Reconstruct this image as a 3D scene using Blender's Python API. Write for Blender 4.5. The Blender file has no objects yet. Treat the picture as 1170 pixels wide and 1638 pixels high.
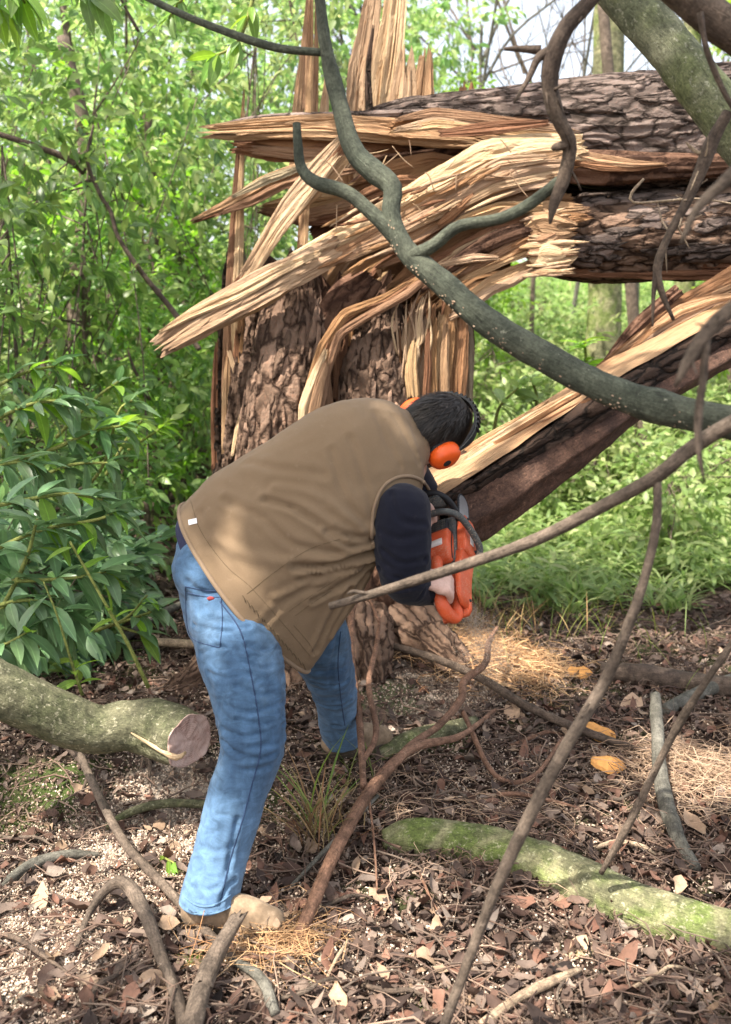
import bpy, math, random
import numpy as np
from mathutils import Vector, Matrix
from mathutils.bvhtree import BVHTree
import time
T00 = time.time()
rng = np.random.default_rng(11)
random.seed(5)
PI = math.pi
C = bpy.context.scene.collection
sc = bpy.context.scene
# ------------------------------------------------------------------ camera
FPX = 1477.0; PITCH = math.radians(9.3); CAMZ = 1.6
cd = bpy.data.cameras.new('camera'); cam = bpy.data.objects.new('camera', cd); C.objects.link(cam)
cam.location = (0, 0, CAMZ); cam.rotation_euler = (math.radians(90) - PITCH, 0, 0)
cd.sensor_fit = 'VERTICAL'; cd.angle = 2 * math.atan(819 / FPX)
cd.clip_start = 0.05; cd.clip_end = 400
sc.camera = cam
cd.dof.use_dof = True; cd.dof.focus_distance = 3.1; cd.dof.aperture_fstop = 1.9; cd.sensor_height = 24
# ------------------------------------------------------------------ light
SUN = np.array([-0.42, -0.36, 0.86]); SUN /= np.linalg.norm(SUN)
w = bpy.data.worlds.new('World'); sc.world = w; w.use_nodes = True
wn = w.node_tree.nodes; wl = w.node_tree.links
bg = wn['Background']; sky = wn.new('ShaderNodeTexSky'); sky.sky_type = 'NISHITA'
sky.sun_disc = False
sky.sun_elevation = math.asin(SUN[2]); sky.sun_rotation = math.atan2(SUN[0], SUN[1])
sky.air_density = 1.0; sky.dust_density = 6.0; sky.ozone_density = 0.6
wl.new(sky.outputs[0], bg.inputs[0]); bg.inputs[1].default_value = 0.11
cl = wn.new('ShaderNodeBackground'); cl.inputs[0].default_value = (1.0, 0.985, 0.94, 1); cl.inputs[1].default_value = 0.36   # bright thin cloud over the whole sky
ad = wn.new('ShaderNodeAddShader'); wl.new(bg.outputs[0], ad.inputs[0]); wl.new(cl.outputs[0], ad.inputs[1]); wl.new(ad.outputs[0], wn['World Output'].inputs[0])
sd = bpy.data.lights.new('sun', 'SUN'); so = bpy.data.objects.new('sun', sd); C.objects.link(so)
sd.energy = 5.0; sd.angle = math.radians(0.55); sd.color = (1, 0.93, 0.82)
so.rotation_euler = Vector(SUN).to_track_quat('Z', 'Y').to_euler(); so.location = (-6, -6, 14)
sc.view_settings.view_transform = 'Standard'; sc.view_settings.look = 'None'
sc.view_settings.exposure = 1.27; sc.view_settings.gamma = 1
sc.view_settings.use_curve_mapping = False
sc.render.engine = 'CYCLES'
sc.cycles.max_bounces = 7; sc.cycles.diffuse_bounces = 4; sc.cycles.transmission_bounces = 5
sc.cycles.use_denoising = True

# ------------------------------------------------------------------ maths
FW = np.array([0, math.cos(PITCH), -math.sin(PITCH)]); UP = np.array([0, math.sin(PITCH), math.cos(PITCH)])
CP = np.array([0, 0, CAMZ])
def ray(px, py):
    return FW + (px - 585) / FPX * np.array([1., 0, 0]) - (py - 819) / FPX * UP
def at(px, py, Y):
    d = ray(px, py); return CP + d * (Y / d[1])
def depth(p): return float(np.dot(np.asarray(p) - CP, FW))
def m_per_px(p): return depth(p) / FPX

def _h(ix, iy, iz, seed):
    n = (ix * 374761393 + iy * 668265263 + iz * 1440662683 + seed * 974634777) & 0xFFFFFFFF
    n = ((n ^ (n >> 13)) * 1274126177) & 0xFFFFFFFF
    return ((n ^ (n >> 16)) & 0xFFFFFF) / float(0xFFFFFF)
def vn(x, y=0., z=0., seed=0):
    x, y, z = np.broadcast_arrays(np.asarray(x, float), np.asarray(y, float), np.asarray(z, float))
    ix = np.floor(x).astype(np.int64); iy = np.floor(y).astype(np.int64); iz = np.floor(z).astype(np.int64)
    fx = x - ix; fy = y - iy; fz = z - iz
    fx = fx * fx * (3 - 2 * fx); fy = fy * fy * (3 - 2 * fy); fz = fz * fz * (3 - 2 * fz)
    r = 0
    for dx in (0, 1):
        for dy in (0, 1):
            for dz in (0, 1):
                wgt = (fx if dx else 1 - fx) * (fy if dy else 1 - fy) * (fz if dz else 1 - fz)
                r = r + wgt * _h(ix + dx, iy + dy, iz + dz, seed)
    return r
def fbm(x, y=0., z=0., o=4, seed=0):
    r = 0; a = 0.5; s = 1.0
    for k in range(o):
        r = r + a * vn(x * s, y * s, z * s, seed + k * 17); a *= 0.5; s *= 2.03
    return r / (1 - 0.5 ** o)
def worley(u, v, seed=0, wrap=None):
    iu = np.floor(u).astype(np.int64); iv = np.floor(v).astype(np.int64)
    F1 = np.full(u.shape, 9.); F2 = np.full(u.shape, 9.); ID = np.zeros(u.shape)
    for du in (-1, 0, 1):
        for dv in (-1, 0, 1):
            cu = iu + du; cv = iv + dv
            hu = cu % wrap if wrap else cu
            jx = _h(hu, cv, cv * 0, seed); jy = _h(hu, cv, cv * 0 + 7, seed)
            d = np.hypot(cu + 0.15 + jx * .7 - u, cv + 0.15 + jy * .7 - v)
            rid = _h(hu, cv, cv * 0 + 3, seed)
            new = d < F1
            F2 = np.where(new, F1, np.minimum(F2, d)); ID = np.where(new, rid, ID); F1 = np.where(new, d, F1)
    return F1, F2, ID
def sstep(a, b, x):
    t = np.clip((x - a) / (b - a), 0, 1); return t * t * (3 - 2 * t)
def hgt(x, y):
    x = np.asarray(x, float); y = np.asarray(y, float)
    h = 0.05 * (fbm(x * 1.3, y * 1.3, 0, 3, 5) - .5) + 0.035 * (fbm(x * 5, y * 5, 0, 3, 9) - .5)
    r2 = (x + 0.15) ** 2 + (y - 5.0) ** 2
    h = h + 0.20 * np.exp(-r2 / 1.6)
    h = h + 0.20 * np.maximum(0, y - 7.5) * sstep(7.5, 10, y) * (1 - sstep(26, 34, y)) + sstep(26, 34, y) * 4.2
    h = h + 0.10 * np.exp(-((y - (3.35 - 0.10 * x)) / 0.28) ** 2) * sstep(0.25, -0.6, x)
    return h
def ground(px, py, up=0.0):
    d = ray(px, py); t = 1.0
    for k in range(60):
        p = CP + d * t; dz = p[2] - float(hgt(p[0], p[1]))
        if d[2] >= -0.01: break
        t += dz / -d[2] * 0.8
        t = min(t, 60)
    p = CP + d * t; p[2] = float(hgt(p[0], p[1])) + up
    return p

# ------------------------------------------------------------------ objects
def props(o, label=None, cat=None, group=None, kind=None):
    if label: o['label'] = label
    if cat: o['category'] = cat
    if group: o['group'] = group
    if kind: o['kind'] = kind
    return o
def empty(name, loc, label, cat, group=None):
    o = bpy.data.objects.new(name, None); C.objects.link(o); o.location = tuple(map(float, loc))
    o.empty_display_size = 0.1
    return props(o, label, cat, group)
def link(name, me, parent=None, loc=None):
    o = bpy.data.objects.new(name, me); C.objects.link(o)
    if parent is not None:
        o.parent = parent; o.matrix_parent_inverse = Matrix.Translation(-Vector(parent.location)) 
    return o
def mkmesh(name, V, F, mat, uv=None, smooth=True, T=None):
    V = np.ascontiguousarray(V, dtype=np.float32)
    me = bpy.data.meshes.new(name)
    F = np.asarray(F, dtype=np.int32) if F is not None and len(F) else np.zeros((0, 4), np.int32)
    T = np.asarray(T, dtype=np.int32) if T is not None and len(T) else np.zeros((0, 3), np.int32)
    k = F.shape[1] if len(F) else 4
    loops = np.concatenate([F.ravel(), T.ravel()]).astype(np.int32)
    me.vertices.add(len(V)); me.vertices.foreach_set('co', V.ravel())
    me.loops.add(len(loops)); me.loops.foreach_set('vertex_index', loops)
    n = len(F) + len(T)
    st = np.concatenate([np.arange(len(F)) * k, len(F) * k + np.arange(len(T)) * 3]).astype(np.int32)
    me.polygons.add(n); me.polygons.foreach_set('loop_start', st)
    if uv is not None:
        l = me.uv_layers.new(name='UVMap'); l.data.foreach_set('uv', np.asarray(uv, np.float32)[loops].ravel())
    me.update(calc_edges=True); me.validate()
    me.polygons.foreach_set('use_smooth', np.full(len(me.polygons), smooth)); 
    if mat is not None:
        for m in (mat if isinstance(mat, (list, tuple)) else [mat]): me.materials.append(m)
    me.update()
    return me
XF = None
def obj(name, V, F, mat, parent=None, uv=None, smooth=True, T=None, **kw):
    """parent coordinates are world coordinates; origin moved to the piece's centre"""
    V = np.asarray(V, float)
    if XF is not None: V = XF(V)
    c = (V.min(0) + V.max(0)) / 2
    o = link(name, mkmesh(name, V - c, F, mat, uv, smooth, T), parent)
    o.location = tuple(map(float, c))
    return props(o, **kw)

# ------------------------------------------------------------------ sweep
def crom(P, n):
    P = np.asarray(P, float); k = len(P)
    if k == 2: 
        t = np.linspace(0, 1, n)[:, None]; return P[0] * (1 - t) + P[1] * t
    Q = np.vstack([2 * P[0] - P[1], P, 2 * P[-1] - P[-2]])
    t = np.linspace(0, k - 1, n); i = np.minimum(t.astype(int), k - 2); f = (t - i)[:, None]
    a, b, c, d = Q[i], Q[i + 1], Q[i + 2], Q[i + 3]
    return 0.5 * (2 * b + (c - a) * f + (2 * a - 5 * b + 4 * c - d) * f ** 2 + (3 * b - a - 3 * c + d) * f ** 3)
class Tube:
    def __init__(s, P, R, view=(0, 1, 0), N=240, kink=0.):
        P = [np.asarray(p, float) for p in P]
        R = np.array([(r, r) if np.isscalar(r) else r for r in R], float)
        if len(R) != len(P):
            R = np.stack([np.interp(np.linspace(0, 1, len(P)), np.linspace(0, 1, len(R)), R[:, k]) for k in (0, 1)], 1)
        X = crom(P, N)
        if kink:
            t_ = np.linspace(0, len(P) - 1, N); L_ = np.stack([np.interp(t_, np.arange(len(P)), np.array(P)[:, k]) for k in range(3)], 1); X = X * (1 - kink) + L_ * kink
        Rr = np.maximum(crom(R, N), 1e-4)
        d = np.r_[0, np.cumsum(np.linalg.norm(np.diff(X, axis=0), axis=1))]
        s.L = d[-1]; g = np.linspace(0, s.L, N)
        s.X = np.stack([np.interp(g, d, X[:, k]) for k in range(3)], 1)
        s.R = np.stack([np.interp(g, d, Rr[:, k]) for k in range(2)], 1)
        T = np.gradient(s.X, axis=0); T /= np.linalg.norm(T, axis=1)[:, None] + 1e-12
        v = np.asarray(view, float); A = np.cross(T, v); nA = np.linalg.norm(A, axis=1)
        bad = nA < 0.15
        A[bad] = np.cross(T[bad], (1, 0, 0.2)) if bad.any() else A[bad]
        A /= np.linalg.norm(A, axis=1)[:, None] + 1e-12
        for k in range(1, N):
            if np.dot(A[k], A[k - 1]) < 0: A[k] *= -1
        s.T = T; s.A = A; s.B = np.cross(T, A); s.N = N
    def _i(s, arr, t):
        x = np.clip(t, 0, 1) * (s.N - 1); i = np.minimum(x.astype(int), s.N - 2); f = (x - i)[..., None]
        return arr[i] * (1 - f) + arr[i + 1] * f
    def pt(s, t, th, off=0.0):
        t = np.asarray(t, float); th = np.asarray(th, float); t, th = np.broadcast_arrays(t, th)
        r = s._i(s.R, t); off = np.asarray(off)
        a = (r[..., 0] + off) * np.cos(th); b = (r[..., 1] + off) * np.sin(th)
        return s._i(s.X, t) + s._i(s.A, t) * a[..., None] + s._i(s.B, t) * b[..., None]
def tmesh(tb, nr, ns, disp=None, jag=(0, 0), jf=9, th0=-PI / 2, th1=3 * PI / 2, cap=True, seed=0):
    full = abs(th1 - th0 - 2 * PI) < 1e-6
    th = np.linspace(th0, th1, ns + 1); t = np.linspace(0, 1, nr)
    Tt, Th = np.meshgrid(t, th, indexing='ij')
    if jag[0] or jag[1]:
        q = np.cos(Th) * jf * .35 + 31, np.sin(Th) * jf * .35 + 17
        n0 = fbm(q[0], q[1], 0, 3, seed + 1) ; n1 = fbm(q[0], q[1], 5, 3, seed + 2)
        n0 = np.clip((n0 - .25) * 2, 0, 1); n1 = np.clip((n1 - .25) * 2, 0, 1)
        Tt = jag[0] * n0 + Tt * (1 - jag[0] * n0 - jag[1] * n1)
    rav = tb._i(tb.R, Tt).mean(-1)
    off = disp(Tt, Th, rav) if disp else 0.0
    V = tb.pt(Tt, Th, off)
    uv = np.stack([Th * tb.R.mean(), Tt * tb.L], -1)
    i = np.arange(nr - 1)[:, None] * (ns + 1) + np.arange(ns)[None]
    F = np.stack([i, i + 1, i + ns + 2, i + ns + 1], -1).reshape(-1, 4)
    V = V.reshape(-1, 3); uv = uv.reshape(-1, 2); T = []
    if cap and full:
        n = len(V)
        c0 = V[:ns].mean(0); c1 = V[-ns - 1:-1].mean(0)
        V = np.vstack([V, c0, c1]); uv = np.vstack([uv, uv[0], uv[n - 1]])
        a = np.arange(ns); b = (nr - 1) * (ns + 1) + a
        T = np.vstack([np.stack([a + 1, a, a * 0 + n], 1), np.stack([b, b + 1, b * 0 + n + 1], 1)])
    return V, F, uv, T
def join(parts):
    Vs, Fs, Us, Ts = [], [], [], []; n = 0
    for V, F, U, T in parts:
        Vs.append(V); Us.append(U)
        if F is not None and len(F): Fs.append(np.asarray(F) + n)
        if T is not None and len(T): Ts.append(np.asarray(T) + n)
        n += len(V)
    return np.vstack(Vs), (np.vstack(Fs) if Fs else None), np.vstack(Us), (np.vstack(Ts) if Ts else None)

# ------------------------------------------------------------------ batches of small pieces
def rots(ax, ay, az):
    cx, sx, cy, sy, cz, sz = np.cos(ax), np.sin(ax), np.cos(ay), np.sin(ay), np.cos(az), np.sin(az)
    M = np.empty((len(ax), 3, 3))
    M[:, 0, 0] = cz * cy; M[:, 0, 1] = cz * sy * sx - sz * cx; M[:, 0, 2] = cz * sy * cx + sz * sx
    M[:, 1, 0] = sz * cy; M[:, 1, 1] = sz * sy * sx + cz * cx; M[:, 1, 2] = sz * sy * cx - cz * sx
    M[:, 2, 0] = -sy; M[:, 2, 1] = cy * sx; M[:, 2, 2] = cy * cx
    return M
def batch(tpl, pos, M, sc_):
    V, F, U = tpl; k = len(pos); n = len(V)
    sc_ = np.asarray(sc_, float)
    if sc_.ndim == 1: sc_ = sc_[:, None]
    W = np.einsum('kij,knj->kni', M, V[None] * sc_[:, None, :]) + pos[:, None, :]
    FF = (np.asarray(F)[None] + (np.arange(k) * n)[:, None, None]).reshape(-1, np.asarray(F).shape[1])
    return W.reshape(-1, 3), FF, np.tile(U, (k, 1)), None
def leaf_tpl(L=1.0, W=0.36, rows=4, fold=0.25, droop=0.25, tip=1.0, curl=0.0):
    """leaf along +x, 3 columns"""
    x = np.linspace(0, 1, rows + 1)
    wd = W * 0.5 * np.sin(PI * np.clip(x, 0.02, 1) ** 0.85) ** 0.8; wd[0] = W * 0.03; wd[-1] = W * 0.01
    V = []; U = []
    for i, xx in enumerate(x):
        z = -droop * xx * xx * L + curl * math.sin(xx * 5) * .08
        for j, s in enumerate((-1, 0, 1)):
            V.append((xx * L * (1 - droop * .2 * xx), s * wd[i] * L, z + abs(s) * wd[i] * L * fold)); U.append((xx, s * wd[i] / W + .5))
    F = []
    for i in range(rows):
        for j in (0, 1):
            a = i * 3 + j; F.append((a, a + 1, a + 4, a + 3))
    return np.array(V), np.array(F), np.array(U)
# ------------------------------------------------------------------ materials
class NT:
    def __init__(s, name, rough=0.7, spec=0.3):
        s.m = bpy.data.materials.new(name); s.m.use_nodes = True; s.t = s.m.node_tree; s.n = s.t.nodes
        s.p = s.n['Principled BSDF']; s.p.inputs['Roughness'].default_value = rough
        s.p.inputs['Specular IOR Level'].default_value = spec
        s.tc = s.n.new('ShaderNodeTexCoord')
    def l(s, a, b): s.t.links.new(a, b)
    def map(s, src='Object', scale=(1, 1, 1)):
        m = s.n.new('ShaderNodeMapping'); m.inputs['Scale'].default_value = scale
        s.l(s.tc.outputs[src], m.inputs[0]); return m.outputs[0]
    def noise(s, vec, sc_=5, det=4, rough=.6, dist=0, out=0):
        n = s.n.new('ShaderNodeTexNoise'); n.inputs['Scale'].default_value = sc_; n.inputs['Detail'].default_value = det
        n.inputs['Roughness'].default_value = rough; n.inputs['Distortion'].default_value = dist
        s.l(vec, n.inputs['Vector']); return n.outputs[out]
    def vor(s, vec, sc_=5, feat='F1', out='Distance'):
        n = s.n.new('ShaderNodeTexVoronoi'); n.feature = feat; n.inputs['Scale'].default_value = sc_
        s.l(vec, n.inputs['Vector']); return n.outputs[out]
    def ramp(s, fac, stops):
        r = s.n.new('ShaderNodeValToRGB'); e = r.color_ramp.elements
        while len(e) < len(stops): e.new(0.5)
        for k, (p, c) in enumerate(stops):
            e[k].position = p; e[k].color = (c, c, c, 1) if np.isscalar(c) else (*c, 1)
        s.l(fac, r.inputs[0]); return r.outputs[0]
    def mix(s, fac, a, b, mode='MIX'):
        m = s.n.new('ShaderNodeMix'); m.data_type = 'RGBA'; m.blend_type = mode; m.clamp_factor = True
        for sock, v in ((m.inputs[0], fac), (m.inputs[6], a), (m.inputs[7], b)):
            if hasattr(v, 'is_linked'): s.l(v, sock)
            elif np.isscalar(v): sock.default_value = v if sock == m.inputs[0] else (v, v, v, 1)
            else: sock.default_value = (*v, 1)
        return m.outputs[2]
    def math(s, op, a, b=0.0):
        m = s.n.new('ShaderNodeMath'); m.operation = op
        for k, v in enumerate((a, b)):
            if hasattr(v, 'is_linked'): s.l(v, m.inputs[k])
            else: m.inputs[k].default_value = v
        return m.outputs[0]
    def rand(s):
        o = s.n.new('ShaderNodeObjectInfo'); return o.outputs['Random']
    def isl(s):
        g = s.n.new('ShaderNodeNewGeometry'); return g.outputs['Random Per Island']
    def bump(s, h, st=.4, d=.01):
        b = s.n.new('ShaderNodeBump'); b.inputs['Strength'].default_value = st; b.inputs['Distance'].default_value = d
        s.l(h, b.inputs['Height']); s.l(b.outputs[0], s.p.inputs['Normal']); return b
    def col(s, c):
        if hasattr(c, 'is_linked'): s.l(c, s.p.inputs['Base Color'])
        else: s.p.inputs['Base Color'].default_value = (*c, 1)
        return s
    def hsv(s, c, h=None, v=None, sat=None):
        n = s.n.new('ShaderNodeHueSaturation'); s.l(c, n.inputs['Color'])
        for nm, x in (('Hue', h), ('Value', v), ('Saturation', sat)):
            if x is None: continue
            if hasattr(x, 'is_linked'): s.l(x, n.inputs[nm])
            else: n.inputs[nm].default_value = x
        return n.outputs[0]
    def mr(s, x, a, b):
        n = s.n.new('ShaderNodeMapRange'); s.l(x, n.inputs[0]); n.inputs[3].default_value = a; n.inputs[4].default_value = b
        return n.outputs[0]

def wood_mat(name, c0, c1, c2, c3):
    t = NT(name, .72, .2)
    fib = t.noise(t.map('UV', (95, 7, 1)), 1, 5, .7, .8)
    med = t.noise(t.map('UV', (15, 2.2, 1)), 1, 5, .65, 1.0)
    big = t.noise(t.map('UV', (5, 1.1, 1)), 1, 3, .5, .4)
    c = t.ramp(med, [(.30, c1), (.47, c0), (.60, c0), (.72, c2)])
    c = t.mix(t.ramp(big, [(.42, 0.), (.66, .75)]), c, c2)
    c = t.mix(t.ramp(fib, [(.28, .6), (.42, 0.)]), c, c3)
    spk = t.noise(t.map('Object', (38, 38, 38)), 1, 3, .7)
    c = t.mix(t.ramp(spk, [(.60, 0.), (.70, .55)]), c, c2)
    c = t.mix(t.ramp(med, [(.26, .8), (.36, 0.)]), c, c3)
    c = t.hsv(c, v=t.mr(t.rand(), .68, 1.2), h=t.mr(t.rand(), .49, .51))
    t.col(c)
    h = t.math('ADD', t.math('MULTIPLY', fib, 1.0), t.math('MULTIPLY', med, 1.0))
    t.bump(h, 1.0, .018); return t.m
M = {}
M['wood_pale'] = wood_mat('fresh_pale_wood', (.56, .39, .25), (.48, .31, .18), (.44, .245, .125), (.23, .12, .065))
M['wood_tan'] = wood_mat('fresh_tan_wood', (.48, .30, .17), (.38, .215, .115), (.30, .145, .07), (.12, .058, .032))
M['wood_orange'] = wood_mat('orange_heartwood', (.33, .17, .085), (.25, .115, .055), (.17, .07, .036), (.05, .022, .013))
M['wood_dark'] = wood_mat('dark_wood', (.20, .10, .052), (.135, .062, .032), (.08, .037, .02), (.028, .014, .009))
M['wood_grey'] = wood_mat('weathered_grey_wood', (.38, .30, .20), (.28, .20, .13), (.20, .13, .08), (.08, .05, .03))

def bark_mat(name, plate, plate2, crack, red, sx=1.0):
    t = NT(name, .9, .15)
    v = t.map('UV', (26 * sx, 9 * sx, 1))
    n = t.noise(v, .35, 5, .65, .6)
    vv = t.n.new('ShaderNodeMix'); vv.data_type = 'VECTOR'
    nn = t.noise(t.map('UV', (30, 20, 1)), 1.0, 3, .5, 0, 1)
    add = t.n.new('ShaderNodeVectorMath'); add.operation = 'MULTIPLY_ADD'; t.l(nn, add.inputs[0]); add.inputs[1].default_value = (.9, .9, 0); t.l(v, add.inputs[2])
    e = t.vor(add.outputs[0], .75, 'DISTANCE_TO_EDGE')
    cell = t.vor(add.outputs[0], .75, 'F1', 'Color')
    fine = t.noise(t.map('UV', (160, 60, 1)), 1, 5, .7)
    c = t.mix(t.ramp(n, [(.35, 0.), (.62, 1.)]), plate, plate2)
    c = t.mix(t.ramp(fine, [(.52, 0.), (.7, .7)]), c, red)
    sep = t.n.new('ShaderNodeSeparateColor'); t.l(cell, sep.inputs[0])
    c = t.hsv(c, v=t.mr(sep.outputs[0], .65, 1.35))
    c = t.mix(t.ramp(e, [(.02, .92), (.13, 0.)]), c, crack)
    c = t.hsv(c, v=t.mr(t.rand(), .75, 1.25))
    t.col(c)
    h = t.math('ADD', t.math('MULTIPLY', t.ramp(e, [(0, 0.), (.2, 1.)]), 1.2), t.math('MULTIPLY', fine, .7))
    t.bump(h, .9, .014); return t.m
M['bark'] = bark_mat('fissured_grey_bark', (.125, .095, .083), (.205, .158, .137), (.03, .022, .018), (.20, .11, .085))
M['bark_brown'] = bark_mat('fissured_brown_bark', (.145, .092, .064), (.225, .15, .108), (.035, .02, .014), (.30, .155, .10))
M['bark_dark'] = bark_mat('dark_bark', (.045, .03, .024), (.085, .055, .04), (.012, .009, .007), (.09, .045, .03))
M['bark_red'] = bark_mat('red_inner_bark', (.19, .105, .068), (.14, .075, .05), (.05, .025, .017), (.28, .16, .11), .7)
M['bark_rot'] = bark_mat('rotten_brown_face', (.085, .045, .032), (.055, .030, .022), (.025, .014, .010), (.14, .07, .045), .7)

def smooth_bark(name, c0, c1, spot, moss=None, spot_t=.60, pale=None):
    t = NT(name, .75, .25)
    n = t.noise(t.map('Object', (6, 6, 6)), 1, 5, .6)
    c = t.ramp(n, [(.32, c0), (.68, c1)])
    if moss is not None:
        a = t.noise(t.map('Object', (3.2, 3.2, 3.2)), 1, 4, .65, .5)
        c = t.mix(t.ramp(a, [(.47, 0.), (.60, .9)]), c, moss)
    if pale is not None:
        a = t.noise(t.map('Object', (4.5, 4.5, 4.5)), 1.3, 3, .6, 1.2)
        c = t.mix(t.ramp(a, [(.50, 0.), (.66, .75)]), c, pale)
    sp = t.noise(t.map('Object', (55, 55, 55)), 1, 3, .7)
    c = t.mix(t.ramp(sp, [(spot_t, 0.), (spot_t + .06, .8)]), c, spot)
    f = t.noise(t.map('Object', (130, 130, 130)), 1, 4, .75)
    g_ = t.noise(t.map('Object', (24, 24, 24)), 1, 5, .7, .4)
    st = t.noise(t.map('UV', (170, 26, 1)), 1, 5, .7, .5)
    c = t.hsv(c, v=t.ramp(f, [(.3, .55), (.7, 1.4)]))
    c = t.hsv(c, v=t.ramp(g_, [(.34, .62), (.66, 1.3)]))
    c = t.hsv(c, v=t.ramp(st, [(.30, .50), (.46, 1.05), (.7, 1.25)]))
    t.col(c); t.bump(t.math('ADD', t.math('ADD', t.math('MULTIPLY', f, .4), g_), st), .9, .006); return t.m
M['limb'] = smooth_bark('smooth_grey_green_bark', (.052, .060, .043), (.095, .102, .073), (.30, .30, .23), None, .67)
M['mossy'] = smooth_bark('mossy_log_bark', (.085, .085, .045), (.16, .155, .085), (.33, .32, .20), (.12, .16, .04), .58, (.30, .275, .16))
M['mossylimb'] = smooth_bark('lichened_trunk_bark', (.11, .12, .07), (.20, .20, .13), (.33, .33, .24), (.14, .16, .07), .60)
M['greylog'] = smooth_bark('cut_log_bark', (.10, .10, .058), (.175, .165, .10), (.33, .31, .21), (.085, .092, .045), .58)
M['twig'] = smooth_bark('brown_twig_bark', (.075, .056, .042), (.155, .118, .09), (.25, .20, .155), None, .66)
M['twig_dark'] = smooth_bark('dark_dead_bark', (.055, .038, .03), (.13, .095, .07), (.22, .18, .13), None, .68)
M['twig_red'] = smooth_bark('red_brown_root_bark', (.13, .07, .045), (.26, .145, .095), (.36, .24, .16), None, .64)
M['twig_grey'] = smooth_bark('grey_stick_bark', (.085, .080, .065), (.16, .15, .125), (.26, .245, .20), None, .64)
M['twig_pale'] = smooth_bark('pale_dry_stick', (.30, .22, .15), (.42, .32, .22), (.2, .13, .09), None, .66)
M['crumbly'] = smooth_bark('crumbly_brown_rotten_wood', (.062, .034, .025), (.115, .062, .042), (.20, .11, .07), None, .62)
M['stem_green'] = smooth_bark('green_stem', (.16, .20, .05), (.28, .29, .08), (.25, .17, .08), None, .64)

def leaf_mat(name, c0, c1, c2, trans=.45, rough=.38, veins=.5):
    t = NT(name, rough, .45)
    c = t.ramp(t.isl(), [(0, c0), (.55, c1), (1, c2)])
    uv = t.n.new('ShaderNodeSeparateXYZ'); t.l(t.tc.outputs['UV'], uv.inputs[0])
    mid = t.math('ABSOLUTE', t.math('SUBTRACT', uv.outputs[1], .5))
    c = t.mix(t.ramp(mid, [(.012, veins), (.05, 0.)]), c, tuple(min(1, x * 2.0) for x in c1))
    c = t.hsv(c, v=t.mr(t.noise(t.map('Object', (9, 9, 9)), 1, 2), .75, 1.25))
    c = t.hsv(c, v=t.mr(t.rand(), .8, 1.2), h=t.mr(t.rand(), .485, .51))
    t.col(c)
    tr = t.n.new('ShaderNodeBsdfTranslucent'); cc = t.hsv(c, v=1.5, sat=1.1); t.l(cc, tr.inputs[0])
    mx = t.n.new('ShaderNodeMixShader'); mx.inputs[0].default_value = trans
    t.l(t.p.outputs[0], mx.inputs[1]); t.l(tr.outputs[0], mx.inputs[2])
    t.l(mx.outputs[0], t.n['Material Output'].inputs[0])
    return t.m
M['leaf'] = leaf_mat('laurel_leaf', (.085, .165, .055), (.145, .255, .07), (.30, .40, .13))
M['leaf_far'] = leaf_mat('hazy_far_leaf', (.13, .225, .085), (.22, .33, .11), (.40, .48, .20), .5, .55, 0)  # paler leaf colours stand in for haze over the background
M['leaf_blue'] = leaf_mat('glossy_laurel_leaf', (.07, .14, .075), (.115, .205, .09), (.20, .31, .12), .25, .30, .6)
M['leaf_lime'] = leaf_mat('young_lime_leaf', (.14, .26, .035), (.19, .33, .05), (.27, .38, .08), .5, .4, .5)
M['cover'] = leaf_mat('ground_cover_leaf', (.15, .24, .075), (.23, .33, .11), (.38, .43, .20), .45, .45, .3)

def litter_mat(name, stops, rough=.75):
    t = NT(name, rough, .3)
    c = t.ramp(t.isl(), stops)
    t.t.nodes[-1].color_ramp.interpolation = 'CONSTANT' if False else 'LINEAR'
    n = t.noise(t.map('Object', (70, 70, 70)), 1, 4, .7)
    c = t.hsv(c, v=t.mr(n, .55, 1.45))
    c = t.hsv(c, v=t.mr(t.rand(), .75, 1.3))
    t.col(c); t.bump(n, .5, .004); return t.m
M['litter'] = litter_mat('dead_leaf_litter', [(0, (.022, .015, .013)), (.18, (.11, .058, .040)), (.34, (.042, .028, .023)), (.5, (.165, .108, .082)), (.64, (.055, .036, .03)), (.78, (.25, .185, .145)), (.88, (.075, .05, .041)), (1, (.36, .29, .235))])
M['litter_red'] = litter_mat('red_brown_dead_leaf', [(0, (.13, .062, .043)), (.5, (.20, .105, .072)), (1, (.10, .055, .042))])
M['litter_pale'] = litter_mat('pale_tan_dead_leaf', [(0, (.40, .28, .19)), (.5, (.30, .20, .13)), (1, (.50, .37, .27))])
M['chip'] = litter_mat('sawdust_chip', [(0, (.42, .32, .24)), (.5, (.62, .52, .42)), (1, (.30, .21, .15))])
M['shaving'] = litter_mat('stringy_wood_shaving', [(0, (.48, .27, .13)), (.5, (.60, .40, .22)), (1, (.36, .18, .08))])
M['straw'] = litter_mat('pale_dry_fibre', [(0, (.46, .31, .20)), (.5, (.60, .44, .31)), (1, (.33, .2, .13))])
M['orange_chip'] = litter_mat('orange_wood_chip', [(0, (.50, .22, .06)), (1, (.60, .31, .10))])
M['grass'] = leaf_mat('grass_blade', (.12, .19, .04), (.2, .26, .06), (.30, .25, .09), .4, .5, 0)
M['grass_dry'] = litter_mat('dry_reddish_grass', [(0, (.30, .15, .07)), (.5, (.38, .25, .12)), (1, (.22, .22, .07))])
M['stick_stuff'] = litter_mat('small_stick_bark', [(0, (.08, .05, .04)), (.4, (.2, .13, .095)), (.7, (.12, .09, .07)), (1, (.32, .22, .16))])

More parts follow.
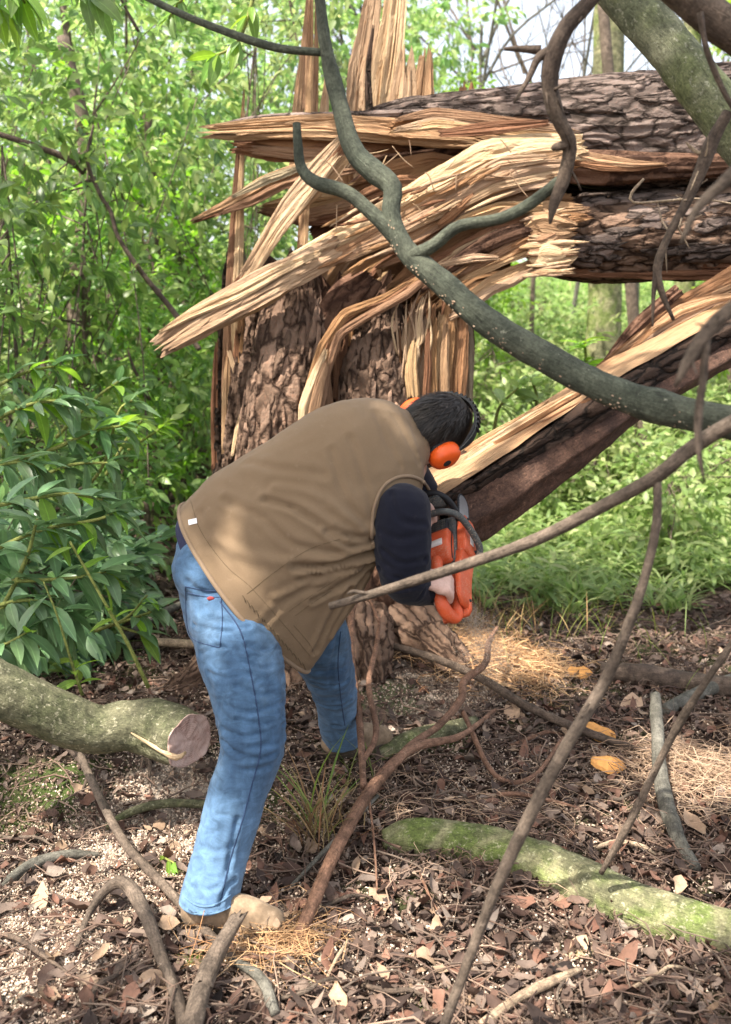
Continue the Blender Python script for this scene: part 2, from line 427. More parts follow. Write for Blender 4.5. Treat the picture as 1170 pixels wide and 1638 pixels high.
def soil():
    t = NT('forest_soil', .95, .1)
    g = t.n.new('ShaderNodeNewGeometry')
    def nz(s, d=5, r=.65, di=0):
        n = t.n.new('ShaderNodeTexNoise'); n.inputs['Scale'].default_value = s; n.inputs['Detail'].default_value = d
        n.inputs['Roughness'].default_value = r; n.inputs['Distortion'].default_value = di; t.l(g.outputs['Position'], n.inputs['Vector']); return n.outputs[0]
    a = nz(22, 6, .7); b = nz(3, 4); c2 = nz(90, 4, .7)
    c = t.ramp(a, [(.3, (.022, .015, .012)), (.5, (.065, .043, .034)), (.62, (.13, .092, .073)), (.75, (.24, .185, .15))])
    c = t.mix(t.ramp(c2, [(.60, 0.), (.68, .7)]), c, (.42, .33, .25))
    c = t.mix(t.ramp(b, [(.54, 0.), (.64, .6)]), c, (.07, .10, .028))
    for (px, py, r_, k_) in DUST:
        g0 = ground(px, py); vm = t.n.new('ShaderNodeVectorMath'); vm.operation = 'DISTANCE'; t.l(g.outputs['Position'], vm.inputs[0]); vm.inputs[1].default_value = tuple(g0)
        d = t.math('ADD', t.math('MULTIPLY', vm.outputs[1], 1 / r_), t.math('MULTIPLY', nz(9, 5, .7, .5), 1.6))
        m_ = t.math('MULTIPLY', t.ramp(t.math('MULTIPLY', d, .5), [(.68, 1.), (.95, 0.)]), t.ramp(c2, [(.34, .5), (.48, 1.)]))
        c = t.mix(t.math('MULTIPLY', m_, k_), c, (.50, .42, .35))
    for (px, py, r_) in MOSS:
        g0 = ground(px, py); vm = t.n.new('ShaderNodeVectorMath'); vm.operation = 'DISTANCE'; t.l(g.outputs['Position'], vm.inputs[0]); vm.inputs[1].default_value = tuple(g0)
        d = t.math('ADD', t.math('MULTIPLY', vm.outputs[1], 1 / r_), t.math('MULTIPLY', nz(11, 5, .7, .5), 1.6))
        m_ = t.math('MULTIPLY', t.ramp(t.math('MULTIPLY', d, .5), [(.58, 1.), (.80, 0.)]), t.ramp(c2, [(.30, .4), (.55, 1.)]))
        c = t.mix(t.math('MULTIPLY', m_, .8), c, (.085, .125, .035))
    t.col(c); t.bump(t.math('ADD', a, c2), 1.0, .02); return t.m
MOSS = [(30, 1290, .42), (110, 1250, .25), (620, 1110, .30), (440, 1290, .16), (700, 1180, .2)]
DUST = [(150, 1400, .42, .9), (270, 1310, .36, .85), (50, 1500, .34, .8), (690, 1100, .34, .6), (520, 1500, .22, .4), (620, 1150, .3, .5)]
M['soil'] = soil()


def cloth(name, c0, c1, sc_=500, bump=.25, dirt=None, rough=.85, big=3.0, bigamt=(.85, 1.15)):
    t = NT(name, rough, .2)
    a = t.noise(t.map('Object', (big,) * 3), 1, 4, .6)
    c = t.ramp(a, [(.33, c0), (.67, c1)])
    f = t.noise(t.map('Object', (sc_, sc_, sc_)), 1, 2, .5)
    c = t.hsv(c, v=t.mr(f, *bigamt))
    if dirt is not None:
        d = t.noise(t.map('Object', (40, 40, 40)), 1, 4, .75)
        c = t.mix(t.ramp(d, [(.60, 0.), (.72, .35)]), c, dirt)
    t.col(c); t.bump(f, bump, .002)
    t.p.inputs['Sheen Weight'].default_value = .08
    return t.m
M['vest'] = cloth('tan_canvas', (.172, .117, .070), (.212, .148, .092), 420, .35, (.26, .19, .13))
M['vest_trim'] = cloth('tan_canvas_binding', (.20, .14, .09), (.24, .17, .115), 420, .3)
M['vest_in'] = cloth('quilted_lining', (.10, .07, .045), (.13, .09, .06), 300, .3)
M['navy'] = cloth('navy_knit', (.006, .007, .015), (.011, .012, .023), 300, .5, (.05, .045, .05), .95)
M['belt'] = cloth('navy_waistband', (.02, .022, .05), (.03, .035, .08), 300, .3)
M['glove'] = cloth('pink_skin_with_dust', (.50, .30, .24), (.62, .42, .35), 200, .2, (.7, .58, .5), .6, 30)
M['boot'] = cloth('tan_boot_leather', (.15, .105, .068), (.30, .215, .14), 90, .7, (.45, .35, .25), .85, 22)
M['sole'] = cloth('dark_boot_sole', (.05, .04, .03), (.09, .07, .05), 60, .5)
M['stitch'] = cloth('dark_denim_seam', (.018, .035, .08), (.035, .06, .13), 200, .2)
M['thread'] = cloth('vest_seam_thread', (.10, .068, .038), (.13, .09, .05), 200, .2)
M['white'] = cloth('white_garment_tag', (.7, .7, .72), (.8, .8, .8), 200, .1)
M['pocketred'] = cloth('red_pocket_tab', (.3, .05, .05), (.35, .06, .06), 200, .1)
def denim():
    t = NT('faded_blue_denim', .85, .2)
    a = t.noise(t.map('Object', (5, 5, 3.2)), 1, 4, .6, .4)
    c = t.ramp(a, [(.22, (.022, .060, .130)), (.50, (.048, .110, .205)), (.80, (.105, .185, .285))])
    g = t.n.new('ShaderNodeNewGeometry'); sp = t.n.new('ShaderNodeSeparateXYZ'); t.l(g.outputs['Position'], sp.inputs[0])
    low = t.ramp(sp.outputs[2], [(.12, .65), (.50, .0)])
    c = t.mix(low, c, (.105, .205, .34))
    f = t.noise(t.map('Object', (600, 600, 160)), 1, 3, .6)
    c = t.hsv(c, v=t.mr(f, .75, 1.25))
    v = t.noise(t.map('Object', (60, 60, 8)), 1, 3, .6)
    c = t.hsv(c, v=t.mr(v, .7, 1.3))
    wv = t.noise(t.map('Object', (14, 14, 30)), 1, 4, .65, 1.2)
    c = t.hsv(c, v=t.ramp(wv, [(.34, .72), (.5, 1.), (.68, 1.3)]), sat=.93)
    t.col(c); t.bump(f, .3, .002); t.p.inputs['Sheen Weight'].default_value = .1
    return t.m
M['denim'] = denim()
def simple(name, c, rough=.4, spec=.5, metal=0, nz=.12, nsc=40):
    t = NT(name, rough, spec); t.p.inputs['Metallic'].default_value = metal
    n = t.noise(t.map('Object', (nsc,) * 3), 1, 4, .6)
    a = t.n.new('ShaderNodeRGB'); a.outputs[0].default_value = (*c, 1)
    t.col(t.hsv(a.outputs[0], v=t.mr(n, 1 - nz * 2, 1 + nz * 2))); t.bump(n, .1, .003)
    return t.m
def dusty(name, c, rough):
    t = NT(name, rough, .4); n = t.noise(t.map('Object', (30, 30, 30)), 1, 4, .6); f = t.noise(t.map('Object', (330, 330, 330)), 1, 3, .7); g = t.noise(t.map('Object', (9, 9, 9)), 1, 4, .7)
    a = t.n.new('ShaderNodeRGB'); a.outputs[0].default_value = (*c, 1); cc = t.hsv(a.outputs[0], v=t.mr(n, .7, 1.25))
    cc = t.mix(t.math('MULTIPLY', t.ramp(f, [(.52, 0.), (.64, .8)]), t.ramp(g, [(.4, .15), (.65, 1.)])), cc, (.55, .42, .30)); t.col(cc)
    t.l(t.ramp(g, [(.3, rough), (.7, min(1, rough + .3))]), t.p.inputs['Roughness']); t.bump(f, .25, .002); return t.m
M['orange'] = dusty('orange_plastic', (.60, .085, .022), .36)
M['_o'] = simple('orange_plastic', (.62, .075, .02), .42)
M['orange_cup'] = simple('bright_orange_ear_cup', (.82, .105, .010), .42)
M['black'] = simple('black_rubber', (.018, .019, .022), .6, .3)
M['grey'] = dusty('dark_grey_plastic', (.045, .055, .06), .5)
M['steel'] = simple('brushed_steel', (.50, .51, .52), .38, .5, 1)
M['decal'] = simple('white_badge', (.75, .72, .7), .5)
M['skin'] = simple('skin', (.50, .28, .20), .55, .35)
M['cut_face'] = None
def cutface():
    t = NT('pink_cut_end_grain', .8, .15)
    n = t.noise(t.map('Object', (22, 22, 22)), 1, 5, .7, .6)
    ln = t.n.new('ShaderNodeVectorMath'); ln.operation = 'LENGTH'; t.l(t.map('UV', (1.0, 1.25, 1)), ln.inputs[0])
    rg = t.math('SINE', t.math('ADD', t.math('MULTIPLY', ln.outputs['Value'], 900), t.math('MULTIPLY', n, 14)))
    n = t.math('ADD', n, t.math('MULTIPLY', rg, .045))
    c = t.ramp(n, [(.28, (.20, .11, .09)), (.42, (.50, .33, .28)), (.6, (.66, .48, .42)), (.8, (.74, .60, .53))])
    t.col(c); t.bump(n, .5, .01); return t.m
M['cut_face'] = cutface()
def hairm():
    t = NT('dark_brown_hair', .45, .35)
    c = t.ramp(t.isl(), [(0, (.010, .008, .007)), (.6, (.022, .017, .014)), (1, (.05, .04, .033))])
    t.col(c); return t.m
M['hair'] = hairm()
# ------------------------------------------------------------------ ground
def build_ground():
    xs = np.r_[np.linspace(-60, -5, 40)[:-1], np.linspace(-5, 5, 320), np.linspace(5, 60, 40)[1:]]
    ys = np.r_[np.linspace(-12, 1, 20)[:-1], np.linspace(1, 9, 280), np.linspace(9, 90, 110)[1:]]
    X, Y = np.meshgrid(xs, ys)
    Z = hgt(X, Y)
    near = sstep(13, 8, Y) * sstep(8, 5, abs(X))
    Z = Z + near * 0.022 * (fbm(X * 16, Y * 16, 0, 3, 44) - .5)
    V = np.stack([X, Y, Z], -1).reshape(-1, 3); n, m = X.shape
    i = np.arange(n - 1)[:, None] * m + np.arange(m - 1)[None]
    F = np.stack([i, i + 1, i + m + 1, i + m], -1).reshape(-1, 4)
    o = link('ground', mkmesh('ground', V, F, M['soil'])); props(o, kind='structure')
build_ground()

# ------------------------------------------------------------------ wood pieces
def pathP(path):
    out = []
    Y = path[0][2]
    for p in path:
        if len(p) > 2: Y = p[2]
        out.append(at(p[0], p[1], Y))
    return out
def pxR(Ps, ws):
    ws = np.interp(np.linspace(0, 1, len(Ps)), np.linspace(0, 1, len(ws)), ws)
    return [w_ / 2 * m_per_px(p) for w_, p in zip(ws, Ps)]
SEED = [100]
def plank(parent, Ps, R, mat, thick, jag, name, ns, rough, jf, sd_, **kw):
    tb = Tube(Ps, [(r, max(r * thick, .004)) for r in R], kink=.85)
    g = np.random.default_rng(sd_); m = g.integers(5, 8); va = np.sort(g.uniform(0, 2 * PI, m)); 
    def poly(th):      # radius of a random convex polygon: flat split faces and hard edges
        q = np.full(th.shape, 9.)
        for a_ in (np.arange(m) + .5) * 2 * PI / m + va[0]: 
            q = np.minimum(q, (.80 + .18 * math.sin(a_ * 7 + sd_)) / np.maximum(np.cos(th - a_), .12))
        return np.minimum(q, 1.25)
    def disp(t, th, r):
        tw = (fbm(t * tb.L * .8, 0, 0, 2, sd_ + 30) - .5) * .9
        a = fbm(np.cos(th) * 2.2 + 9, np.sin(th) * 2.2 + 4, t * tb.L * 1.3, 3, sd_) - .5
        b = vn(np.cos(th) * 8 + 9, np.sin(th) * 8 + 4, t * tb.L * 2.2, sd_ + 3) - .5
        c_ = abs(vn(np.cos(th) * 4 + 19, np.sin(th) * 4 + 4, t * tb.L * .9, sd_ + 5) - .5)
        st = np.floor(vn(t * tb.L * 5, np.cos(th) * 2 + 5, np.sin(th) * 2, sd_ + 6) * 4) / 4 - .4
        return r * (poly(th + tw) - 1 + a * 2.0 * rough + b * rough * .35 + st * rough * 1.1 - np.maximum(0, .06 - c_) * 5.0 * min(1, rough * 3))
    V, F, uv, T = tmesh(tb, int(max(10, min(70, tb.L / .02))), ns, disp, jag, jf, seed=sd_)
    return obj(name, V, F, M[mat], parent, uv, ns < 12, T, **kw)
def splinter(parent, path, widths, mat, thick=.45, jag=(.05, .08), name='splinter', ns=44, rough=.30, jf=9, **kw):
    Ps = pathP(path); R = pxR(Ps, widths)
    SEED[0] += 7; sd_ = SEED[0]
    if max(widths) >= 24 and name == 'splinter' and mat.startswith('wood') and mat != 'wood_dark':
        g = np.random.default_rng(sd_); W = np.array(R); T0 = Tube(Ps, R)
        n = 2 if max(widths) < 42 else 3; alt = {'wood_pale': ['wood_pale', 'wood_pale', 'wood_tan'], 'wood_tan': ['wood_tan', 'wood_pale', 'wood_orange'], 'wood_orange': ['wood_orange', 'wood_tan'], 'wood_grey': ['wood_grey']}[mat]
        back = [p + np.array([0, .02, 0]) for p in Ps]
        plank(parent, back, [r * .74 for r in R], 'wood_orange' if mat != 'wood_grey' else 'wood_grey', thick, jag, name, ns, rough, jf, sd_)
        for k in range(n):
            o_ = ((k + .5) / n * 2 - 1) * .74 + g.normal(0, .10); sk_ = g.normal(0, .30); t0 = g.uniform(0, .16) if g.uniform() < .7 else 0; t1 = 1 - (g.uniform(0, .22) if g.uniform() < .7 else 0)
            tq = np.linspace(t0, t1, max(4, len(Ps))); q = []; rr_ = []
            for i, t in enumerate(tq):
                r = float(T0._i(T0.R, np.array(t)).mean()); q.append(T0._i(T0.X, np.array(t)) + T0._i(T0.A, np.array(t)) * r * (o_ + sk_ * (t - .5) + g.normal(0, .09)) + np.array([0, -.6 * r * thick + g.normal(0, .003), 0]))
                rr_.append(r * (1.45 / n) * g.uniform(.8, 1.1) * (1 if 0 < i < len(tq) - 1 else g.uniform(.3, .85)))
            plank(parent, q, rr_, alt[g.integers(len(alt))], max(thick * .8, .32), (max(jag[0], .07), max(jag[1], .13)), name, 36, rough * .65, jf + 9, sd_ + 1000 + k)
        return None
    if mat.startswith('wood') and ns >= 12: return plank(parent, Ps, R, mat, thick, jag, name, ns, rough, jf, sd_, **kw)
    tb = Tube(Ps, [(r, max(r * thick, .004)) for r in R])
    def disp(t, th, r):
        a = fbm(np.cos(th) * 3.2 + 9, np.sin(th) * 3.2 + 4, t * tb.L * 1.3, 4, sd_) - .5
        b = vn(np.cos(th) * 7 + 9, np.sin(th) * 7 + 4, t * tb.L * 2.5, sd_ + 3) - .5
        return r * (a * 2.2 * rough * 1.7 + b * rough * 1.3)
    V, F, uv, T = tmesh(tb, int(max(10, min(60, tb.L / .022))), ns, disp, jag, jf, seed=sd_)
    return obj(name, V, F, M[mat], parent, uv, True, T, **kw)
def log_disp(L, C_, sd_, plate=.014, cell=(.085, .19), lump=.06):
    nw = max(5, int(round(C_ / cell[0])))
    def disp(t, th, r):
        u = (th + PI / 2) / (2 * PI) * nw; v = t * L / cell[1]
        u2 = u + 1.0 * (vn(u * 1.1, v * 2.0, 0, sd_) - .5) + .5 * (vn(u * 3, v * 7.0, 0, sd_ + 4) - .5); v2 = v + 1.5 * (_hrow(np.floor(u2), nw, sd_)) + 1.1 * (vn(u * .9, v * 2.6, 3, sd_) - .5)
        f1, f2, idd = worley(u2, v2, sd_, nw)
        e = sstep(.0, .16 + .2 * vn(u * 2, v * 2, 0, sd_ + 2), f2 - f1)
        big = fbm(np.cos(th) * 1.4 + 3, np.sin(th) * 1.4 + 5, t * L * 1.2, 3, sd_ + 5) - .5
        fine = fbm(u * 5, v * 4, 0, 4, sd_ + 8) - .5
        return plate * (e * (.55 + .8 * idd) - .6) + big * lump + fine * plate * 1.3
    return disp
def _hrow(c, nw, sd_):
    c = c.astype(np.int64) % nw
    return _h(c, c * 0, c * 0 + 11, sd_)
def plates(tb, parent, n, tr, thr, mat, disp, seed, size=((.07, .20), (.025, .06)), lift=(.008, .022)):
    g = np.random.default_rng(seed); K = 11
    for k in range(n):
        t0 = g.uniform(*tr); th0 = g.uniform(*thr)
        r = float(tb._i(tb.R, np.array(t0)).mean())
        lu = g.uniform(*size[0]) / 2; lw = g.uniform(*size[1]) / 2; h = g.uniform(*lift)
        an = np.linspace(0, 2 * PI, K, endpoint=False); rr = 1 + g.uniform(-.42, .42, K)
        sk = g.uniform(-.35, .35)
        du = np.sign(np.cos(an)) * np.abs(np.cos(an)) ** .7 * lu * rr; dw = np.sign(np.sin(an)) * np.abs(np.sin(an)) ** .8 * lw * rr + sk * du * .3
        rings = []
        for q, off in ((1.04, -.012), (1.0, h * .9), (.62, h * 1.02)):
            tt = np.clip(t0 + du * q / tb.L, 0, 1); th = th0 + dw * q / r
            d = disp(tt, th, r * np.ones(K)) * .35
            rings.append(tb.pt(tt, th, d + off + g.uniform(-.003, .003, K)))
        c = tb.pt(np.array([t0]), np.array([th0]), h * 1.2)
        V = np.vstack(rings + [c])
        a = np.arange(K); b = (a + 1) % K
        F = np.vstack([np.stack([a, b, b + K, a + K], 1), np.stack([a + K, b + K, b + 2 * K, a + 2 * K], 1)])
        T = np.stack([a + 2 * K, b + 2 * K, a * 0 + 3 * K], 1)
        uv = np.zeros((len(V), 2)); 
        pu = np.concatenate([dw, dw, dw * .62, [0]]); pv = np.concatenate([du, du, du * .62, [0]])
        uv[:, 0] = pu + g.uniform(0, 5); uv[:, 1] = pv + g.uniform(0, 5)
        obj('bark_plate', V, F, M[mat], parent, uv, True, T)

# ---- the standing broken trunk
stump = empty('broken_tree', ground(555, 1085), 'huge snapped pine trunk still standing behind the man, its top torn into splinters', 'tree')
P = [at(530, 1180, 5.0) - np.array([0, 0, .35]), at(540, 1060, 5.0), at(548, 900, 5.0), at(552, 740, 5.0), at(556, 600, 5.0), at(560, 500, 5.0), at(566, 425, 5.05)]
R = pxR(P, [430, 400, 370, 365, 378, 366, 300])
tb = Tube(P, [(r, r * .74) for r in R])
dsp = log_disp(tb.L, 2 * PI * .62, 3, .024, (.07, .50), .13)
V, F, uv, T = tmesh(tb, 150, 200, dsp, (0, .16), 16, seed=4)
obj('trunk', V, F, M['bark_red'], stump, uv, True, T)
plates(tb, stump, 60, (.02, .72), (-.2, PI + .2), 'bark_brown', dsp, 21, ((.14, .45), (.02, .05)), (.004, .014))
# roots flaring into the ground
for k, (path, wd) in enumerate([([(640, 1000, 4.6), (700, 1050, 4.4), (750, 1090, 4.25)], (120, 60)), ([(560, 1000, 4.4), (575, 1065, 4.2), (590, 1110, 4.1)], (130, 70)),
                                ([(420, 1010, 4.6), (350, 1080, 4.3), (270, 1130, 4.1)], (140, 60)), ([(470, 1020, 4.5), (480, 1090, 4.2), (470, 1150, 4.0)], (110, 50))]):
    Ps = pathP(path); t2 = Tube(Ps, pxR(Ps, wd)); d2 = log_disp(t2.L, 1.2, 60 + k, .02, (.06, .16), .05)
    V, F, uv, T = tmesh(t2, 50, 60, d2, (0, 0), seed=60 + k)
    obj('root', V, F, M['bark_brown'], stump, uv, True, T)
# front bark slabs and torn columns: (path, widths, material, thickness)
def barkslab(parent, path, widths, mat, thick, sd_, jag=(.0, .12), cell=(.032, .30), pl=.011, name='bark_slab', jf=12):
    Ps = pathP(path); R = pxR(Ps, widths); t2 = Tube(Ps, [(r, r * thick) for r in R])
    d2 = log_disp(t2.L, 2 * PI * R[0], sd_, pl, cell, .03)
    V, F, uv, T = tmesh(t2, int(max(30, t2.L / .011)), 90, d2, jag, jf, seed=sd_)
    obj(name, V, F, M[mat], parent, uv, True, T)
    return t2, d2
a, b = barkslab(stump, [(440, 800, 4.42), (446, 700, 4.42), (458, 590, 4.44), (468, 500, 4.5), (478, 395, 4.6)], (128, 125, 118, 100, 42), 'bark_brown', .45, 71)
plates(a, stump, 46, (.05, .85), (.2, PI - .2), 'bark_brown', b, 22, ((.10, .28), (.012, .034)), (.004, .014))
a, b = barkslab(stump, [(600, 780, 4.40), (600, 660, 4.40), (602, 580, 4.42), (612, 478, 4.52)], (125, 118, 112, 60), 'bark_brown', .4, 72)
plates(a, stump, 34, (.05, .85), (.2, PI - .2), 'bark_brown', b, 23, ((.06, .16), (.016, .04)), (.004, .012))
barkslab(stump, [(402, 790, 4.5), (402, 640, 4.5), (410, 540, 4.52), (416, 440, 4.6)], (44, 42, 34, 18), 'bark_brown', .8, 73, cell=(.03, .12), pl=.014)
barkslab(stump, [(372, 800, 4.6), (376, 700, 4.6), (384, 600, 4.62), (388, 520, 4.65)], (30, 30, 26, 12), 'bark_brown', .8, 74, cell=(.03, .12), pl=.012)
barkslab(stump, [(352, 820, 4.75), (356, 640, 4.75), (362, 480, 4.75), (374, 380, 4.75)], (24, 18, 14, 8), 'bark_dark', 1.2, 75, cell=(.04, .1), pl=.01)
S = lambda *a, **k: splinter(stump, *a, **k)
S([(372, 760, 4.7), (372, 600), (376, 440), (382, 300), (390, 135)], (34, 30, 24, 20, 5), 'wood_tan', .7)
S([(384, 700, 4.62), (386, 600), (384, 500)], (30, 26, 14), 'wood_orange', .6)
S([(366, 560, 4.6), (380, 610), (397, 655)], (7, 9, 5), 'wood_pale', .8)
S([(395, 640, 4.45), (380, 690), (372, 730)], (8, 10, 6), 'wood_pale', .8)
S([(484, 430, 4.6), (487, 330), (492, 240), (497, 0), (500, -60)], (24, 20, 16, 8, 5), 'wood_tan', .7)
S([(470, 260, 4.9), (480, 170), (486, 80), (494, -20)], (24, 20, 10, 5), 'wood_pale', .5)
S([(498, 300, 4.95), (502, 200), (506, 100), (508, -60)], (18, 16, 9, 6), 'wood_tan', .5)
S([(516, 320, 4.95), (518, 200), (524, 110)], (20, 18, 5), 'wood_pale', .5)
S([(470, 360, 4.8), (468, 280), (472, 200)], (18, 14, 8), 'wood_tan', .5)
# tall torn slabs behind the fallen trunk
S([(560, 360, 5.25), (568, 240), (578, 120), (596, 0), (606, -90)], (62, 66, 52, 36, 22), 'wood_pale', .3, jag=(0, .06), name='torn_slab')
S([(606, 380, 5.22), (606, 250), (618, 120), (632, 10), (640, -80)], (62, 64, 56, 44, 30), 'wood_pale', .3, jag=(0, .08), name='torn_slab')
S([(636, 380, 5.2), (640, 240), (648, 150), (652, 66)], (70, 62, 50, 20), 'wood_pale', .3, jag=(0, .22), jf=14, name='torn_slab')
S([(668, 380, 5.2), (672, 250), (676, 160), (684, 68)], (56, 48, 40, 14), 'wood_tan', .3, jag=(0, .22), jf=14, name='torn_slab')
S([(596, 330, 5.15), (592, 200), (590, 110), (598, 40)], (16, 12, 8, 4), 'bark_dark', .6)
S([(745, 330, 5.4), (746, 200), (748, 128)], (52, 46, 24), 'wood_orange', .3, jag=(0, .18), jf=14, name='torn_slab')
S([(560, 360, 5.1), (556, 260), (552, 180)], (22, 18, 10), 'wood_orange', .5)
S([(640, 330, 5.1), (600, 250, 5.0), (575, 170, 5.0)], (18, 16, 5), 'wood_tan', .5)
# centre column bits and right side of the stump
S([(640, 700, 4.40), (648, 600), (656, 530), (662, 470)], (36, 34, 26, 8), 'wood_pale', .35, jag=(0, .2))
S([(668, 690, 4.41), (676, 600), (688, 520), (694, 470)], (30, 34, 28, 14), 'wood_tan', .35, jag=(0, .16))
S([(700, 700, 4.43), (704, 600), (714, 520), (716, 450)], (36, 38, 34, 24), 'wood_orange', .4)
S([(724, 710, 4.46), (728, 610), (732, 520), (726, 440)], (38, 36, 32, 28), 'wood_orange', .5)
S([(742, 720, 4.54), (742, 620), (746, 530), (736, 450)], (34, 32, 28, 24), 'wood_grey', .6)
S([(690, 640, 4.42), (694, 560), (700, 505)], (9, 12, 5), 'wood_dark', .6)
for k in range(15):
    x = random.uniform(632, 684); y = random.uniform(470, 520)
    S([(x, y + random.uniform(40, 110), 4.36), (x + random.uniform(-8, 8), y + 30), (x + random.uniform(-4, 12), y - 8)], (3, 4, 1.5), 'wood_pale', 1, ns=6, name='fibre', rough=.1)
for (x, y0, y1, w_, mt, Y_) in [(345, 760, 540, 12, 'wood_orange', 4.72), (362, 730, 560, 14, 'wood_tan', 4.62), (412, 700, 560, 9, 'wood_tan', 4.40), (424, 760, 640, 12, 'wood_orange', 4.36), (520, 700, 600, 20, 'wood_tan', 4.40), (538, 640, 540, 12, 'wood_dark', 4.4),
    (556, 600, 500, 14, 'wood_orange', 4.42), (662, 640, 540, 20, 'wood_tan', 4.36), (680, 660, 520, 14, 'wood_orange', 4.36), (696, 670, 500, 16, 'wood_orange', 4.38), (712, 680, 500, 16, 'wood_tan', 4.40), (728, 690, 510, 14, 'wood_orange', 4.44), (744, 700, 520, 16, 'wood_grey', 4.5), (752, 640, 500, 10, 'bark_dark', 4.56), (634, 640, 520, 10, 'wood_dark', 4.38)]:
    j = random.uniform(-5, 5); S([(x, y0, Y_), (x + j, (y0 + y1) / 2), (x + j * .5 + 3, y1)], (w_, w_ * 1.1, w_ * .5), mt, .7, jag=(.1, .2), ns=30)
# dark wood mass, its colour standing for shade inside the hollow break
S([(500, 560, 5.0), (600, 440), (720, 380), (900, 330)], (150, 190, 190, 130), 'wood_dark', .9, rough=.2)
S([(540, 520, 4.75), (560, 470), (600, 430), (640, 405)], (70, 80, 70, 40), 'wood_orange', .5)
S([(520, 640, 4.5), (532, 540), (560, 480), (600, 440)], (50, 60, 56, 30), 'bark_red', .6)
S([(482, 740, 4.32), (500, 640), (520, 560), (548, 512), (600, 490), (660, 455), (700, 425)], (42, 40, 38, 40, 34, 30, 16), 'wood_orange', .8, rough=.22)
S([(486, 700, 4.27), (506, 620), (526, 555)], (28, 30, 16), 'wood_pale', .6)
S([(540, 660, 4.4), (548, 590), (556, 530)], (10, 14, 6), 'wood_dark', .6)

# ---- the fallen upper trunk
fallen = empty('fallen_tree', at(1170, 230, 4.6), 'toppled pine trunk lying level across the top of the picture, bark in long cracked plates', 'fallen trunk')
def biglog(parent, path, widths, mat, sd_, cell, pl, jag, nr, ns, name='log', jf=14, lump=.05):
    Ps = pathP(path); R = pxR(Ps, widths); t2 = Tube(Ps, R)
    d2 = log_disp(t2.L, 2 * PI * float(np.mean(R)), sd_, pl, cell, lump)
    V, F, uv, T = tmesh(t2, nr, ns, d2, jag, jf, seed=sd_)
    obj(name, V, F, M[mat], parent, uv, True, T); return t2, d2
a, b = biglog(fallen, [(575, 192, 4.75), (640, 190), (760, 196), (880, 208), (1000, 214), (1170, 204), (1400, 196), (1700, 180)], (26, 58, 92, 142, 176, 186, 190, 190), 'bark', 81, (.055, .55), .013, (.05, 0), 330, 190)
plates(a, fallen, 95, (.14, .66), (-.7, PI * .62), 'bark', b, 24, ((.10, .34), (.018, .05)), (.002, .010))
a, b = biglog(fallen, [(850, 378, 4.7), (930, 380), (1050, 376), (1200, 366), (1450, 350)], (96, 132, 138, 146, 150), 'bark_brown', 82, (.07, .40), .013, (.07, 0), 240, 150, 'lower_log')
plates(a, fallen, 48, (.08, .66), (-.5, PI * .75), 'bark', b, 25, ((.10, .26), (.03, .07)), (.003, .011))
Q = lambda *a, **k: splinter(fallen, *a, **k)
Q([(860, 300, 5.0), (1000, 302), (1200, 290), (1500, 270)], (70, 80, 90, 90), 'bark_dark', .8, name='gap_shade_fill')  # dark piece fills the gap between the logs, its colour standing for shade
Q([(840, 432, 4.62), (930, 432, 4.6), (1040, 430), (1180, 428), (1400, 415)], (14, 30, 38, 46, 50), 'wood_orange', .5, name='wood_strip')
Q([(880, 262, 4.5), (980, 268), (1080, 266), (1200, 262)], (46, 50, 40, 26), 'bark_red', .5, name='wood_strip')
Q([(900, 248, 4.45), (990, 262), (1070, 262)], (26, 22, 6), 'wood_tan', .4)
# A: long flat piece to the left
Q([(316, 210, 4.55), (400, 205), (520, 200), (640, 208), (760, 216), (900, 226)], (24, 36, 44, 46, 44, 30), 'wood_tan', .6, jag=(.14, 0), jf=24, name='torn_slab')
Q([(365, 232, 4.6), (440, 238), (540, 236), (660, 232)], (30, 50, 46, 24), 'wood_orange', .5, jag=(.10, .1), jf=16)
Q([(340, 202, 4.58), (420, 190), (540, 186), (640, 182), (720, 178)], (3, 10, 12, 12, 8), 'bark', .8)
Q([(620, 205, 4.45), (680, 190), (760, 196), (860, 205), (930, 212)], (26, 42, 34, 34, 16), 'wood_tan', .4)
Q([(700, 214, 4.4), (790, 205), (880, 196)], (12, 22, 10), 'wood_orange', .4)
Q([(560, 245, 4.85), (680, 238), (800, 240)], (40, 44, 30), 'wood_dark', .6)
Q([(540, 258, 4.7), (640, 252), (720, 240), (800, 234)], (10, 14, 12, 5), 'bark_red', .6)
# B: the broad fan bending down to the left
Q([(940, 236, 4.45), (860, 240, 4.42), (780, 258, 4.4), (700, 300), (620, 345), (540, 388, 4.38), (470, 425)], (40, 50, 60, 54, 46, 44, 36), 'wood_pale', .35, jag=(.05, .1), name='torn_slab')
Q([(930, 262, 4.4), (860, 268, 4.38), (780, 292, 4.35), (700, 330), (620, 375), (540, 415), (480, 430)], (36, 46, 40, 38, 36, 30, 16), 'wood_tan', .45, jag=(.06, .05))
Q([(900, 285, 4.38), (830, 292), (760, 322), (690, 362), (600, 412), (560, 440)], (26, 30, 26, 24, 20, 8), 'wood_pale', .4)
Q([(880, 252, 4.34), (800, 262), (730, 300), (660, 340)], (10, 20, 18, 8), 'wood_pale', .4)
Q([(880, 300, 4.42), (800, 322), (730, 360), (660, 400), (600, 430)], (22, 30, 26, 24, 10), 'wood_orange', .5)
Q([(548, 390, 4.36), (470, 432, 4.3), (400, 470), (320, 515), (246, 562)], (44, 52, 54, 50, 34), 'wood_pale', .45, jag=(.06, .14), jf=22, name='torn_slab')
Q([(500, 425, 4.34), (430, 470), (350, 510), (280, 545)], (30, 36, 32, 20), 'wood_tan', .6, jag=(.1, .2), jf=20)
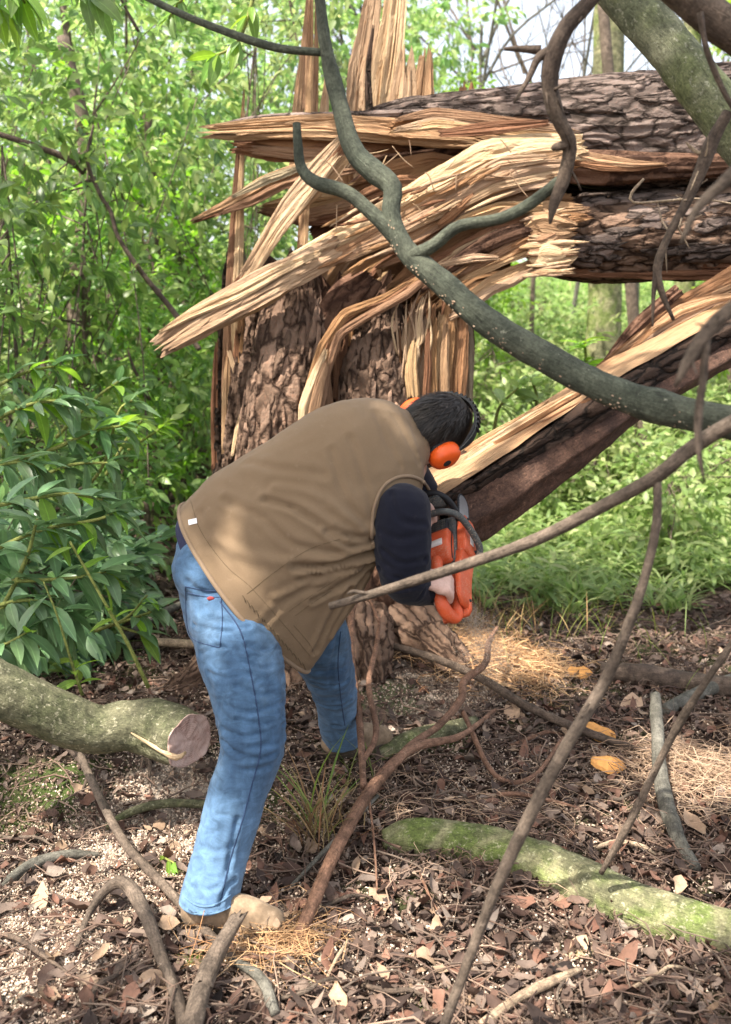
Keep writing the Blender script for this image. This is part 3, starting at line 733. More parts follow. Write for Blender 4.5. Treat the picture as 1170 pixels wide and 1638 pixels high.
Q([(520, 400, 4.28), (450, 432), (380, 470), (300, 505), (250, 535)], (10, 20, 22, 16, 5), 'wood_pale', .4)
Q([(560, 215, 4.4), (500, 285), (450, 350), (400, 430), (340, 495)], (20, 30, 28, 24, 8), 'wood_pale', .4)
Q([(575, 232, 4.45), (520, 290), (470, 345), (420, 415)], (12, 20, 14, 5), 'wood_tan', .4)
Q([(600, 262, 4.6), (520, 268), (440, 292), (370, 328), (300, 357)], (26, 34, 34, 28, 6), 'wood_tan', .6)
Q([(500, 262, 4.52), (430, 286), (370, 316)], (8, 16, 6), 'wood_grey', .5)
Q([(640, 300, 4.75), (560, 330), (480, 345), (410, 335)], (60, 64, 50, 14), 'wood_orange', .5)
Q([(700, 250, 4.8), (620, 280), (560, 320), (500, 380)], (50, 60, 60, 30), 'wood_dark', .5)
Q([(760, 262, 4.62), (690, 262), (620, 282), (560, 300)], (16, 34, 36, 12), 'wood_tan', .4)
Q([(720, 290, 4.55), (640, 290), (580, 315), (560, 340)], (14, 20, 22, 8), 'wood_orange', .4)
# strands under the fan, heading into the break
Q([(920, 320, 4.5), (840, 340), (760, 385), (680, 430), (620, 470)], (34, 44, 46, 44, 20), 'wood_orange', .5)
Q([(900, 345, 4.42), (820, 358), (750, 392), (690, 430), (640, 470), (610, 490)], (20, 26, 28, 26, 18, 8), 'wood_tan', .45)
Q([(870, 360, 4.38), (800, 380), (730, 420), (670, 470)], (16, 22, 18, 6), 'bark_red', .5)
Q([(870, 330, 4.36), (800, 332), (740, 352), (700, 380)], (14, 20, 16, 5), 'wood_tan', .4)
Q([(760, 310, 4.33), (720, 345), (700, 362)], (10, 16, 5), 'wood_orange', .4)
Q([(900, 375, 4.4), (860, 382), (820, 400), (760, 430), (720, 450)], (38, 44, 36, 24, 8), 'wood_tan', .4)
Q([(880, 412, 4.42), (840, 430), (780, 460), (730, 500), (690, 520)], (24, 28, 26, 22, 10), 'wood_pale', .45)
Q([(800, 412, 4.35), (760, 412), (720, 420), (690, 428)], (6, 14, 10, 4), 'wood_pale', .4)
Q([(820, 425, 4.7), (760, 440), (700, 480), (660, 520)], (70, 80, 70, 40), 'wood_dark', .5)
# serrated cross break in front of the lower log
Q([(835, 392, 4.40), (860, 388), (925, 380)], (60, 112, 96), 'wood_pale', .3, jag=(.15, .42), jf=40, ns=90)
Q([(838, 350, 4.42), (880, 345), (950, 338)], (30, 44, 30), 'wood_tan', .3, jag=(.15, .4), jf=30, ns=60)
for k in range(22):
    y = 330 + random.uniform(0, 112); x0 = 845 + random.uniform(-16, 22)
    Q([(x0, y + random.uniform(-4, 6), 4.36), (x0 + random.uniform(14, 30), y), (x0 + random.uniform(24, 90), y - random.uniform(-2, 8))], (2, random.uniform(4, 10), 2), random.choice(['wood_pale', 'wood_pale', 'wood_tan']), .6, ns=10, rough=.2)
for k in range(26):
    x = random.uniform(560, 900); y = 235 + (900 - x) * .30 + random.uniform(-10, 90)
    L = random.uniform(30, 110); an = random.uniform(.25, .6)
    Q([(x, y, 4.31), (x - L * .5, y + L * .5 * an + random.uniform(-4, 4)), (x - L, y + L * an)], (2, 6, 2), random.choice(['wood_pale', 'wood_tan', 'wood_orange']), .7, ns=8, rough=.15)
for k in range(22):
    x = random.uniform(500, 840); y = random.uniform(240, 330); L = random.uniform(20, 60); an = random.uniform(-2.5, 2.5)
    Q([(x, y, 4.3), (x + L * .5 * math.cos(an), y + L * .5 * math.sin(an) + random.uniform(-8, 8)), (x + L * math.cos(an), y + L * math.sin(an))], (1.5, 2, 1), 'wood_pale', 1, ns=5, name='fibre', rough=.1)

# ---- the leaning split slab being cut
slab = empty('split_slab', at(760, 860, 3.5), 'thick split slab of trunk leaning down to the right hand side of the man, its pale top freshly torn', 'timber')
def profile_loft(name, path, prof_px, mat, sd_, amp=.012, n=150, parent=slab, fs=(3, 40)):
    """prof_px: list along profile; each entry list of (perp px up-left +, depth m) for the stations of the path"""
    Ps = crom(pathP(path), n); T = np.gradient(Ps, axis=0); T /= np.linalg.norm(T, axis=1)[:, None]
    A = np.cross(T, (0, 1, 0)); A /= np.linalg.norm(A, axis=1)[:, None]
    B = np.array([0, 1., 0]); cols = []
    st = np.linspace(0, 1, len(path))
    m = np.array([m_per_px(p) for p in Ps]); tt = np.linspace(0, 1, n)
    k = len(prof_px); L = np.linalg.norm(np.diff(Ps, axis=0), axis=1).sum()
    fine = 10; pp = []
    for pr in prof_px:
        a = np.interp(tt, st, [q[0] for q in pr]) * m; d = np.interp(tt, st, [q[1] for q in pr])
        pp.append(Ps + A * a[:, None] + B * d[:, None])
    G = []
    for i in range(k - 1):
        for f in np.arange(fine) / fine: G.append(pp[i] * (1 - f) + pp[i + 1] * f)
    G.append(pp[-1]); G = np.stack(G, 1)
    nm = G.shape[1]; gu = np.gradient(G, axis=1); gv = np.gradient(G, axis=0)
    N = np.cross(gu, gv); N /= np.linalg.norm(N, axis=2)[..., None] + 1e-9
    wd = np.cumsum(np.r_[0, np.linalg.norm(np.diff(G[n // 2], axis=0), axis=1)])
    U, W = np.meshgrid(wd, tt * L)
    d = amp * 2 * (fbm(U * fs[1], W * fs[0], 0, 4, sd_) - .5) + amp * 3 * (fbm(U * 8, W * 2.2, 2, 3, sd_ + 1) - .5)
    G = G + N * d[..., None]
    i = np.arange(n - 1)[:, None] * nm + np.arange(nm - 1)[None]
    F = np.stack([i, i + 1, i + nm + 1, i + nm], -1).reshape(-1, 4)
    return obj(name, G.reshape(-1, 3), F, M[mat], parent, np.stack([U, W], -1).reshape(-1, 2))
SP = [(715, 812, 3.30), (800, 760, 3.37), (900, 695, 3.48), (1000, 630, 3.6), (1100, 575, 3.75), (1200, 520, 3.9), (1350, 440, 4.1)]
E = lambda xs, ds: [(x, d) for x, d in zip(xs, ds)]
z7 = [0.] * 7
top_back = E([58, 54, 50, 47, 48, 50, 50], [.17] * 7)
top_front = E([28, 30, 30, 30, 34, 36, 36], [-.10] * 7)
profile_loft('torn_wood_face', SP, [top_back, top_front], 'wood_tan', 91, .011)
profile_loft('rotten_edge', SP, [E([30, 32, 32, 32, 36, 38, 38], [-.095] * 7), E([22, 22, 20, 20, 20, 20, 20], [-.13] * 7), E([6, 4, 0, -4, -4, -4, -4], [-.10] * 7)], 'bark_dark', 92, .016, fs=(9, 22))
profile_loft('rotten_face', SP, [E([12, 10, 6, 2, 2, 2, 2], [-.085] * 7), E([-30, -34, -30, -26, -24, -24, -24], [-.12] * 7), E([-72, -74, -62, -46, -40, -36, -34], [-.04] * 7), E([-80, -80, -66, -50, -42, -38, -36], [.10] * 7), top_back], 'crumbly', 93, .010, fs=(8, 30))
# lower end face
endp = [at(668, 772, 3.47), at(690, 792, 3.20), at(706, 812, 3.18), at(740, 850, 3.18), at(758, 878, 3.26), at(762, 882, 3.40)]
cen = at(716, 822, 3.29); V = np.array(endp + [cen]); T = [(i, i + 1, 6) for i in range(5)] + [(5, 0, 6)]
obj('sawn_end', V, None, M['wood_dark'], slab, V[:, :2] * 3, True, T)
ql = lambda *a, **k: splinter(slab, *a, **k)
ql([(1340, 420, 4.25), (1200, 455), (1100, 492, 4.1), (1010, 552, 4.0), (955, 588, 3.95)], (100, 84, 56, 26, 5), 'wood_orange', .25, jag=(0, .03))
ql([(1320, 470, 4.0), (1180, 500), (1090, 530, 3.9), (1000, 580, 3.82)], (60, 50, 38, 10), 'wood_tan', .3)
ql([(1200, 470, 3.95), (1120, 486), (1060, 520), (1010, 560)], (8, 26, 22, 5), 'wood_pale', .3)
ql([(1090, 460, 4.05), (1020, 520), (965, 580)], (20, 20, 5), 'bark_red', .4)
ql([(700, 757, 3.52), (760, 712), (820, 678), (880, 640)], (6, 12, 10, 3), 'wood_tan', .3, name='wood_strand')
ql([(730, 752, 3.42), (800, 705), (900, 645), (960, 612)], (3, 8, 9, 3), 'wood_orange', .3, name='wood_strand')
ql([(705, 765, 3.36), (770, 722, 3.4), (850, 672, 3.48), (930, 622, 3.56)], (10, 22, 20, 8), 'wood_pale', .2, name='wood_strand')
ql([(845, 690, 3.42), (900, 660), (960, 630)], (4, 8, 3), 'wood_orange', .3, name='wood_strand')

# ------------------------------------------------------------------ branches and sticks
def limbmesh(path, widths, sd_, knob=.10, ns=20, jag=(0, 0), step=.018, fine=0.03):
    Ps = pathP(path); R = pxR(Ps, widths); t2 = Tube(Ps, R)
    def disp(t, th, r):
        a = fbm(np.cos(th) * .9 + 3, np.sin(th) * .9 + 8, t * t2.L * 7, 3, sd_) - .5
        b = fbm(np.cos(th) * 3, np.sin(th) * 3, t * t2.L * 30, 3, sd_ + 2) - .5
        kn = vn(t * t2.L * 9, 0, 0, sd_ + 9); kn = np.maximum(0, kn - .72) * 1.3
        return r * (a * 2.2 * knob + b * fine * 4 + kn * knob * 6)
    return tmesh(t2, int(max(12, min(260, t2.L / step))), ns, disp, jag, seed=sd_)
def limb(parent, name, path, widths, mat, knob=.10, ns=20, jag=(0, 0), **kw):
    SEED[0] += 3
    V, F, uv, T = limbmesh(path, widths, SEED[0], knob, ns, jag)
    return obj(name, V, F, M[mat], parent, uv, True, T, **kw)
def branch(name, label, cat, mat, main, subs=(), group=None, mainname='stem', knob=.1, ns=20, jag=(0, 0), subname='side_twig'):
    if not subs:
        return limb(None, name, main[0], main[1], mat, knob, ns, jag, label=label, cat=cat, group=group)
    o = empty(name, pathP(main[0])[0], label, cat, group)
    limb(o, mainname, main[0], main[1], mat, knob, ns, jag)
    for s_ in subs: limb(o, s_[3] if len(s_) > 3 else subname, s_[0], s_[1], s_[2] if len(s_) > 2 else mat, knob, max(8, ns - 6))
    return o
big = branch('overhanging_branch', 'thick smooth grey-green branch sweeping from the top centre down to the right edge', 'branch', 'limb',
    ([(500, -90, 2.5), (512, 0, 2.5), (522, 80, 2.48), (545, 170, 2.45), (566, 240, 2.42), (600, 275, 2.4), (628, 300, 2.38), (626, 345, 2.36), (650, 400, 2.34), (705, 450, 2.3), (780, 515, 2.25), (870, 570, 2.2), (960, 618, 2.15), (1060, 652, 2.1), (1180, 678, 2.05), (1400, 720, 1.95), (2000, 860, 1.9)],
     (15, 17, 22, 27, 32, 36, 32, 30, 34, 40, 45, 48, 50, 52, 52, 54, 58)),
    [([(640, 385, 2.35), (600, 345, 2.36), (555, 308, 2.38), (505, 292, 2.4), (482, 268, 2.42), (477, 230, 2.43), (475, 198, 2.44)], (30, 24, 22, 20, 17, 15, 13), 'limb', 'side_branch'),
     ([(660, 410, 2.32), (695, 392, 2.3), (735, 362, 2.28), (800, 350, 2.26), (850, 325, 2.25), (895, 288, 2.23)], (22, 20, 19, 18, 18, 16), 'limb', 'side_branch'),
     ([(516, 84, 2.48), (440, 76, 2.52), (360, 50, 2.56), (290, 22, 2.6), (230, -8, 2.65), (150, -60, 2.7)], (12, 13, 12, 11, 11, 10), 'limb', 'side_branch')], knob=.07, ns=32)
# pale lenticels along the underside of the big branch
tb = Tube(pathP([(626, 345, 2.36), (650, 400, 2.34), (705, 450, 2.3), (780, 515, 2.25), (870, 570, 2.2), (960, 618, 2.15), (1060, 652, 2.1), (1180, 678, 2.05)]), [.5 * 31 * m_per_px(at(600, 400, 2.35)), .5 * 50 * m_per_px(at(900, 580, 2.15)), .5 * 52 * m_per_px(at(1100, 660, 2.05))])
k = 110; tt = rng.uniform(0, 1, k); th = rng.normal(2.45, .40, k)
tt[:60] = np.repeat(rng.uniform(0, 1, 12), 5) + rng.normal(0, .006, 60)
c = tb.pt(np.clip(tt, 0, 1), th, .0008); a1 = tb._i(tb.T, np.clip(tt, 0, 1)); nn = c - tb._i(tb.X, np.clip(tt, 0, 1)); nn /= np.linalg.norm(nn, axis=1)[:, None]; bb = np.cross(a1, nn)
MM = np.stack([a1, bb, nn], 2)
sp_t = (np.array([(-.5, -.4, -.3), (.5, -.4, -.3), (.5, .4, -.3), (-.5, .4, -.3), (-.35, -.25, .3), (.35, -.3, .3), (.3, .25, .3), (-.3, .3, .3)]), np.array([(4, 5, 6, 7), (0, 1, 5, 4), (1, 2, 6, 5), (2, 3, 7, 6), (3, 0, 4, 7)]), np.zeros((8, 2)))
V, F, uv, T = batch(sp_t, c, MM, rng.uniform(.0014, .005, (k, 1)) * np.array([[1.2, .9, .7]]))
obj('lenticels', V, F, M['straw'], big, uv, False, T, kind='stuff')

branch('leaning_mossy_trunk', 'pale green lichened tree limb crossing the top right corner diagonally', 'trunk', 'mossylimb',
    ([(900, -110, 2.9), (985, -20, 2.85), (1060, 62, 2.8), (1130, 150, 2.75), (1230, 270, 2.7), (1400, 430, 2.65), (1800, 900, 2.6)], (66, 68, 70, 74, 80, 86, 96)), ns=48, knob=.05)
branch('dark_limb', 'short thick dark limb poking into the very top right corner', 'branch', 'twig_dark',
    ([(900, -190, 2.2), (1110, 5, 2.2), (1190, 62, 2.2), (1300, 130, 2.2)], (52, 56, 62, 70)), ns=28)
branch('crooked_dead_branch', 'crooked brown dead branch hanging down from the top edge in front of the fallen trunk', 'branch', 'twig_dark',
    ([(990, -60, 2.15), (945, 0, 2.15), (905, 45, 2.15), (884, 95, 2.16), (880, 140, 2.17), (893, 190, 2.18), (912, 230, 2.2), (902, 285, 2.22), (886, 325, 2.22), (880, 358, 2.22)], (22, 24, 27, 30, 25, 23, 24, 22, 17, 4)),
    [([(890, 78, 2.16), (862, 92), (846, 125), (822, 165)], (19, 14, 10, 4)), ([(865, 80, 2.17), (830, 78), (806, 78)], (14, 9, 4)),
     ([(905, 232, 2.2), (888, 236), (884, 240)], (16, 12, 6))], knob=.16)
branch('hanging_dead_twig', 'grey peeling dead branch hanging by the right edge below the lichened limb', 'branch', 'twig_dark',
    ([(1165, 180, 2.3), (1140, 225), (1118, 280), (1095, 330), (1068, 380), (1052, 430), (1060, 470), (1078, 512)], (17, 18, 16, 15, 13, 14, 10, 5)),
    [([(1052, 430, 2.3), (1046, 470), (1044, 522)], (12, 7, 3)), ([(1140, 225, 2.3), (1122, 245), (1105, 235), (1098, 228)], (10, 6, 5, 3), 'twig_pale')], knob=.18)
branch('thin_hanging_twig', 'thin dark twig dangling from the dark limb at the top right', 'twig', 'twig_dark',
    ([(1120, 20, 2.1), (1128, 70), (1142, 110), (1160, 150), (1190, 200)], (9, 9, 10, 9, 8)), ns=10)
branch('wispy_twig', 'fine pale wispy twig arching across the cracked lower bark of the fallen trunk', 'twig', 'twig_pale',
    ([(1030, 286, 3.2), (1010, 310), (1014, 324), (1060, 322), (1120, 318), (1190, 330)], (4, 5, 4, 4, 3, 3)), ns=8)
branch('blurred_near_branch', 'reddish branch crossing behind the dead twig at the right edge', 'branch', 'twig',
    ([(1220, 230, 1.5), (1160, 290), (1115, 335), (1090, 390)], (28, 20, 14, 6)), ns=16)
branch('forked_near_twig', 'forked brown twig pointing straight down beside the right end of the thick branch', 'twig', 'twig',
    ([(1260, 420, 1.45), (1190, 478), (1140, 520), (1105, 570), (1080, 620)], (20, 22, 23, 18, 5)),
    [([(1130, 530, 1.45), (1126, 600), (1118, 660), (1118, 720), (1128, 775)], (17, 13, 12, 9, 3), 'twig')])
branch('diagonal_branch', 'long thin grey-brown branch running from the right edge to a broken tip over the vest', 'branch', 'twig',
    ([(1900, 330, 1.7), (1400, 560, 1.75), (1180, 672, 1.85), (1100, 722, 1.9), (1050, 762, 1.92), (960, 812, 1.98), (860, 862, 2.03), (760, 898, 2.08), (660, 930, 2.12), (580, 955, 2.16), (528, 970, 2.18)], (34, 30, 26, 24, 22, 20, 19, 18, 16, 14, 12)),
    [([(592, 950, 2.15), (566, 946), (556, 950)], (6, 6, 3)), ([(1052, 765, 1.92), (1050, 840, 1.9), (1030, 930, 1.88), (1002, 1010), (965, 1095), (900, 1205, 1.85), (840, 1320, 1.84), (790, 1430), (752, 1530), (712, 1640, 1.82), (680, 1760, 1.8)], (12, 14, 15, 17, 19, 20, 21, 19, 17, 17, 17), 'twig', 'hanging_twig')], ns=18)
branch('right_leaning_twig', 'slender grey twig slanting up to the right edge over the leaf litter', 'twig', 'twig',
    ([(962, 1396, 2.45), (1000, 1330, 2.4), (1040, 1250, 2.35), (1085, 1160, 2.3), (1140, 1075, 2.25), (1220, 960, 2.2)], (9, 11, 12, 12, 11, 10)),
    [([(1048, 1240, 2.35), (1062, 1205), (1075, 1180)], (6, 5, 4))], ns=10)

SL = ['dark stick in the litter at the lower left edge', 'dark stick slanting up beside the left foot of the arched root', 'brown stick by the left edge under the cut log', 'brown stick crossing the litter at the bottom left of the middle', 'dark stick lying near the bottom edge below the middle', 'brown stick just right of the lower part of the red root', 'thin reddish stick lying above the mossy log', 'short brown stick beside the slanting grey twig', 'brown stick behind the right end of the mossy log', 'steep brown twig at the bottom under the mossy log', 'pale curved stick in the bottom right litter', 'thin steep twig above the left end of the mossy log', 'thin reddish twig under the left end of the mossy log', 'dark stick standing under the middle of the cut log', 'dark stick propped under the sawn end of the cut log', "pale broken stick just above the mossy log's bend", 'reddish stick by the long dark branch', 'pale short stick right of the foot of the red root']
def stubs(o, path, n, seed, L=(.02, .07), r=.0025, mat='twig'):
    g = np.random.default_rng(seed); t2 = Tube(pathP(path), [.01] * len(path))
    for k in range(n):
        t = g.uniform(.05, .95); p = t2._i(t2.X, np.array(t)); d = t2._i(t2.T, np.array(t)) * g.choice([-1, 1]) * .6 + g.normal(0, .6, 3); d /= np.linalg.norm(d); l_ = g.uniform(*L)
        q = [p, p + d * l_ * .5, p + d * l_ + g.normal(0, l_ * .15, 3)]; V, F, uv, T = tmesh(Tube(q, [r * 1.3, r, r * .5], N=20), 8, 6, lambda t, th, rr: rr * .3 * (fbm(t * 5, th, 0, 2, k) - .5)); obj('snapped_twig', V, F, M[mat], o, uv, True, T)
dead = [o for o in bpy.data.objects if o.get('category') in ('branch', 'twig') and o.type == 'EMPTY']
for o in dead:
    if o.name == 'crooked_dead_branch': stubs(o, [(945, 0, 2.15), (905, 45, 2.15), (884, 95, 2.16), (880, 140, 2.17), (893, 190, 2.18), (912, 230, 2.2), (902, 285, 2.22)], 10, 1, (.03, .09), .003, 'twig_dark')
    if o.name == 'hanging_dead_twig': stubs(o, [(1165, 180, 2.3), (1140, 225), (1118, 280), (1095, 330), (1068, 380), (1052, 430), (1060, 470)], 12, 2, (.02, .09), .002, 'twig_pale')
    if o.name == 'diagonal_branch': stubs(o, [(1180, 672, 1.85), (1050, 762, 1.92), (960, 812, 1.98), (860, 862, 2.03), (760, 898, 2.08), (660, 930, 2.12)], 7, 3, (.008, .025), .002); stubs(o, [(1050, 840, 1.9), (1002, 1010, 1.86), (900, 1205, 1.85), (790, 1430, 1.83)], 7, 4, (.008, .03), .002)
    if o.name == 'forked_near_twig': stubs(o, [(1190, 478, 1.45), (1140, 520, 1.45), (1105, 570, 1.45)], 4, 5, (.01, .04), .002)
    if o.name == 'overhanging_branch': stubs(o, [(545, 170, 2.45), (628, 300, 2.38), (705, 450, 2.3), (870, 570, 2.2), (1060, 652, 2.1)], 7, 6, (.025, .04), .004, 'limb')
def gpath(pts):   # points lying on the ground: (px, py, lift)
    out = []
    for p in pts:
        g = ground(p[0], p[1]); g[2] += p[2] if len(p) > 2 else .01
        out.append(g)
    return out
def glimb(parent, name, pts, widths, mat, knob=.1, ns=16, jag=(0, 0), sink=0.25, **kw):
    Ps = gpath(pts); R = pxR(Ps, widths)
    if sink: Ps = [p + np.array([0, 0, r * (1 - sink)]) for p, r in zip(Ps, R)]
    SEED[0] += 3; sd_ = SEED[0]; t2 = Tube(Ps, R)
    def disp(t, th, r):
        a = fbm(np.cos(th) * .9 + 3, np.sin(th) * .9 + 8, t * t2.L * 6, 3, sd_) - .5
        b = fbm(np.cos(th) * 3, np.sin(th) * 3, t * t2.L * 30, 3, sd_ + 2) - .5
        return r * (a * 3 * knob + b * .22)
    V, F, uv, T = tmesh(t2, int(max(10, min(200, t2.L / .014))), ns, disp, jag, seed=sd_)
    o = obj(name, V, F, M[mat], parent, uv, True, T, **kw); return o, t2
g5 = np.random.default_rng(8)
for k, (x, y, L_, an, wd, mt) in enumerate([(60, 1540, 150, .5, 9, 'twig_dark'), (180, 1590, 110, -.9, 10, 'twig_dark'), (30, 1350, 120, .2, 7, 'twig'), (500, 1590, 120, -.3, 8, 'twig'), (640, 1600, 130, .25, 9, 'twig_dark'), (560, 1450, 90, -.2, 7, 'twig'), (850, 1290, 160, .12, 8, 'twig_red'), (1010, 1290, 90, .5, 6, 'twig'), (1120, 1470, 110, -.4, 8, 'twig'),
                                       (900, 1600, 120, 1.2, 6, 'twig'), (1060, 1580, 130, -.25, 7, 'twig_pale'), (750, 1300, 110, .9, 5, 'twig'), (690, 1440, 80, 1.1, 5, 'twig_red'), (120, 1230, 90, 1.3, 9, 'twig_dark'), (235, 1225, 70, 1.5, 8, 'twig_dark'), (1000, 1370, 100, .1, 9, 'twig_pale'), (860, 1190, 90, -.2, 7, 'twig_red'), (540, 1540, 70, -1.1, 6, 'twig_pale')]):
    ca, sa = math.cos(an) * L_ / 2, math.sin(an) * L_ / 2; j = g5.normal(0, 7, 4)
    glimb(None, 'fallen_stick', [(x - ca, y - sa, .012), (x - ca * .3 + j[0], y - sa * .3 + j[1], .03), (x + ca * .4 + j[2], y + sa * .4 + j[3], .03), (x + ca, y + sa, .012)], (wd * .8, wd, wd * .8, wd * .4), mt, .2, 8, label=SL[k], cat='stick', group='short sticks in the leaf litter')
glimb(None, 'mossy_log', [(612, 1352, .02), (660, 1350, .02), (760, 1362, .02), (860, 1392, .02), (960, 1438, .02), (1060, 1480, .02), (1180, 1512, .02), (1400, 1560, .02)], (30, 62, 68, 76, 80, 82, 84, 90), 'mossy', .05, 48, (.0, 0), 0,
      label='bright mossy green log lying across the lower right of the ground', cat='log')
# the sawn log on the left
lg = empty('cut_log', ground(150, 1230), 'grey-green log entering from the left edge with a pinkish sawn end beside the jeans', 'log')
Pl = [at(-160, 1010, 2.75), at(-20, 1092, 2.78), at(60, 1132, 2.82), at(150, 1165, 2.88), at(205, 1160, 2.91), at(250, 1164, 2.90), at(302, 1184, 2.80)]
t2 = Tube(Pl, [(r, r) for r in pxR(Pl, (84, 84, 82, 76, 82, 96, 88))])
dl = lambda t, th, r: r * (.34 * (fbm(np.cos(th) + 3, np.sin(th) + 2, t * 7, 3, 5) - .5) + .05 * (fbm(np.cos(th) * 5, np.sin(th) * 5, t * 60, 3, 6) - .5))
V, F, uv, T = tmesh(t2, 160, 72, dl, cap=False); obj('bark_covering', V, F, M['greylog'], lg, uv, True)
ring0 = V.reshape(160, 73, 3)[-1, :72]; ctr = ring0.mean(0); tn = t2.T[-1]; rg = [ring0]
for q in (.985, .93, .8, .65, .5, .35, .2, .08):
    a_ = np.linspace(0, 2 * PI, 72, endpoint=False); dz = .016 * (fbm(np.cos(a_) * q * 5 + 7, np.sin(a_) * q * 5, 0, 4, 12) - .5)
    rg.append(ctr + (ring0 - ctr) * q + tn * (dz + (.004 if q > .95 else .002))[:, None])
rg.append((ctr)[None]); V = np.vstack(rg); a = np.arange(72); b = (a + 1) % 72; n_ = 8
F = np.vstack([np.stack([a + k * 72, b + k * 72, b + (k + 1) * 72, a + (k + 1) * 72], 1) for k in range(n_)]); T = np.stack([a + n_ * 72, b + n_ * 72, a * 0 + (n_ + 1) * 72], 1)
uvq = np.stack([(V - ctr) @ t2.A[-1], (V - ctr) @ t2.B[-1]], 1)
obj('sawn_end', V, F, M['cut_face'], lg, uvq, True, T)
limb(lg, 'torn_bark_strip', [(210, 1172, 2.80), (236, 1188, 2.78), (262, 1203, 2.745), (284, 1212, 2.70), (297, 1203, 2.69)], (2, 6, 8, 10, 5), 'wood_pale', .3, 8)

def stick(name, label, cat, pts, widths, mat, ns=10, **k): return glimb(None, name, pts, widths, mat, k.pop('knob', .14), ns, k.pop('jag', (0, .0)), k.pop('sink', .3), label=label, cat=cat, **k)[0]
stick('long_stick', 'long straight pale brown stick running from the cut log down past the near boot', 'stick', [(72, 1164, .20), (120, 1245, .14), (190, 1362, .06), (260, 1432, .03), (345, 1525, .03), (400, 1572, .01), (440, 1640, .01)], (11, 12, 14, 15, 15, 14, 12), 'twig', 12)
stick('ground_branch', 'long dark grey branch lying behind the far boot, running right to the upright grey stick', 'branch', [(460, 1046, .10), (560, 1056, .10), (660, 1078, .10), (760, 1112, .08), (850, 1156, .05), (960, 1198, .04), (1042, 1216, .02)], (10, 11, 12, 14, 14, 13, 10), 'twig_dark', 12)
stick('back_stick', 'dull tan stick on the soil behind the knees of the jeans', 'stick', [(252, 1046, .05), (330, 1050, .05), (440, 1047, .05), (470, 1044, .05)], (13, 14, 10, 8), 'twig_pale', 10)
rb = empty('red_root', ground(600, 1400), 'long reddish-brown root leaning up from the leaf litter left of the mossy log', 'root')
glimb(rb, 'main_root', [(466, 1538, .0), (500, 1480, .05), (545, 1400, .10), (600, 1322, .14), (660, 1268, .16), (735, 1236, .14), (792, 1188, .14)], (20, 22, 21, 19, 15, 10, 5), 'twig_red', .12, 16, (0, 0), .3)
glimb(rb, 'rootlet', [(600, 1322, .14), (650, 1268, .17), (700, 1228, .17), (736, 1190, .19), (742, 1165, .21), (775, 1138, .22), (780, 1108, .24), (794, 1088, .26)], (9, 11, 12, 12, 12, 11, 9, 5), 'twig_red', .15, 10, (0, 0), 0)
glimb(rb, 'rootlet', [(740, 1200, .16), (790, 1258, .05), (850, 1256, .03), (900, 1210, .08)], (9, 9, 8, 5), 'twig_red', .15, 8, (0, 0), 0)
glimb(rb, 'rootlet', [(582, 1330, .16), (575, 1240, .22), (563, 1160, .30), (566, 1090, .36), (590, 1078, .36), (606, 1104, .32)], (11, 12, 11, 10, 7, 4), 'twig_red', .12, 10, (0, 0), 0)
glimb(rb, 'rootlet', [(578, 1300, .18), (602, 1262, .22), (590, 1205, .28), (602, 1140, .30), (608, 1098, .32)], (9, 10, 9, 8, 4), 'twig_red', .12, 8, (0, 0), 0)
glimb(rb, 'rootlet', [(588, 1330, .15), (598, 1375, .08), (604, 1440, .02)], (5, 4, 3), 'twig_red', .12, 6, (0, 0), 0)
stick('grey_curved_stick', 'smooth grey curved stick standing up at the right with a broken top', 'stick', [(1046, 1168, .14), (1050, 1230, .10), (1060, 1300, .06), (1082, 1352, .02), (1112, 1396, .0)], (16, 21, 23, 24, 20), 'twig_grey', 16)
stick('dark_log', 'dark half-buried log on the litter at the right edge beyond the twigs', 'log', [(960, 1082, .0), (1020, 1094), (1080, 1104), (1140, 1112), (1240, 1120)], (26, 34, 36, 34, 34), 'twig_dark', 20)
stick('grey_stub', 'short grey stub of branch at the right edge behind the slanting twig', 'stick', [(1062, 1144, .0), (1110, 1126, .02), (1180, 1102, .03)], (20, 22, 22), 'twig_grey', 14)
stick('arched_root', 'arched brown root curling out of the ground below the near boot', 'root', [(115, 1540, .0), (150, 1480, .05), (195, 1462, .09), (232, 1500, .07), (262, 1560, .03), (290, 1640, .02), (300, 1700, .0)], (6, 13, 18, 20, 19, 20, 20), 'twig', 18, knob=.35)
stick('cut_root', 'stout brown root rising from the bottom edge to a broken orange end near the boot', 'root', [(300, 1690, .0), (322, 1625, .04), (350, 1572, .07), (392, 1516, .11)], (36, 33, 28, 20), 'twig', 18, jag=(0, .12), knob=.28)
stick('tan_stick', 'straight yellow-tan stick at the bottom edge below the mossy log', 'stick', [(770, 1650, .01), (830, 1612, .02), (890, 1588, .03), (928, 1570, .03)], (15, 16, 15, 8), 'twig_pale', 10)
stick('forked_grey_stick', 'dull grey stick going off the bottom edge between the root and the red root', 'stick', [(372, 1555, .03), (420, 1590, .03), (440, 1640, .02)], (12, 18, 18), 'twig_grey', 10)
stick('left_mossy_root', 'moss-covered root running along the ground under the cut log', 'root', [(170, 1335, .02), (210, 1316, .03), (270, 1302, .03), (350, 1300, .02)], (10, 13, 14, 12), 'mossy', 12)
stick('left_grey_root', 'low grey root at the left edge in the scattered sawdust', 'root', [(-10, 1432, .0), (50, 1400, .02), (110, 1382, .02), (160, 1370, .0)], (14, 18, 16, 8), 'twig_grey', 12)
stick('slender_cross_twig', 'thin straight twig crossing just left of the red root above the boot toe', 'twig', [(468, 1428, .02), (520, 1386, .05), (560, 1358, .08), (605, 1318, .1)], (6, 7, 7, 5), 'twig_grey', 8)
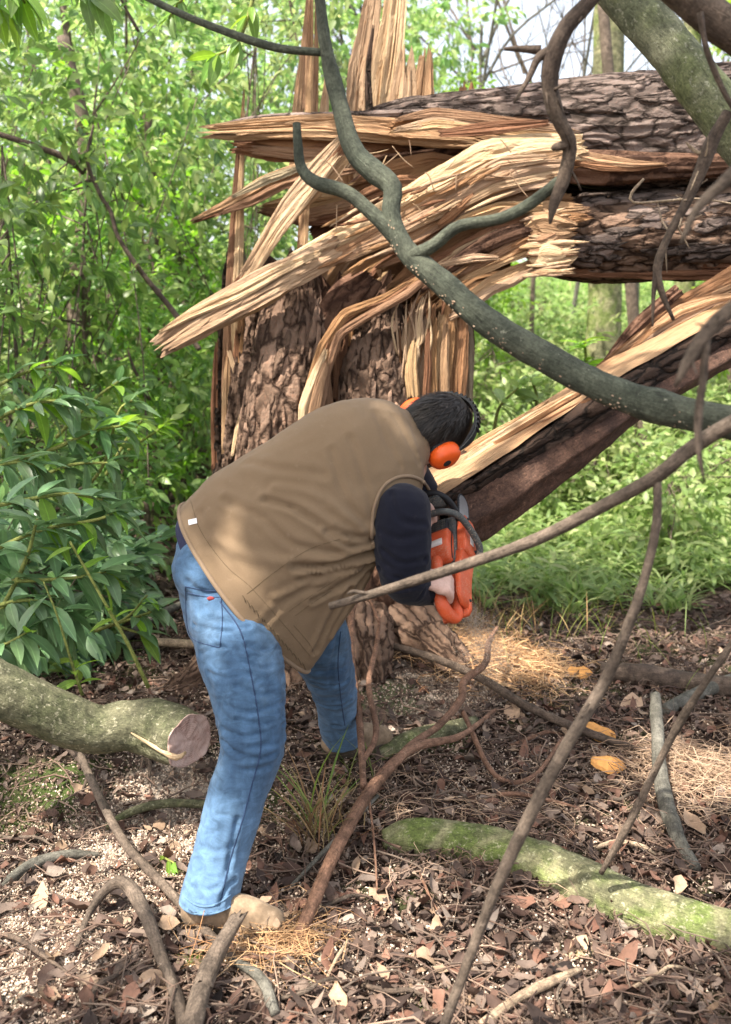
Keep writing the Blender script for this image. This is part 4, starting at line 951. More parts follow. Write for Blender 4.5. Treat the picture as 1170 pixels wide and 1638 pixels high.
stick('thin_orange_twig', 'thin orange-brown twig lying across the foot of the red root', 'twig', [(380, 1552, .03), (440, 1548, .03), (520, 1536, .03)], (7, 8, 6), 'twig_red', 8)
stick('shaded_log_behind', 'mossy half-buried log lying behind the man beyond the laurel leaves', 'log', [(180, 768, .0), (240, 752), (300, 748), (360, 742)], (16, 22, 24, 20), 'mossy', 14)
stick('mossy_buried_log', 'low dark mossy log between the far boot and the red root', 'log', [(600, 1218, .0), (650, 1200), (700, 1186), (760, 1165)], (22, 30, 32, 20), 'mossy', 18)
stick('rear_grey_branch', 'bent grey branch on the bare soil behind the laurel, left of the jeans', 'branch', [(130, 1062, .05), (190, 1046, .05), (235, 1014, .05), (290, 985, .05), (330, 975, .05)], (12, 14, 14, 12, 10), 'twig_grey', 10)
branch('black_sapling_stick', 'black crooked stick rising from the bare ground behind the laurel bush', 'stick', 'twig_dark', ([(252, 806, 8.9), (246, 760, 8.9), (250, 735, 8.9), (285, 708, 8.9), (345, 682, 8.9)], (8, 8, 7, 6, 5)), ns=8)
for k, (x, y) in enumerate([(612, 1336)]): pass
for (nm, lb, x, y, wd, an) in [('wood_chip', 'flat orange wood chip lying on the litter right of the shaving heap', 925, 1087, 38, .0), ('wood_chip', 'pointed orange wood chip, upper one under the long dark branch', 958, 1184, 50, .5), ('wood_chip', 'ragged orange wood chip, the lowest of the three, beside the hanging twig', 972, 1237, 50, .15)]:
    g = ground(x, y, .03); wd *= m_per_px(g); K = 12; a = np.linspace(0, 2 * PI, K, endpoint=False); r = np.random.default_rng(x).uniform(.75, 1.15, K)
    pl = np.stack([np.cos(a) * r * wd * .55, np.sin(a) * r * wd * .32, .004 * np.sin(a * 3)], 1); ca, sa = math.cos(-an), math.sin(-an)
    pl = pl @ np.array([[ca, sa, 0], [-sa, ca, 0], [0, 0, 1]]); tilt = np.array([[1, 0, 0], [0, .85, .5], [0, -.5, .85]])
    pl = pl @ tilt
    V = np.vstack([g + pl, g + pl * .9 + (0, 0, .012), g + np.array([[0, 0, .013]])]); b = np.arange(K); c2 = (b + 1) % K
    obj(nm, V, np.stack([b, c2, c2 + K, b + K], 1), M['orange_chip'], None, V[:, :2], False, np.stack([b + K, c2 + K, b * 0 + 2 * K], 1), label=lb, cat='wood chip', group='orange wood chips on the litter')
# ------------------------------------------------------------------ the man
def capsule(p0, r0, p1, r1, n=14):
    p0 = np.asarray(p0, float); p1 = np.asarray(p1, float); d = p1 - p0; L = np.linalg.norm(d) + 1e-9; d = d / L
    a = np.cross(d, (0, 0, 1) if abs(d[2]) < .9 else (1, 0, 0)); a /= np.linalg.norm(a); b = np.cross(d, a)
    rings = []
    for q in np.linspace(-PI / 2, 0, 5)[1:]: rings.append((p0 + d * r0 * math.sin(q), r0 * math.cos(q)))
    for q in np.linspace(0, PI / 2, 5)[:-1]: rings.append((p1 + d * r1 * math.sin(q), r1 * math.cos(q)))
    th = np.linspace(0, 2 * PI, n, endpoint=False)
    V = [c + (a * np.cos(th)[:, None] + b * np.sin(th)[:, None]) * r for c, r in rings]
    V = np.vstack(V + [(p0 - d * r0)[None], (p1 + d * r1)[None]]); m = len(rings); k = np.arange(n); k2 = (k + 1) % n
    F = np.vstack([np.stack([k + i * n, k2 + i * n, k2 + (i + 1) * n, k + (i + 1) * n], 1) for i in range(m - 1)])
    T = np.vstack([np.stack([k2, k, k * 0 + m * n], 1), np.stack([k + (m - 1) * n, k2 + (m - 1) * n, k * 0 + m * n + 1], 1)])
    return V, F, np.zeros((len(V), 2)), T
def ellips(c, ax, ay, az, n=20):
    """ax, ay, az: axis vectors with length"""
    V, F, U, T = capsule((0, 0, -1e-4), 1, (0, 0, 1e-4), 1, n)
    V = np.asarray(c) + V[:, :1] * np.asarray(ax) + V[:, 1:2] * np.asarray(ay) + V[:, 2:] * np.asarray(az)
    return V, F, U, T
def chain(pts, rs):
    return [capsule(pts[i], rs[i], pts[i + 1], rs[i + 1]) for i in range(len(pts) - 1)]
def cchain(pts, rs, n=14):
    P_ = crom(pts, n); R_ = np.interp(np.linspace(0, 1, n), np.linspace(0, 1, len(rs)), rs); return chain(P_, R_)
def blob(parts, voxel=.009, smooth=6, fac=.5):
    V, F, U, T = join(parts)
    me = mkmesh('tmp', V, F, None, None, True, T)
    o = bpy.data.objects.new('tmp', me); C.objects.link(o)
    r = o.modifiers.new('r', 'REMESH'); r.mode = 'VOXEL'; r.voxel_size = voxel
    s_ = o.modifiers.new('s', 'SMOOTH'); s_.iterations = smooth; s_.factor = fac
    dg = bpy.context.evaluated_depsgraph_get(); ev = o.evaluated_get(dg); m2 = ev.to_mesh()
    n = len(m2.vertices); co = np.empty(n * 3, np.float32); m2.vertices.foreach_get('co', co)
    P_ = [tuple(p.vertices) for p in m2.polygons]; ev.to_mesh_clear()
    F_ = np.array([p for p in P_ if len(p) == 4]); T_ = np.array([p for p in P_ if len(p) == 3])
    bpy.data.objects.remove(o); bpy.data.meshes.remove(me)
    return co.reshape(-1, 3).astype(float), F_, T_
def vnormals(V, F, T=None):
    N = np.zeros_like(V)
    f = np.asarray(F); n = np.cross(V[f[:, 2]] - V[f[:, 0]], V[f[:, 3]] - V[f[:, 1]])
    for k in range(4): np.add.at(N, f[:, k], n)
    if T is not None and len(T):
        n = np.cross(V[T[:, 1]] - V[T[:, 0]], V[T[:, 2]] - V[T[:, 0]])
        for k in range(3): np.add.at(N, T[:, k], n)
    return N / (np.linalg.norm(N, axis=1)[:, None] + 1e-12)
def bvh(V, F, T=None):
    fs = [tuple(map(int, f)) for f in F] + ([tuple(map(int, f)) for f in T] if T is not None else [])
    return BVHTree.FromPolygons([tuple(v) for v in V], fs)
def surf(b, px, py, off=.0):
    d = ray(px, py); h = b.ray_cast(Vector(CP), Vector(d / np.linalg.norm(d)))
    if h[0] is None: return None
    n = np.array(h[1]); d_ = d / np.linalg.norm(d)
    if np.dot(n, d_) > 0: n = -n
    return np.array(h[0]) + n * off, n
CK = 1.35
def crease(V, N, b, lines):
    """lines: (pixel polyline, amplitude m, width m); negative amplitude = groove, positive = ridge"""
    D = np.zeros(len(V))
    for pl, amp, wd in lines:
        pts = [surf(b, *p) for p in pl]; pts = np.array([p[0] for p in pts if p is not None])
        if len(pts) < 2: continue
        pts = crom(pts, 24); dist = np.min(np.linalg.norm(V[:, None] - pts[None], axis=2), axis=1) if len(V) < 30000 else None
        if dist is None:
            dist = np.full(len(V), 9.)
            for q in pts: dist = np.minimum(dist, np.linalg.norm(V - q, axis=1))
        k = np.argmin([np.linalg.norm(pts - v, axis=1).sum() * 0 for v in V[:1]])
        wd = wd * .8; amp = amp * CK
        D += amp * np.exp(-(dist / wd) ** 2) - amp * .55 * np.exp(-((dist - 1.9 * wd) / wd) ** 2)
    return V + N * D[:, None]
def surfline(b, pl, r, off=.001, n=40, squash=1):
    P_ = crom(np.array([(x, y, 0.) for x, y in pl]), n)
    pts = [surf(b, p[0], p[1], off) for p in P_]; pts = [p[0] for p in pts if p is not None]
    if len(pts) < 3: return None
    t2 = Tube(pts, [r] * len(pts), N=len(pts) * 2); return tmesh(t2, len(pts) * 2, 6)

man = empty('person', ground(345, 1500), 'man bending over in a tan vest and faded jeans, cutting wood with a chainsaw', 'person')
pv = {}
# jeans -----------------------------------------------------------
hipN = at(358, 935, 2.80); hipF = at(455, 930, 2.98); kneeN = at(404, 1180, 2.60); ankN = at(336, 1440, 2.42)
kneeF = at(530, 1085, 3.22); ankF = at(547, 1182, 3.38)
jp = []
jp += cchain([at(359, 940, 2.87), at(374, 1005, 2.80), at(392, 1080, 2.69), at(402, 1150, 2.62), at(405, 1190, 2.60), at(392, 1235, 2.58), at(374, 1290, 2.54), at(352, 1370, 2.48), at(338, 1425, 2.44), at(334, 1448, 2.42)],
             [.145, .140, .122, .105, .098, .091, .086, .083, .085, .086], 22)
jp += cchain([at(455, 935, 2.98), at(500, 1010, 3.1), at(530, 1085, 3.22), at(538, 1130, 3.3), at(546, 1180, 3.38)], [.15, .125, .090, .076, .076], 14)
wa = at(350, 872, 2.86)
jp += cchain([at(338, 912, 2.84), at(352, 915, 2.90), at(410, 900, 2.98)], [.125, .13, .13], 6)
jp += cchain([at(340, 882, 2.88), at(390, 860, 3.0)], [.118, .115], 5)
V, F, T = blob(jp, .0085, 8)
zc = np.where(V[:, 1] > 2.95, at(547, 1196, 3.36)[2], at(335, 1436, 2.42)[2]); low_ = V[:, 2] < zc; V[low_, 2] = zc[low_]
N = vnormals(V, F, T); b = bvh(V, F, T)
fl = []
for y0, s in ((1000, 1), (1045, -1), (1075, 1)):
    fl.append(([(310 + (y0 - 1000) * .3, y0), (355, y0 + 10 * s), (400, y0 + 4)], -.005, .009))
fl += [([(395, 1030), (425, 1042), (448, 1035)], -.004, .008), ([(390, 1058), (425, 1068), (452, 1060)], -.004, .008), ([(380, 1098), (420, 1112), (455, 1098)], -.005, .009),
       ([(362, 1128), (395, 1140), (425, 1134), (454, 1122)], -.005, .009), ([(358, 1165), (385, 1178), (410, 1176), (452, 1160)], -.006, .009), ([(358, 1185), (372, 1200), (400, 1212), (440, 1205)], -.008, .009),
       ([(380, 1150), (420, 1158), (452, 1146)], -.004, .007), ([(352, 1210), (390, 1232), (430, 1225)], -.004, .009), ([(400, 1195), (430, 1190), (455, 1180)], -.004, .007),
       ([(300, 930), (330, 950), (370, 948)], -.003, .012), ([(340, 990), (380, 1000), (440, 1010)], -.003, .010), ([(365, 1390), (372, 1350), (380, 1310)], -.006, .010),
       ([(352, 1445), (362, 1420), (376, 1408)], -.006, .008), ([(310, 1420), (330, 1426), (350, 1418)], -.003, .009), ([(322, 1355), (350, 1362), (375, 1350)], -.003, .010),
       ([(296, 1010), (320, 1030), (360, 1036)], -.004, .009), ([(505, 1120), (530, 1130), (560, 1122)], -.005, .010), ([(508, 1150), (535, 1160), (568, 1150)], -.005, .010), ([(500, 1090), (530, 1096), (556, 1088)], -.004, .009), ([(540, 1020), (530, 1060), (528, 1100)], -.003, .010)]
V = crease(V, N, b, fl)
nz_ = fbm(V[:, 0] * 16, V[:, 1] * 16, V[:, 2] * 9, 3, 7) - .5
nz2 = fbm(V[:, 0] * 12, V[:, 1] * 12, V[:, 2] * 55, 2, 8) - .5
nearknee = np.exp(-((V[:, 2] - kneeN[2]) / .16) ** 2) + .5 * np.exp(-((V[:, 2] - ankN[2]) / .07) ** 2) + .25
V = V + N * (nz_ * .015 + nz2 * .009 * nearknee)[:, None]
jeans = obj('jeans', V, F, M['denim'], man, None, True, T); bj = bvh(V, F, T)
seams = []
for pl in ([(352, 962), (385, 1010), (402, 1080), (414, 1150), (417, 1200), (402, 1260), (386, 1320), (366, 1385), (354, 1440)],):
    seams.append(surfline(bj, pl, .0022, .0006, 70))
for pl in ([(297, 938), (300, 1000), (312, 1024), (352, 1036)], [(352, 1036), (356, 990), (353, 945)], [(297, 938), (325, 944), (353, 946)], [(300, 948), (326, 954), (352, 956)]):
    seams.append(surfline(bj, pl, .0015, .0005, 30))
for sm in seams + [surfline(bj, [(545, 1010), (541, 1060), (545, 1110), (552, 1160)], .002, .0006, 30)]:
    if sm: obj('denim_seam', sm[0], sm[1], M['stitch'], jeans, sm[2], True, sm[3])
q = surf(bj, 338, 958, .002)
if q:
    V_, F_, U_, T_ = ellips(q[0], (.012, 0, 0), (0, .003, .002), (0, -.002, .007), 8); obj('pocket_tab', V_, F_, M['pocketred'], jeans, U_, True, T_)
hem = [surf(bj, x, y, .001) for x, y in ((290, 1444), (310, 1456), (330, 1460), (350, 1450), (374, 1436))]
# cuff hem ring
hl = surfline(bj, [(296, 1436), (315, 1448), (335, 1450), (355, 1442), (370, 1430)], .003, .0005, 30)
if hl: obj('hem', hl[0], hl[1], M['denim'], jeans, hl[2], True, hl[3])
# waistband
wbp = [surf(bj, x, y, .003) for x, y in ((276, 870), (284, 892), (298, 912), (318, 930))]
wl_ = surfline(bj, [(284, 850), (292, 866), (304, 884), (322, 902), (346, 925)], .016, -.004, 20)
if 0: obj('waistband', wl_[0], wl_[1], M['belt'], man, wl_[2], True, wl_[3])

# vest ------------------------------------------------------------
secs = [((296, 806), (494, 1074), 2.90, .21), ((312, 790), (507, 1058), 2.90, .21), ((345, 760), (540, 1010), 2.91, .215), ((400, 726), (570, 966), 2.92, .21), ((452, 692), (592, 926), 2.93, .20), ((508, 658), (610, 890), 2.95, .185),
        ((552, 643), (634, 856), 2.97, .165), ((592, 641), (658, 818), 2.99, .145), ((622, 648), (674, 784), 3.01, .115), ((636, 662), (672, 758), 3.02, .08), ((642, 680), (668, 738), 3.03, .05)]
K = len(secs)
tops = np.array([at(*s[0], s[2] + .05) for s in secs]); bots = np.array([at(*s[1], s[2] - .06) for s in secs]); bs = np.array([s[3] for s in secs])
NR, NS = 120, 170
tops = crom(tops, NR); bots = crom(bots, NR); bs = np.interp(np.linspace(0, 1, NR), np.linspace(0, 1, K), bs)
Cn = (tops + bots) / 2; A = (tops - bots) / 2; Tn = np.gradient(Cn, axis=0); Tn /= np.linalg.norm(Tn, axis=1)[:, None]
B = np.cross(Tn, A); B /= np.linalg.norm(B, axis=1)[:, None]; B *= np.sign(-B[:, 1:2])  # toward camera
th = np.linspace(-PI / 2, 3 * PI / 2, NS + 1)
cs, sn = np.cos(th), np.sin(th); ex = .86
cx = np.sign(cs) * np.abs(cs) ** ex; sx = np.sign(sn) * np.abs(sn) ** ex
# lower (belly) side narrower in depth near the hem: hanging open front
tt = np.linspace(0, 1, NR)[:, None]; low = np.clip(-cs, 0, 1)[None] ** 1.5 * (1 - sstep(.1, .6, tt)) * .55
G = Cn[:, None] + A[:, None] * cx[None, :, None] + B[:, None] * (bs[:, None] * sx[None] * (1 - low))[..., None]
# hem swings lower on the near side
swing = np.clip(sn, 0, 1)[None] * (1 - sstep(0, .3, tt))
G = G - Tn[:, None] * (.012 * swing)[..., None]
Vv = G.reshape(-1, 3); i = np.arange(NR - 1)[:, None] * (NS + 1) + np.arange(NS)[None]
Fv = np.stack([i, i + NS + 1, i + NS + 2, i + 1], -1).reshape(-1, 4)
Nv = vnormals(Vv, Fv); 
if np.mean(np.einsum('ij,ij->i', Nv, Vv - np.repeat(Cn, NS + 1, 0))) < 0: Nv = -Nv
bv = bvh(Vv, Fv)
folds = [([(425, 800), (470, 812), (520, 842), (560, 858), (600, 862)], -.011, .013), ([(440, 780), (500, 790), (560, 830), (600, 850)], .006, .016),
         ([(520, 850), (560, 872), (604, 866)], -.010, .010), ([(470, 905), (530, 905), (575, 890), (606, 876)], -.014, .013), ([(478, 925), (530, 915), (580, 905), (604, 892)], -.008, .008),
         ([(500, 960), (550, 935), (590, 905), (606, 884)], -.010, .011), ([(440, 955), (490, 935), (540, 925), (600, 885)], .007, .012), ([(560, 700), (580, 760), (596, 820)], -.003, .013),
         ([(530, 720), (550, 790), (590, 850)], -.004, .013), ([(500, 740), (530, 800), (580, 850)], .002, .013), ([(600, 660), (616, 700), (640, 745)], -.002, .012), ([(630, 665), (650, 700), (672, 740)], -.0015, .012),
         ([(400, 740), (450, 750), (520, 760)], -.004, .016), ([(360, 800), (420, 830), (470, 870), (540, 885)], -.006, .014), ([(340, 860), (400, 890), (470, 900)], .004, .018), ([(560, 940), (530, 990), (505, 1040)], -.007, .013), ([(590, 920), (560, 970), (530, 1020)], .006, .013),
         ([(420, 1000), (460, 960), (510, 925)], -.004, .012), ([(320, 820), (345, 870), (380, 920)], -.003, .015)]
V2 = crease(Vv, Nv, bv, folds)
nz_ = fbm(Vv[:, 0] * 7, Vv[:, 1] * 7, Vv[:, 2] * 7, 4, 31) - .5
nz3 = fbm(Vv[:, 0] * 26, Vv[:, 1] * 26, Vv[:, 2] * 26, 3, 32) - .5
V2 = V2 + Nv * (nz_ * .012 + nz3 * .007)[:, None]
g3 = V2.reshape(NR, NS + 1, 3); g3[:, -1] = g3[:, 0]; V2 = g3.reshape(-1, 3)
inn = V2 - Nv * .012; n0 = len(V2)
Vall = np.vstack([V2, inn]); e0 = np.arange(NS); e1 = (NR - 1) * (NS + 1) + np.arange(NS)
Fall = np.vstack([Fv, Fv[:, ::-1] + n0, np.stack([e0 + 1, e0, e0 + n0, e0 + 1 + n0], 1), np.stack([e1, e1 + 1, e1 + 1 + n0, e1 + n0], 1)])
vest = obj('vest', Vall, Fall, M['vest'], man, None, True); bv = bvh(V2, Fv)
VT = []  # vest spots kept sunlit by gaps in the added crown
for (x, y, r_) in [(324, 874, .022), (376, 850, .024), (352, 915, .008), (432, 968, .045), (484, 1015, .045), (298, 843, .0), (405, 940, .02)]:
    q = surf(bv, x, y)
    if q: VT.append((q[0], r_))
# binding along the hem, seams and pocket welt
hm = g3[0]; hmc = hm[:-1]
t2 = Tube(list(np.vstack([hmc, hmc[:1]])[::3]), [.0075], N=180); t2 = Tube([p for p in hmc[::4]] + [hmc[0]], [.0075] * (len(hmc[::4]) + 1), N=200)
Vh, Fh, Uh, Th_ = tmesh(t2, 200, 8); obj('hem_binding', Vh, Fh, M['vest_trim'], vest, Uh, True, Th_)
ths = []
for pl in ([(305, 800), (322, 850), (362, 905), (402, 940), (455, 1000), (497, 1050)], [(395, 950), (440, 915), (492, 880), (545, 862)], [(472, 985), (500, 965), (530, 945)], [(462, 978), (495, 955), (545, 922)],
           [(470, 1000), (495, 1030), (505, 1050)]):
    q_ = surfline(bv, pl, .0009, .0002, 60); ths.append(q_)
V_, F_, U_, T_ = join([s for s in ths if s]); obj('stitched_seam', V_, F_, M['thread'], vest, U_, True, T_)
# small slanted stitches along the hem, as on the lining edge
st = []
for k in range(15):
    f = k / 14; x = 388 + f * 96; y = 952 + f * 108
    q_ = surfline(bv, [(x, y), (x + 3, y + 5), (x + 5, y + 11)], .0016, .0006, 6)
    if q_: st.append(q_)
if st:
    V_, F_, U_, T_ = join(st); obj('edge_stitching', V_, F_, M['thread'], vest, U_, True, T_)
q = surf(bv, 300, 832, .0)
pc = at(291, 831, 2.72)
V_ = np.array([(surf(bv, *q_, .0015) or (at(*q_, 2.74), 0))[0] for q_ in ((302, 832), (315, 829), (316, 837), (303, 840))]); V_ = np.vstack([V_ - (0, .002, 0), V_ + (0, .001, 0)])
obj('garment_tag', V_, [(0, 1, 2, 3), (7, 6, 5, 4), (0, 4, 5, 1), (1, 5, 6, 2), (2, 6, 7, 3), (3, 7, 4, 0)], M['white'], vest, V_[:, :2], False)

# dark shirt showing under the vest's hem
rs_ = []
for d_, q in ((-.035, .93), (0.0, .95), (.05, .93)):
    sc2 = np.where(cs < 0, .55, q)[None]
    rs_.append(Cn[0] - Tn[0] * (-d_) + A[0] * (cx * np.where(cs < 0, .5, q))[:, None] + B[0] * (bs[0] * sx * .86)[:, None] - Tn[0] * (.03 * np.clip(sn, 0, 1))[:, None])
Vq = np.vstack(rs_); i = np.arange(2)[:, None] * (NS + 1) + np.arange(NS)[None]
obj('shirt_hem', Vq, np.stack([i, i + NS + 1, i + NS + 2, i + 1], -1).reshape(-1, 4), M['belt'], man)
# sleeves ---------------------------------------------------------
shN = at(650, 812, 2.90); elN = at(646, 918, 2.86); wrN = at(701, 944, 2.95)
sp_ = cchain([at(644, 820, 2.81), at(642, 850, 2.80), at(646, 890, 2.79), at(650, 925, 2.80), at(666, 938, 2.84), at(698, 945, 2.91)], [.094, .093, .087, .080, .064, .050], 18)
sp_ += cchain([at(640, 735, 3.22), at(680, 800, 3.32), at(700, 850, 3.34)], [.075, .07, .05], 8)
sp_ += cchain([at(700, 850, 3.34), at(694, 846, 3.24)], [.05, .042], 4)
V, F, T = blob(sp_, .008, 8); N = vnormals(V, F, T); b = bvh(V, F, T)
V = crease(V, N, b, [([(612, 880), (640, 900), (680, 895)], -.005, .010), ([(606, 905), (640, 925), (690, 915)], -.006, .009), ([(620, 940), (655, 940), (690, 925)], -.005, .008), ([(668, 960), (680, 940), (690, 925)], -.004, .007),
                    ([(610, 850), (640, 862), (684, 850)], -.003, .012), ([(625, 790), (640, 830), (680, 840)], -.004, .012), ([(692, 962), (688, 945), (690, 928)], -.004, .006)])
nz_ = fbm(V[:, 0] * 14, V[:, 1] * 14, V[:, 2] * 14, 3, 41) - .5; V = V + N * (nz_ * .014)[:, None]
obj('sweater_sleeve', V, F, M['navy'], man, None, True, T)
# armhole binding running over the top of the sleeve
sv_, sf_, st_2 = V, F, T
bc = BVHTree.FromPolygons([tuple(v) for v in np.vstack([V, V2])], [tuple(map(int, f)) for f in F] + [tuple(map(int, f)) for f in T] + [tuple(int(x) + len(V) for x in f) for f in Fv])
ab = surfline(bc, [(690, 806), (688, 788), (676, 770), (655, 762), (632, 765), (612, 780), (600, 806), (595, 840), (597, 872)], .0062, .002, 60)
obj('armhole_binding', ab[0], ab[1], M['vest_trim'], vest, ab[2], True, ab[3])

# head ------------------------------------------------------------
HC = at(697, 684, 3.06)
earN = at(717, 722, 2.97); earF = at(658, 640, 3.16); ex_ = earN - earF; ex_ /= np.linalg.norm(ex_)    # toward the near (right) ear
cr = at(752, 652, 3.07) - HC; cr -= ex_ * np.dot(cr, ex_); cr /= np.linalg.norm(cr)                     # crown
fc = np.cross(ex_, cr); fc /= np.linalg.norm(fc)
if fc[2] > 0 : fc = -fc                                                                                # face looks down and away
nb = at(656, 715, 3.04)
bp = [ellips(HC, ex_ * .076, cr * .100, fc * .096), ellips(HC + fc * .045 - cr * .055, ex_ * .055, cr * .065, fc * .055), ellips(HC + fc * .07 - cr * .10, ex_ * .03, cr * .025, fc * .03)]
bp += [capsule(HC + fc * .095 - cr * .005, .009, HC + fc * .118 - cr * .045, .014)]                      # nose
bp += [ellips(HC + fc * .085 + cr * .02 + ex_ * s * .03, ex_ * .022, cr * .008, fc * .012) for s in (-1, 1)]   # brow
bp += [ellips(HC + fc * .098 - cr * .078, ex_ * .024, cr * .006, fc * .010), ellips(HC + fc * .096 - cr * .09, ex_ * .02, cr * .006, fc * .010)]  # lips
bp += [ellips(HC + fc * .082 - cr * .008 + ex_ * s * .032, ex_ * .013, cr * .010, fc * .012) for s in (-1, 1)]  # eyes
bp += [ellips(HC + ex_ * s * .078 - fc * .005 - cr * .02, ex_ * .010, cr * .032, fc * .018) for s in (-1, 1)]   # ears
HX = lambda V: HC + (V - HC) * 1.14
bp = [(HX(v), f_, u_, t_) for v, f_, u_, t_ in bp]
bp += chain([HC - cr * .05 - fc * .02, nb, at(630, 745, 3.02)], [.062, .060, .065])
# trunk and limbs under the clothes
bp += chain([at(640, 745, 3.02), at(560, 790, 2.96), at(460, 850, 2.92), at(390, 895, 2.88)], [.09, .12, .12, .11])
bp += chain([at(600, 760, 2.9), at(620, 735, 3.1)], [.09, .09])
bp += cchain([at(375, 930, 2.86), at(394, 1080, 2.70), kneeN, at(376, 1290, 2.53), ankN], [.09, .08, .06, .055, .042], 12)
bp += cchain([at(440, 925, 2.95), at(500, 1010, 3.1), kneeF, ankF], [.11, .08, .055, .045], 10)
bp += chain([at(652, 800, 2.92), at(648, 905, 2.87)], [.055, .046]) + chain([at(652, 915, 2.87), at(703, 944, 2.955)], [.042, .028])
bp += chain([at(630, 735, 3.18), at(682, 800, 3.33), at(695, 846, 3.24)], [.05, .042, .028])

# chainsaw frame (needed for the hands)
SO = at(722, 918, 2.97)                       # rear end of the saw body
sxv = np.array([.05, .78, .62]); sxv /= np.linalg.norm(sxv)
szv = np.array([-.50, -.78, .3]); szv -= sxv * np.dot(szv, sxv); szv /= np.linalg.norm(szv)
syv = np.cross(szv, sxv); SM = np.stack([sxv, syv, szv], 1)
sw = lambda x, y, z: SO + SM @ np.array([x, y, z], float) * 1.0
# hands
for nm_, q_ in () if 1 else (('grip', (-.075, 0, .088)), ('front', (.135, .02, .158)), ('rear end', (-.178, 0, .03)), ('fr', (.136, -.06, .15))):
    v_ = sw(*q_) - CP; print(nm_, 585 + v_[0] / (v_ @ FW) * FPX, 819 - (v_ @ UP) / (v_ @ FW) * FPX, v_[1])
def fist(gc, gax, palm_dir, wrist, R_=.037, fr=.0112):
    """fingers wrapped about a bar through gc along gax; palm_dir points from the bar to the back of the hand"""
    gax = gax / np.linalg.norm(gax); pd = palm_dir - gax * np.dot(palm_dir, gax); pd /= np.linalg.norm(pd); sd_ = np.cross(gax, pd); out = []
    for k, (o_, ln) in enumerate(((.033, .92), (.011, 1.0), (-.011, .95), (-.032, .80))):
        pts = [gc + gax * o_ + pd * (R_ * math.cos(a_)) * (1 if a_ < 1 else .92) + sd_ * R_ * math.sin(a_) for a_ in np.linspace(-.2, 3.9 * ln, 6)]
        out += chain(pts, [fr * 1.25, fr * 1.15, fr * 1.08, fr, fr * .95, fr * .85])
        out.append(capsule(gc + gax * o_ * .8 + pd * (R_ + .004) - sd_ * .045, .013, gc + gax * o_ + pd * R_, .0125))
    base = gc + pd * (R_ + .006) - sd_ * .05
    out += chain([wrist, base], [.027, .026])
    tp = [base + gax * .02, gc + gax * .045 + pd * .022 - sd_ * .032, gc + gax * .052 - sd_ * .030 - pd * .012, gc + gax * .045 - sd_ * .010 - pd * .028]
    out += chain(tp, [.016, .0135, .012, .0105])
    return out
bp += fist(sw(-.118, 0, .082), sxv, szv * .8 - syv * .75, at(703, 946, 2.92), .038, .0125)
bp += fist(sw(.135, .02, .158), syv, szv, at(695, 846, 3.24))
V, F, T = blob(bp, .0062, 3)
# skin of the hands reads as a dusty pink glove
me_mats = [M['skin'], M['glove']]
body = obj('body', V, F, M['glove'], man, None, True, T)

# hair: a cap of overlapping strands over the skull
hs = ellips(HC - fc * .006 + cr * .004, ex_ * .082, cr * .108, fc * .100, 40)
def hair():
    k = 4200; u = rng.normal(size=(k, 3)); u /= np.linalg.norm(u, axis=1)[:, None]
    # keep scalp: exclude face side
    u = u
    keep = (u[:, 2] < .55) & ~((u[:, 1] < -.15) & (u[:, 2] > .05)) & (u[:, 1] > -.80)
    u = u[keep]; k = len(u); E_ = np.array([ex_ * .079, cr * .104, fc * .099])
    P0 = HC + u @ E_; n_ = u @ np.array([ex_, cr, fc])
    # flow: from crown down toward the nape / forward
    flow = -cr * 1.0 + fc * .15 - ex_ * .1; L = rng.uniform(.030, .065, k)
    fl_ = flow[None] + rng.normal(0, .16, (k, 3)) + ex_[None] * (u[:, :1] * .3)
    fl_ -= n_ * np.sum(fl_ * n_, 1)[:, None]; fl_ /= np.linalg.norm(fl_, axis=1)[:, None] + 1e-6
    side = np.cross(fl_, n_); wd = rng.uniform(.0010, .0026, k)[:, None]
    rows = []
    for q, lift in ((0, .000), (.33, .006), (.66, .0075), (1, .0055 )):
        c = P0 + fl_ * (L * q)[:, None]
        rel = c - HC; loc = np.stack([rel @ ex_ / .079, rel @ cr / .104, rel @ fc / .099], 1); nl = np.linalg.norm(loc, axis=1)[:, None]
        c = HC + (loc / nl) @ E_ ; 
        c = c + n_ * (lift + .006 * rng.uniform(0, 1, k))[:, None] * (1 if q < 1 else 2.2)
        wq = wd * (1 - q * .85); rows.append(np.stack([c - side * wq, c + side * wq], 1))
    G = np.stack(rows, 1).reshape(k, 8, 3); F_ = np.array([(0, 1, 3, 2), (2, 3, 5, 4), (4, 5, 7, 6)])
    FF = (F_[None] + (np.arange(k) * 8)[:, None, None]).reshape(-1, 4); return G.reshape(-1, 3), FF
Vh, Fh = hair()
XF = HX
capm = hs; keep = None
scalp_u = (hs[0] - HC); loc = np.stack([scalp_u @ ex_ / .082, scalp_u @ cr / .108, scalp_u @ fc / .1], 1)
push = ((loc[:, 2] > .5) | ((loc[:, 1] < -.2) & (loc[:, 2] > .0)) | (loc[:, 1] < -.8))
Vs = hs[0].copy(); Vs[push] = HC + (Vs[push] - HC) * .8
hairo = obj('hair', np.vstack([Vs, Vh]), np.vstack([hs[1], Fh + len(Vs)]), M['hair'], man, None, True, hs[3])

XF = None
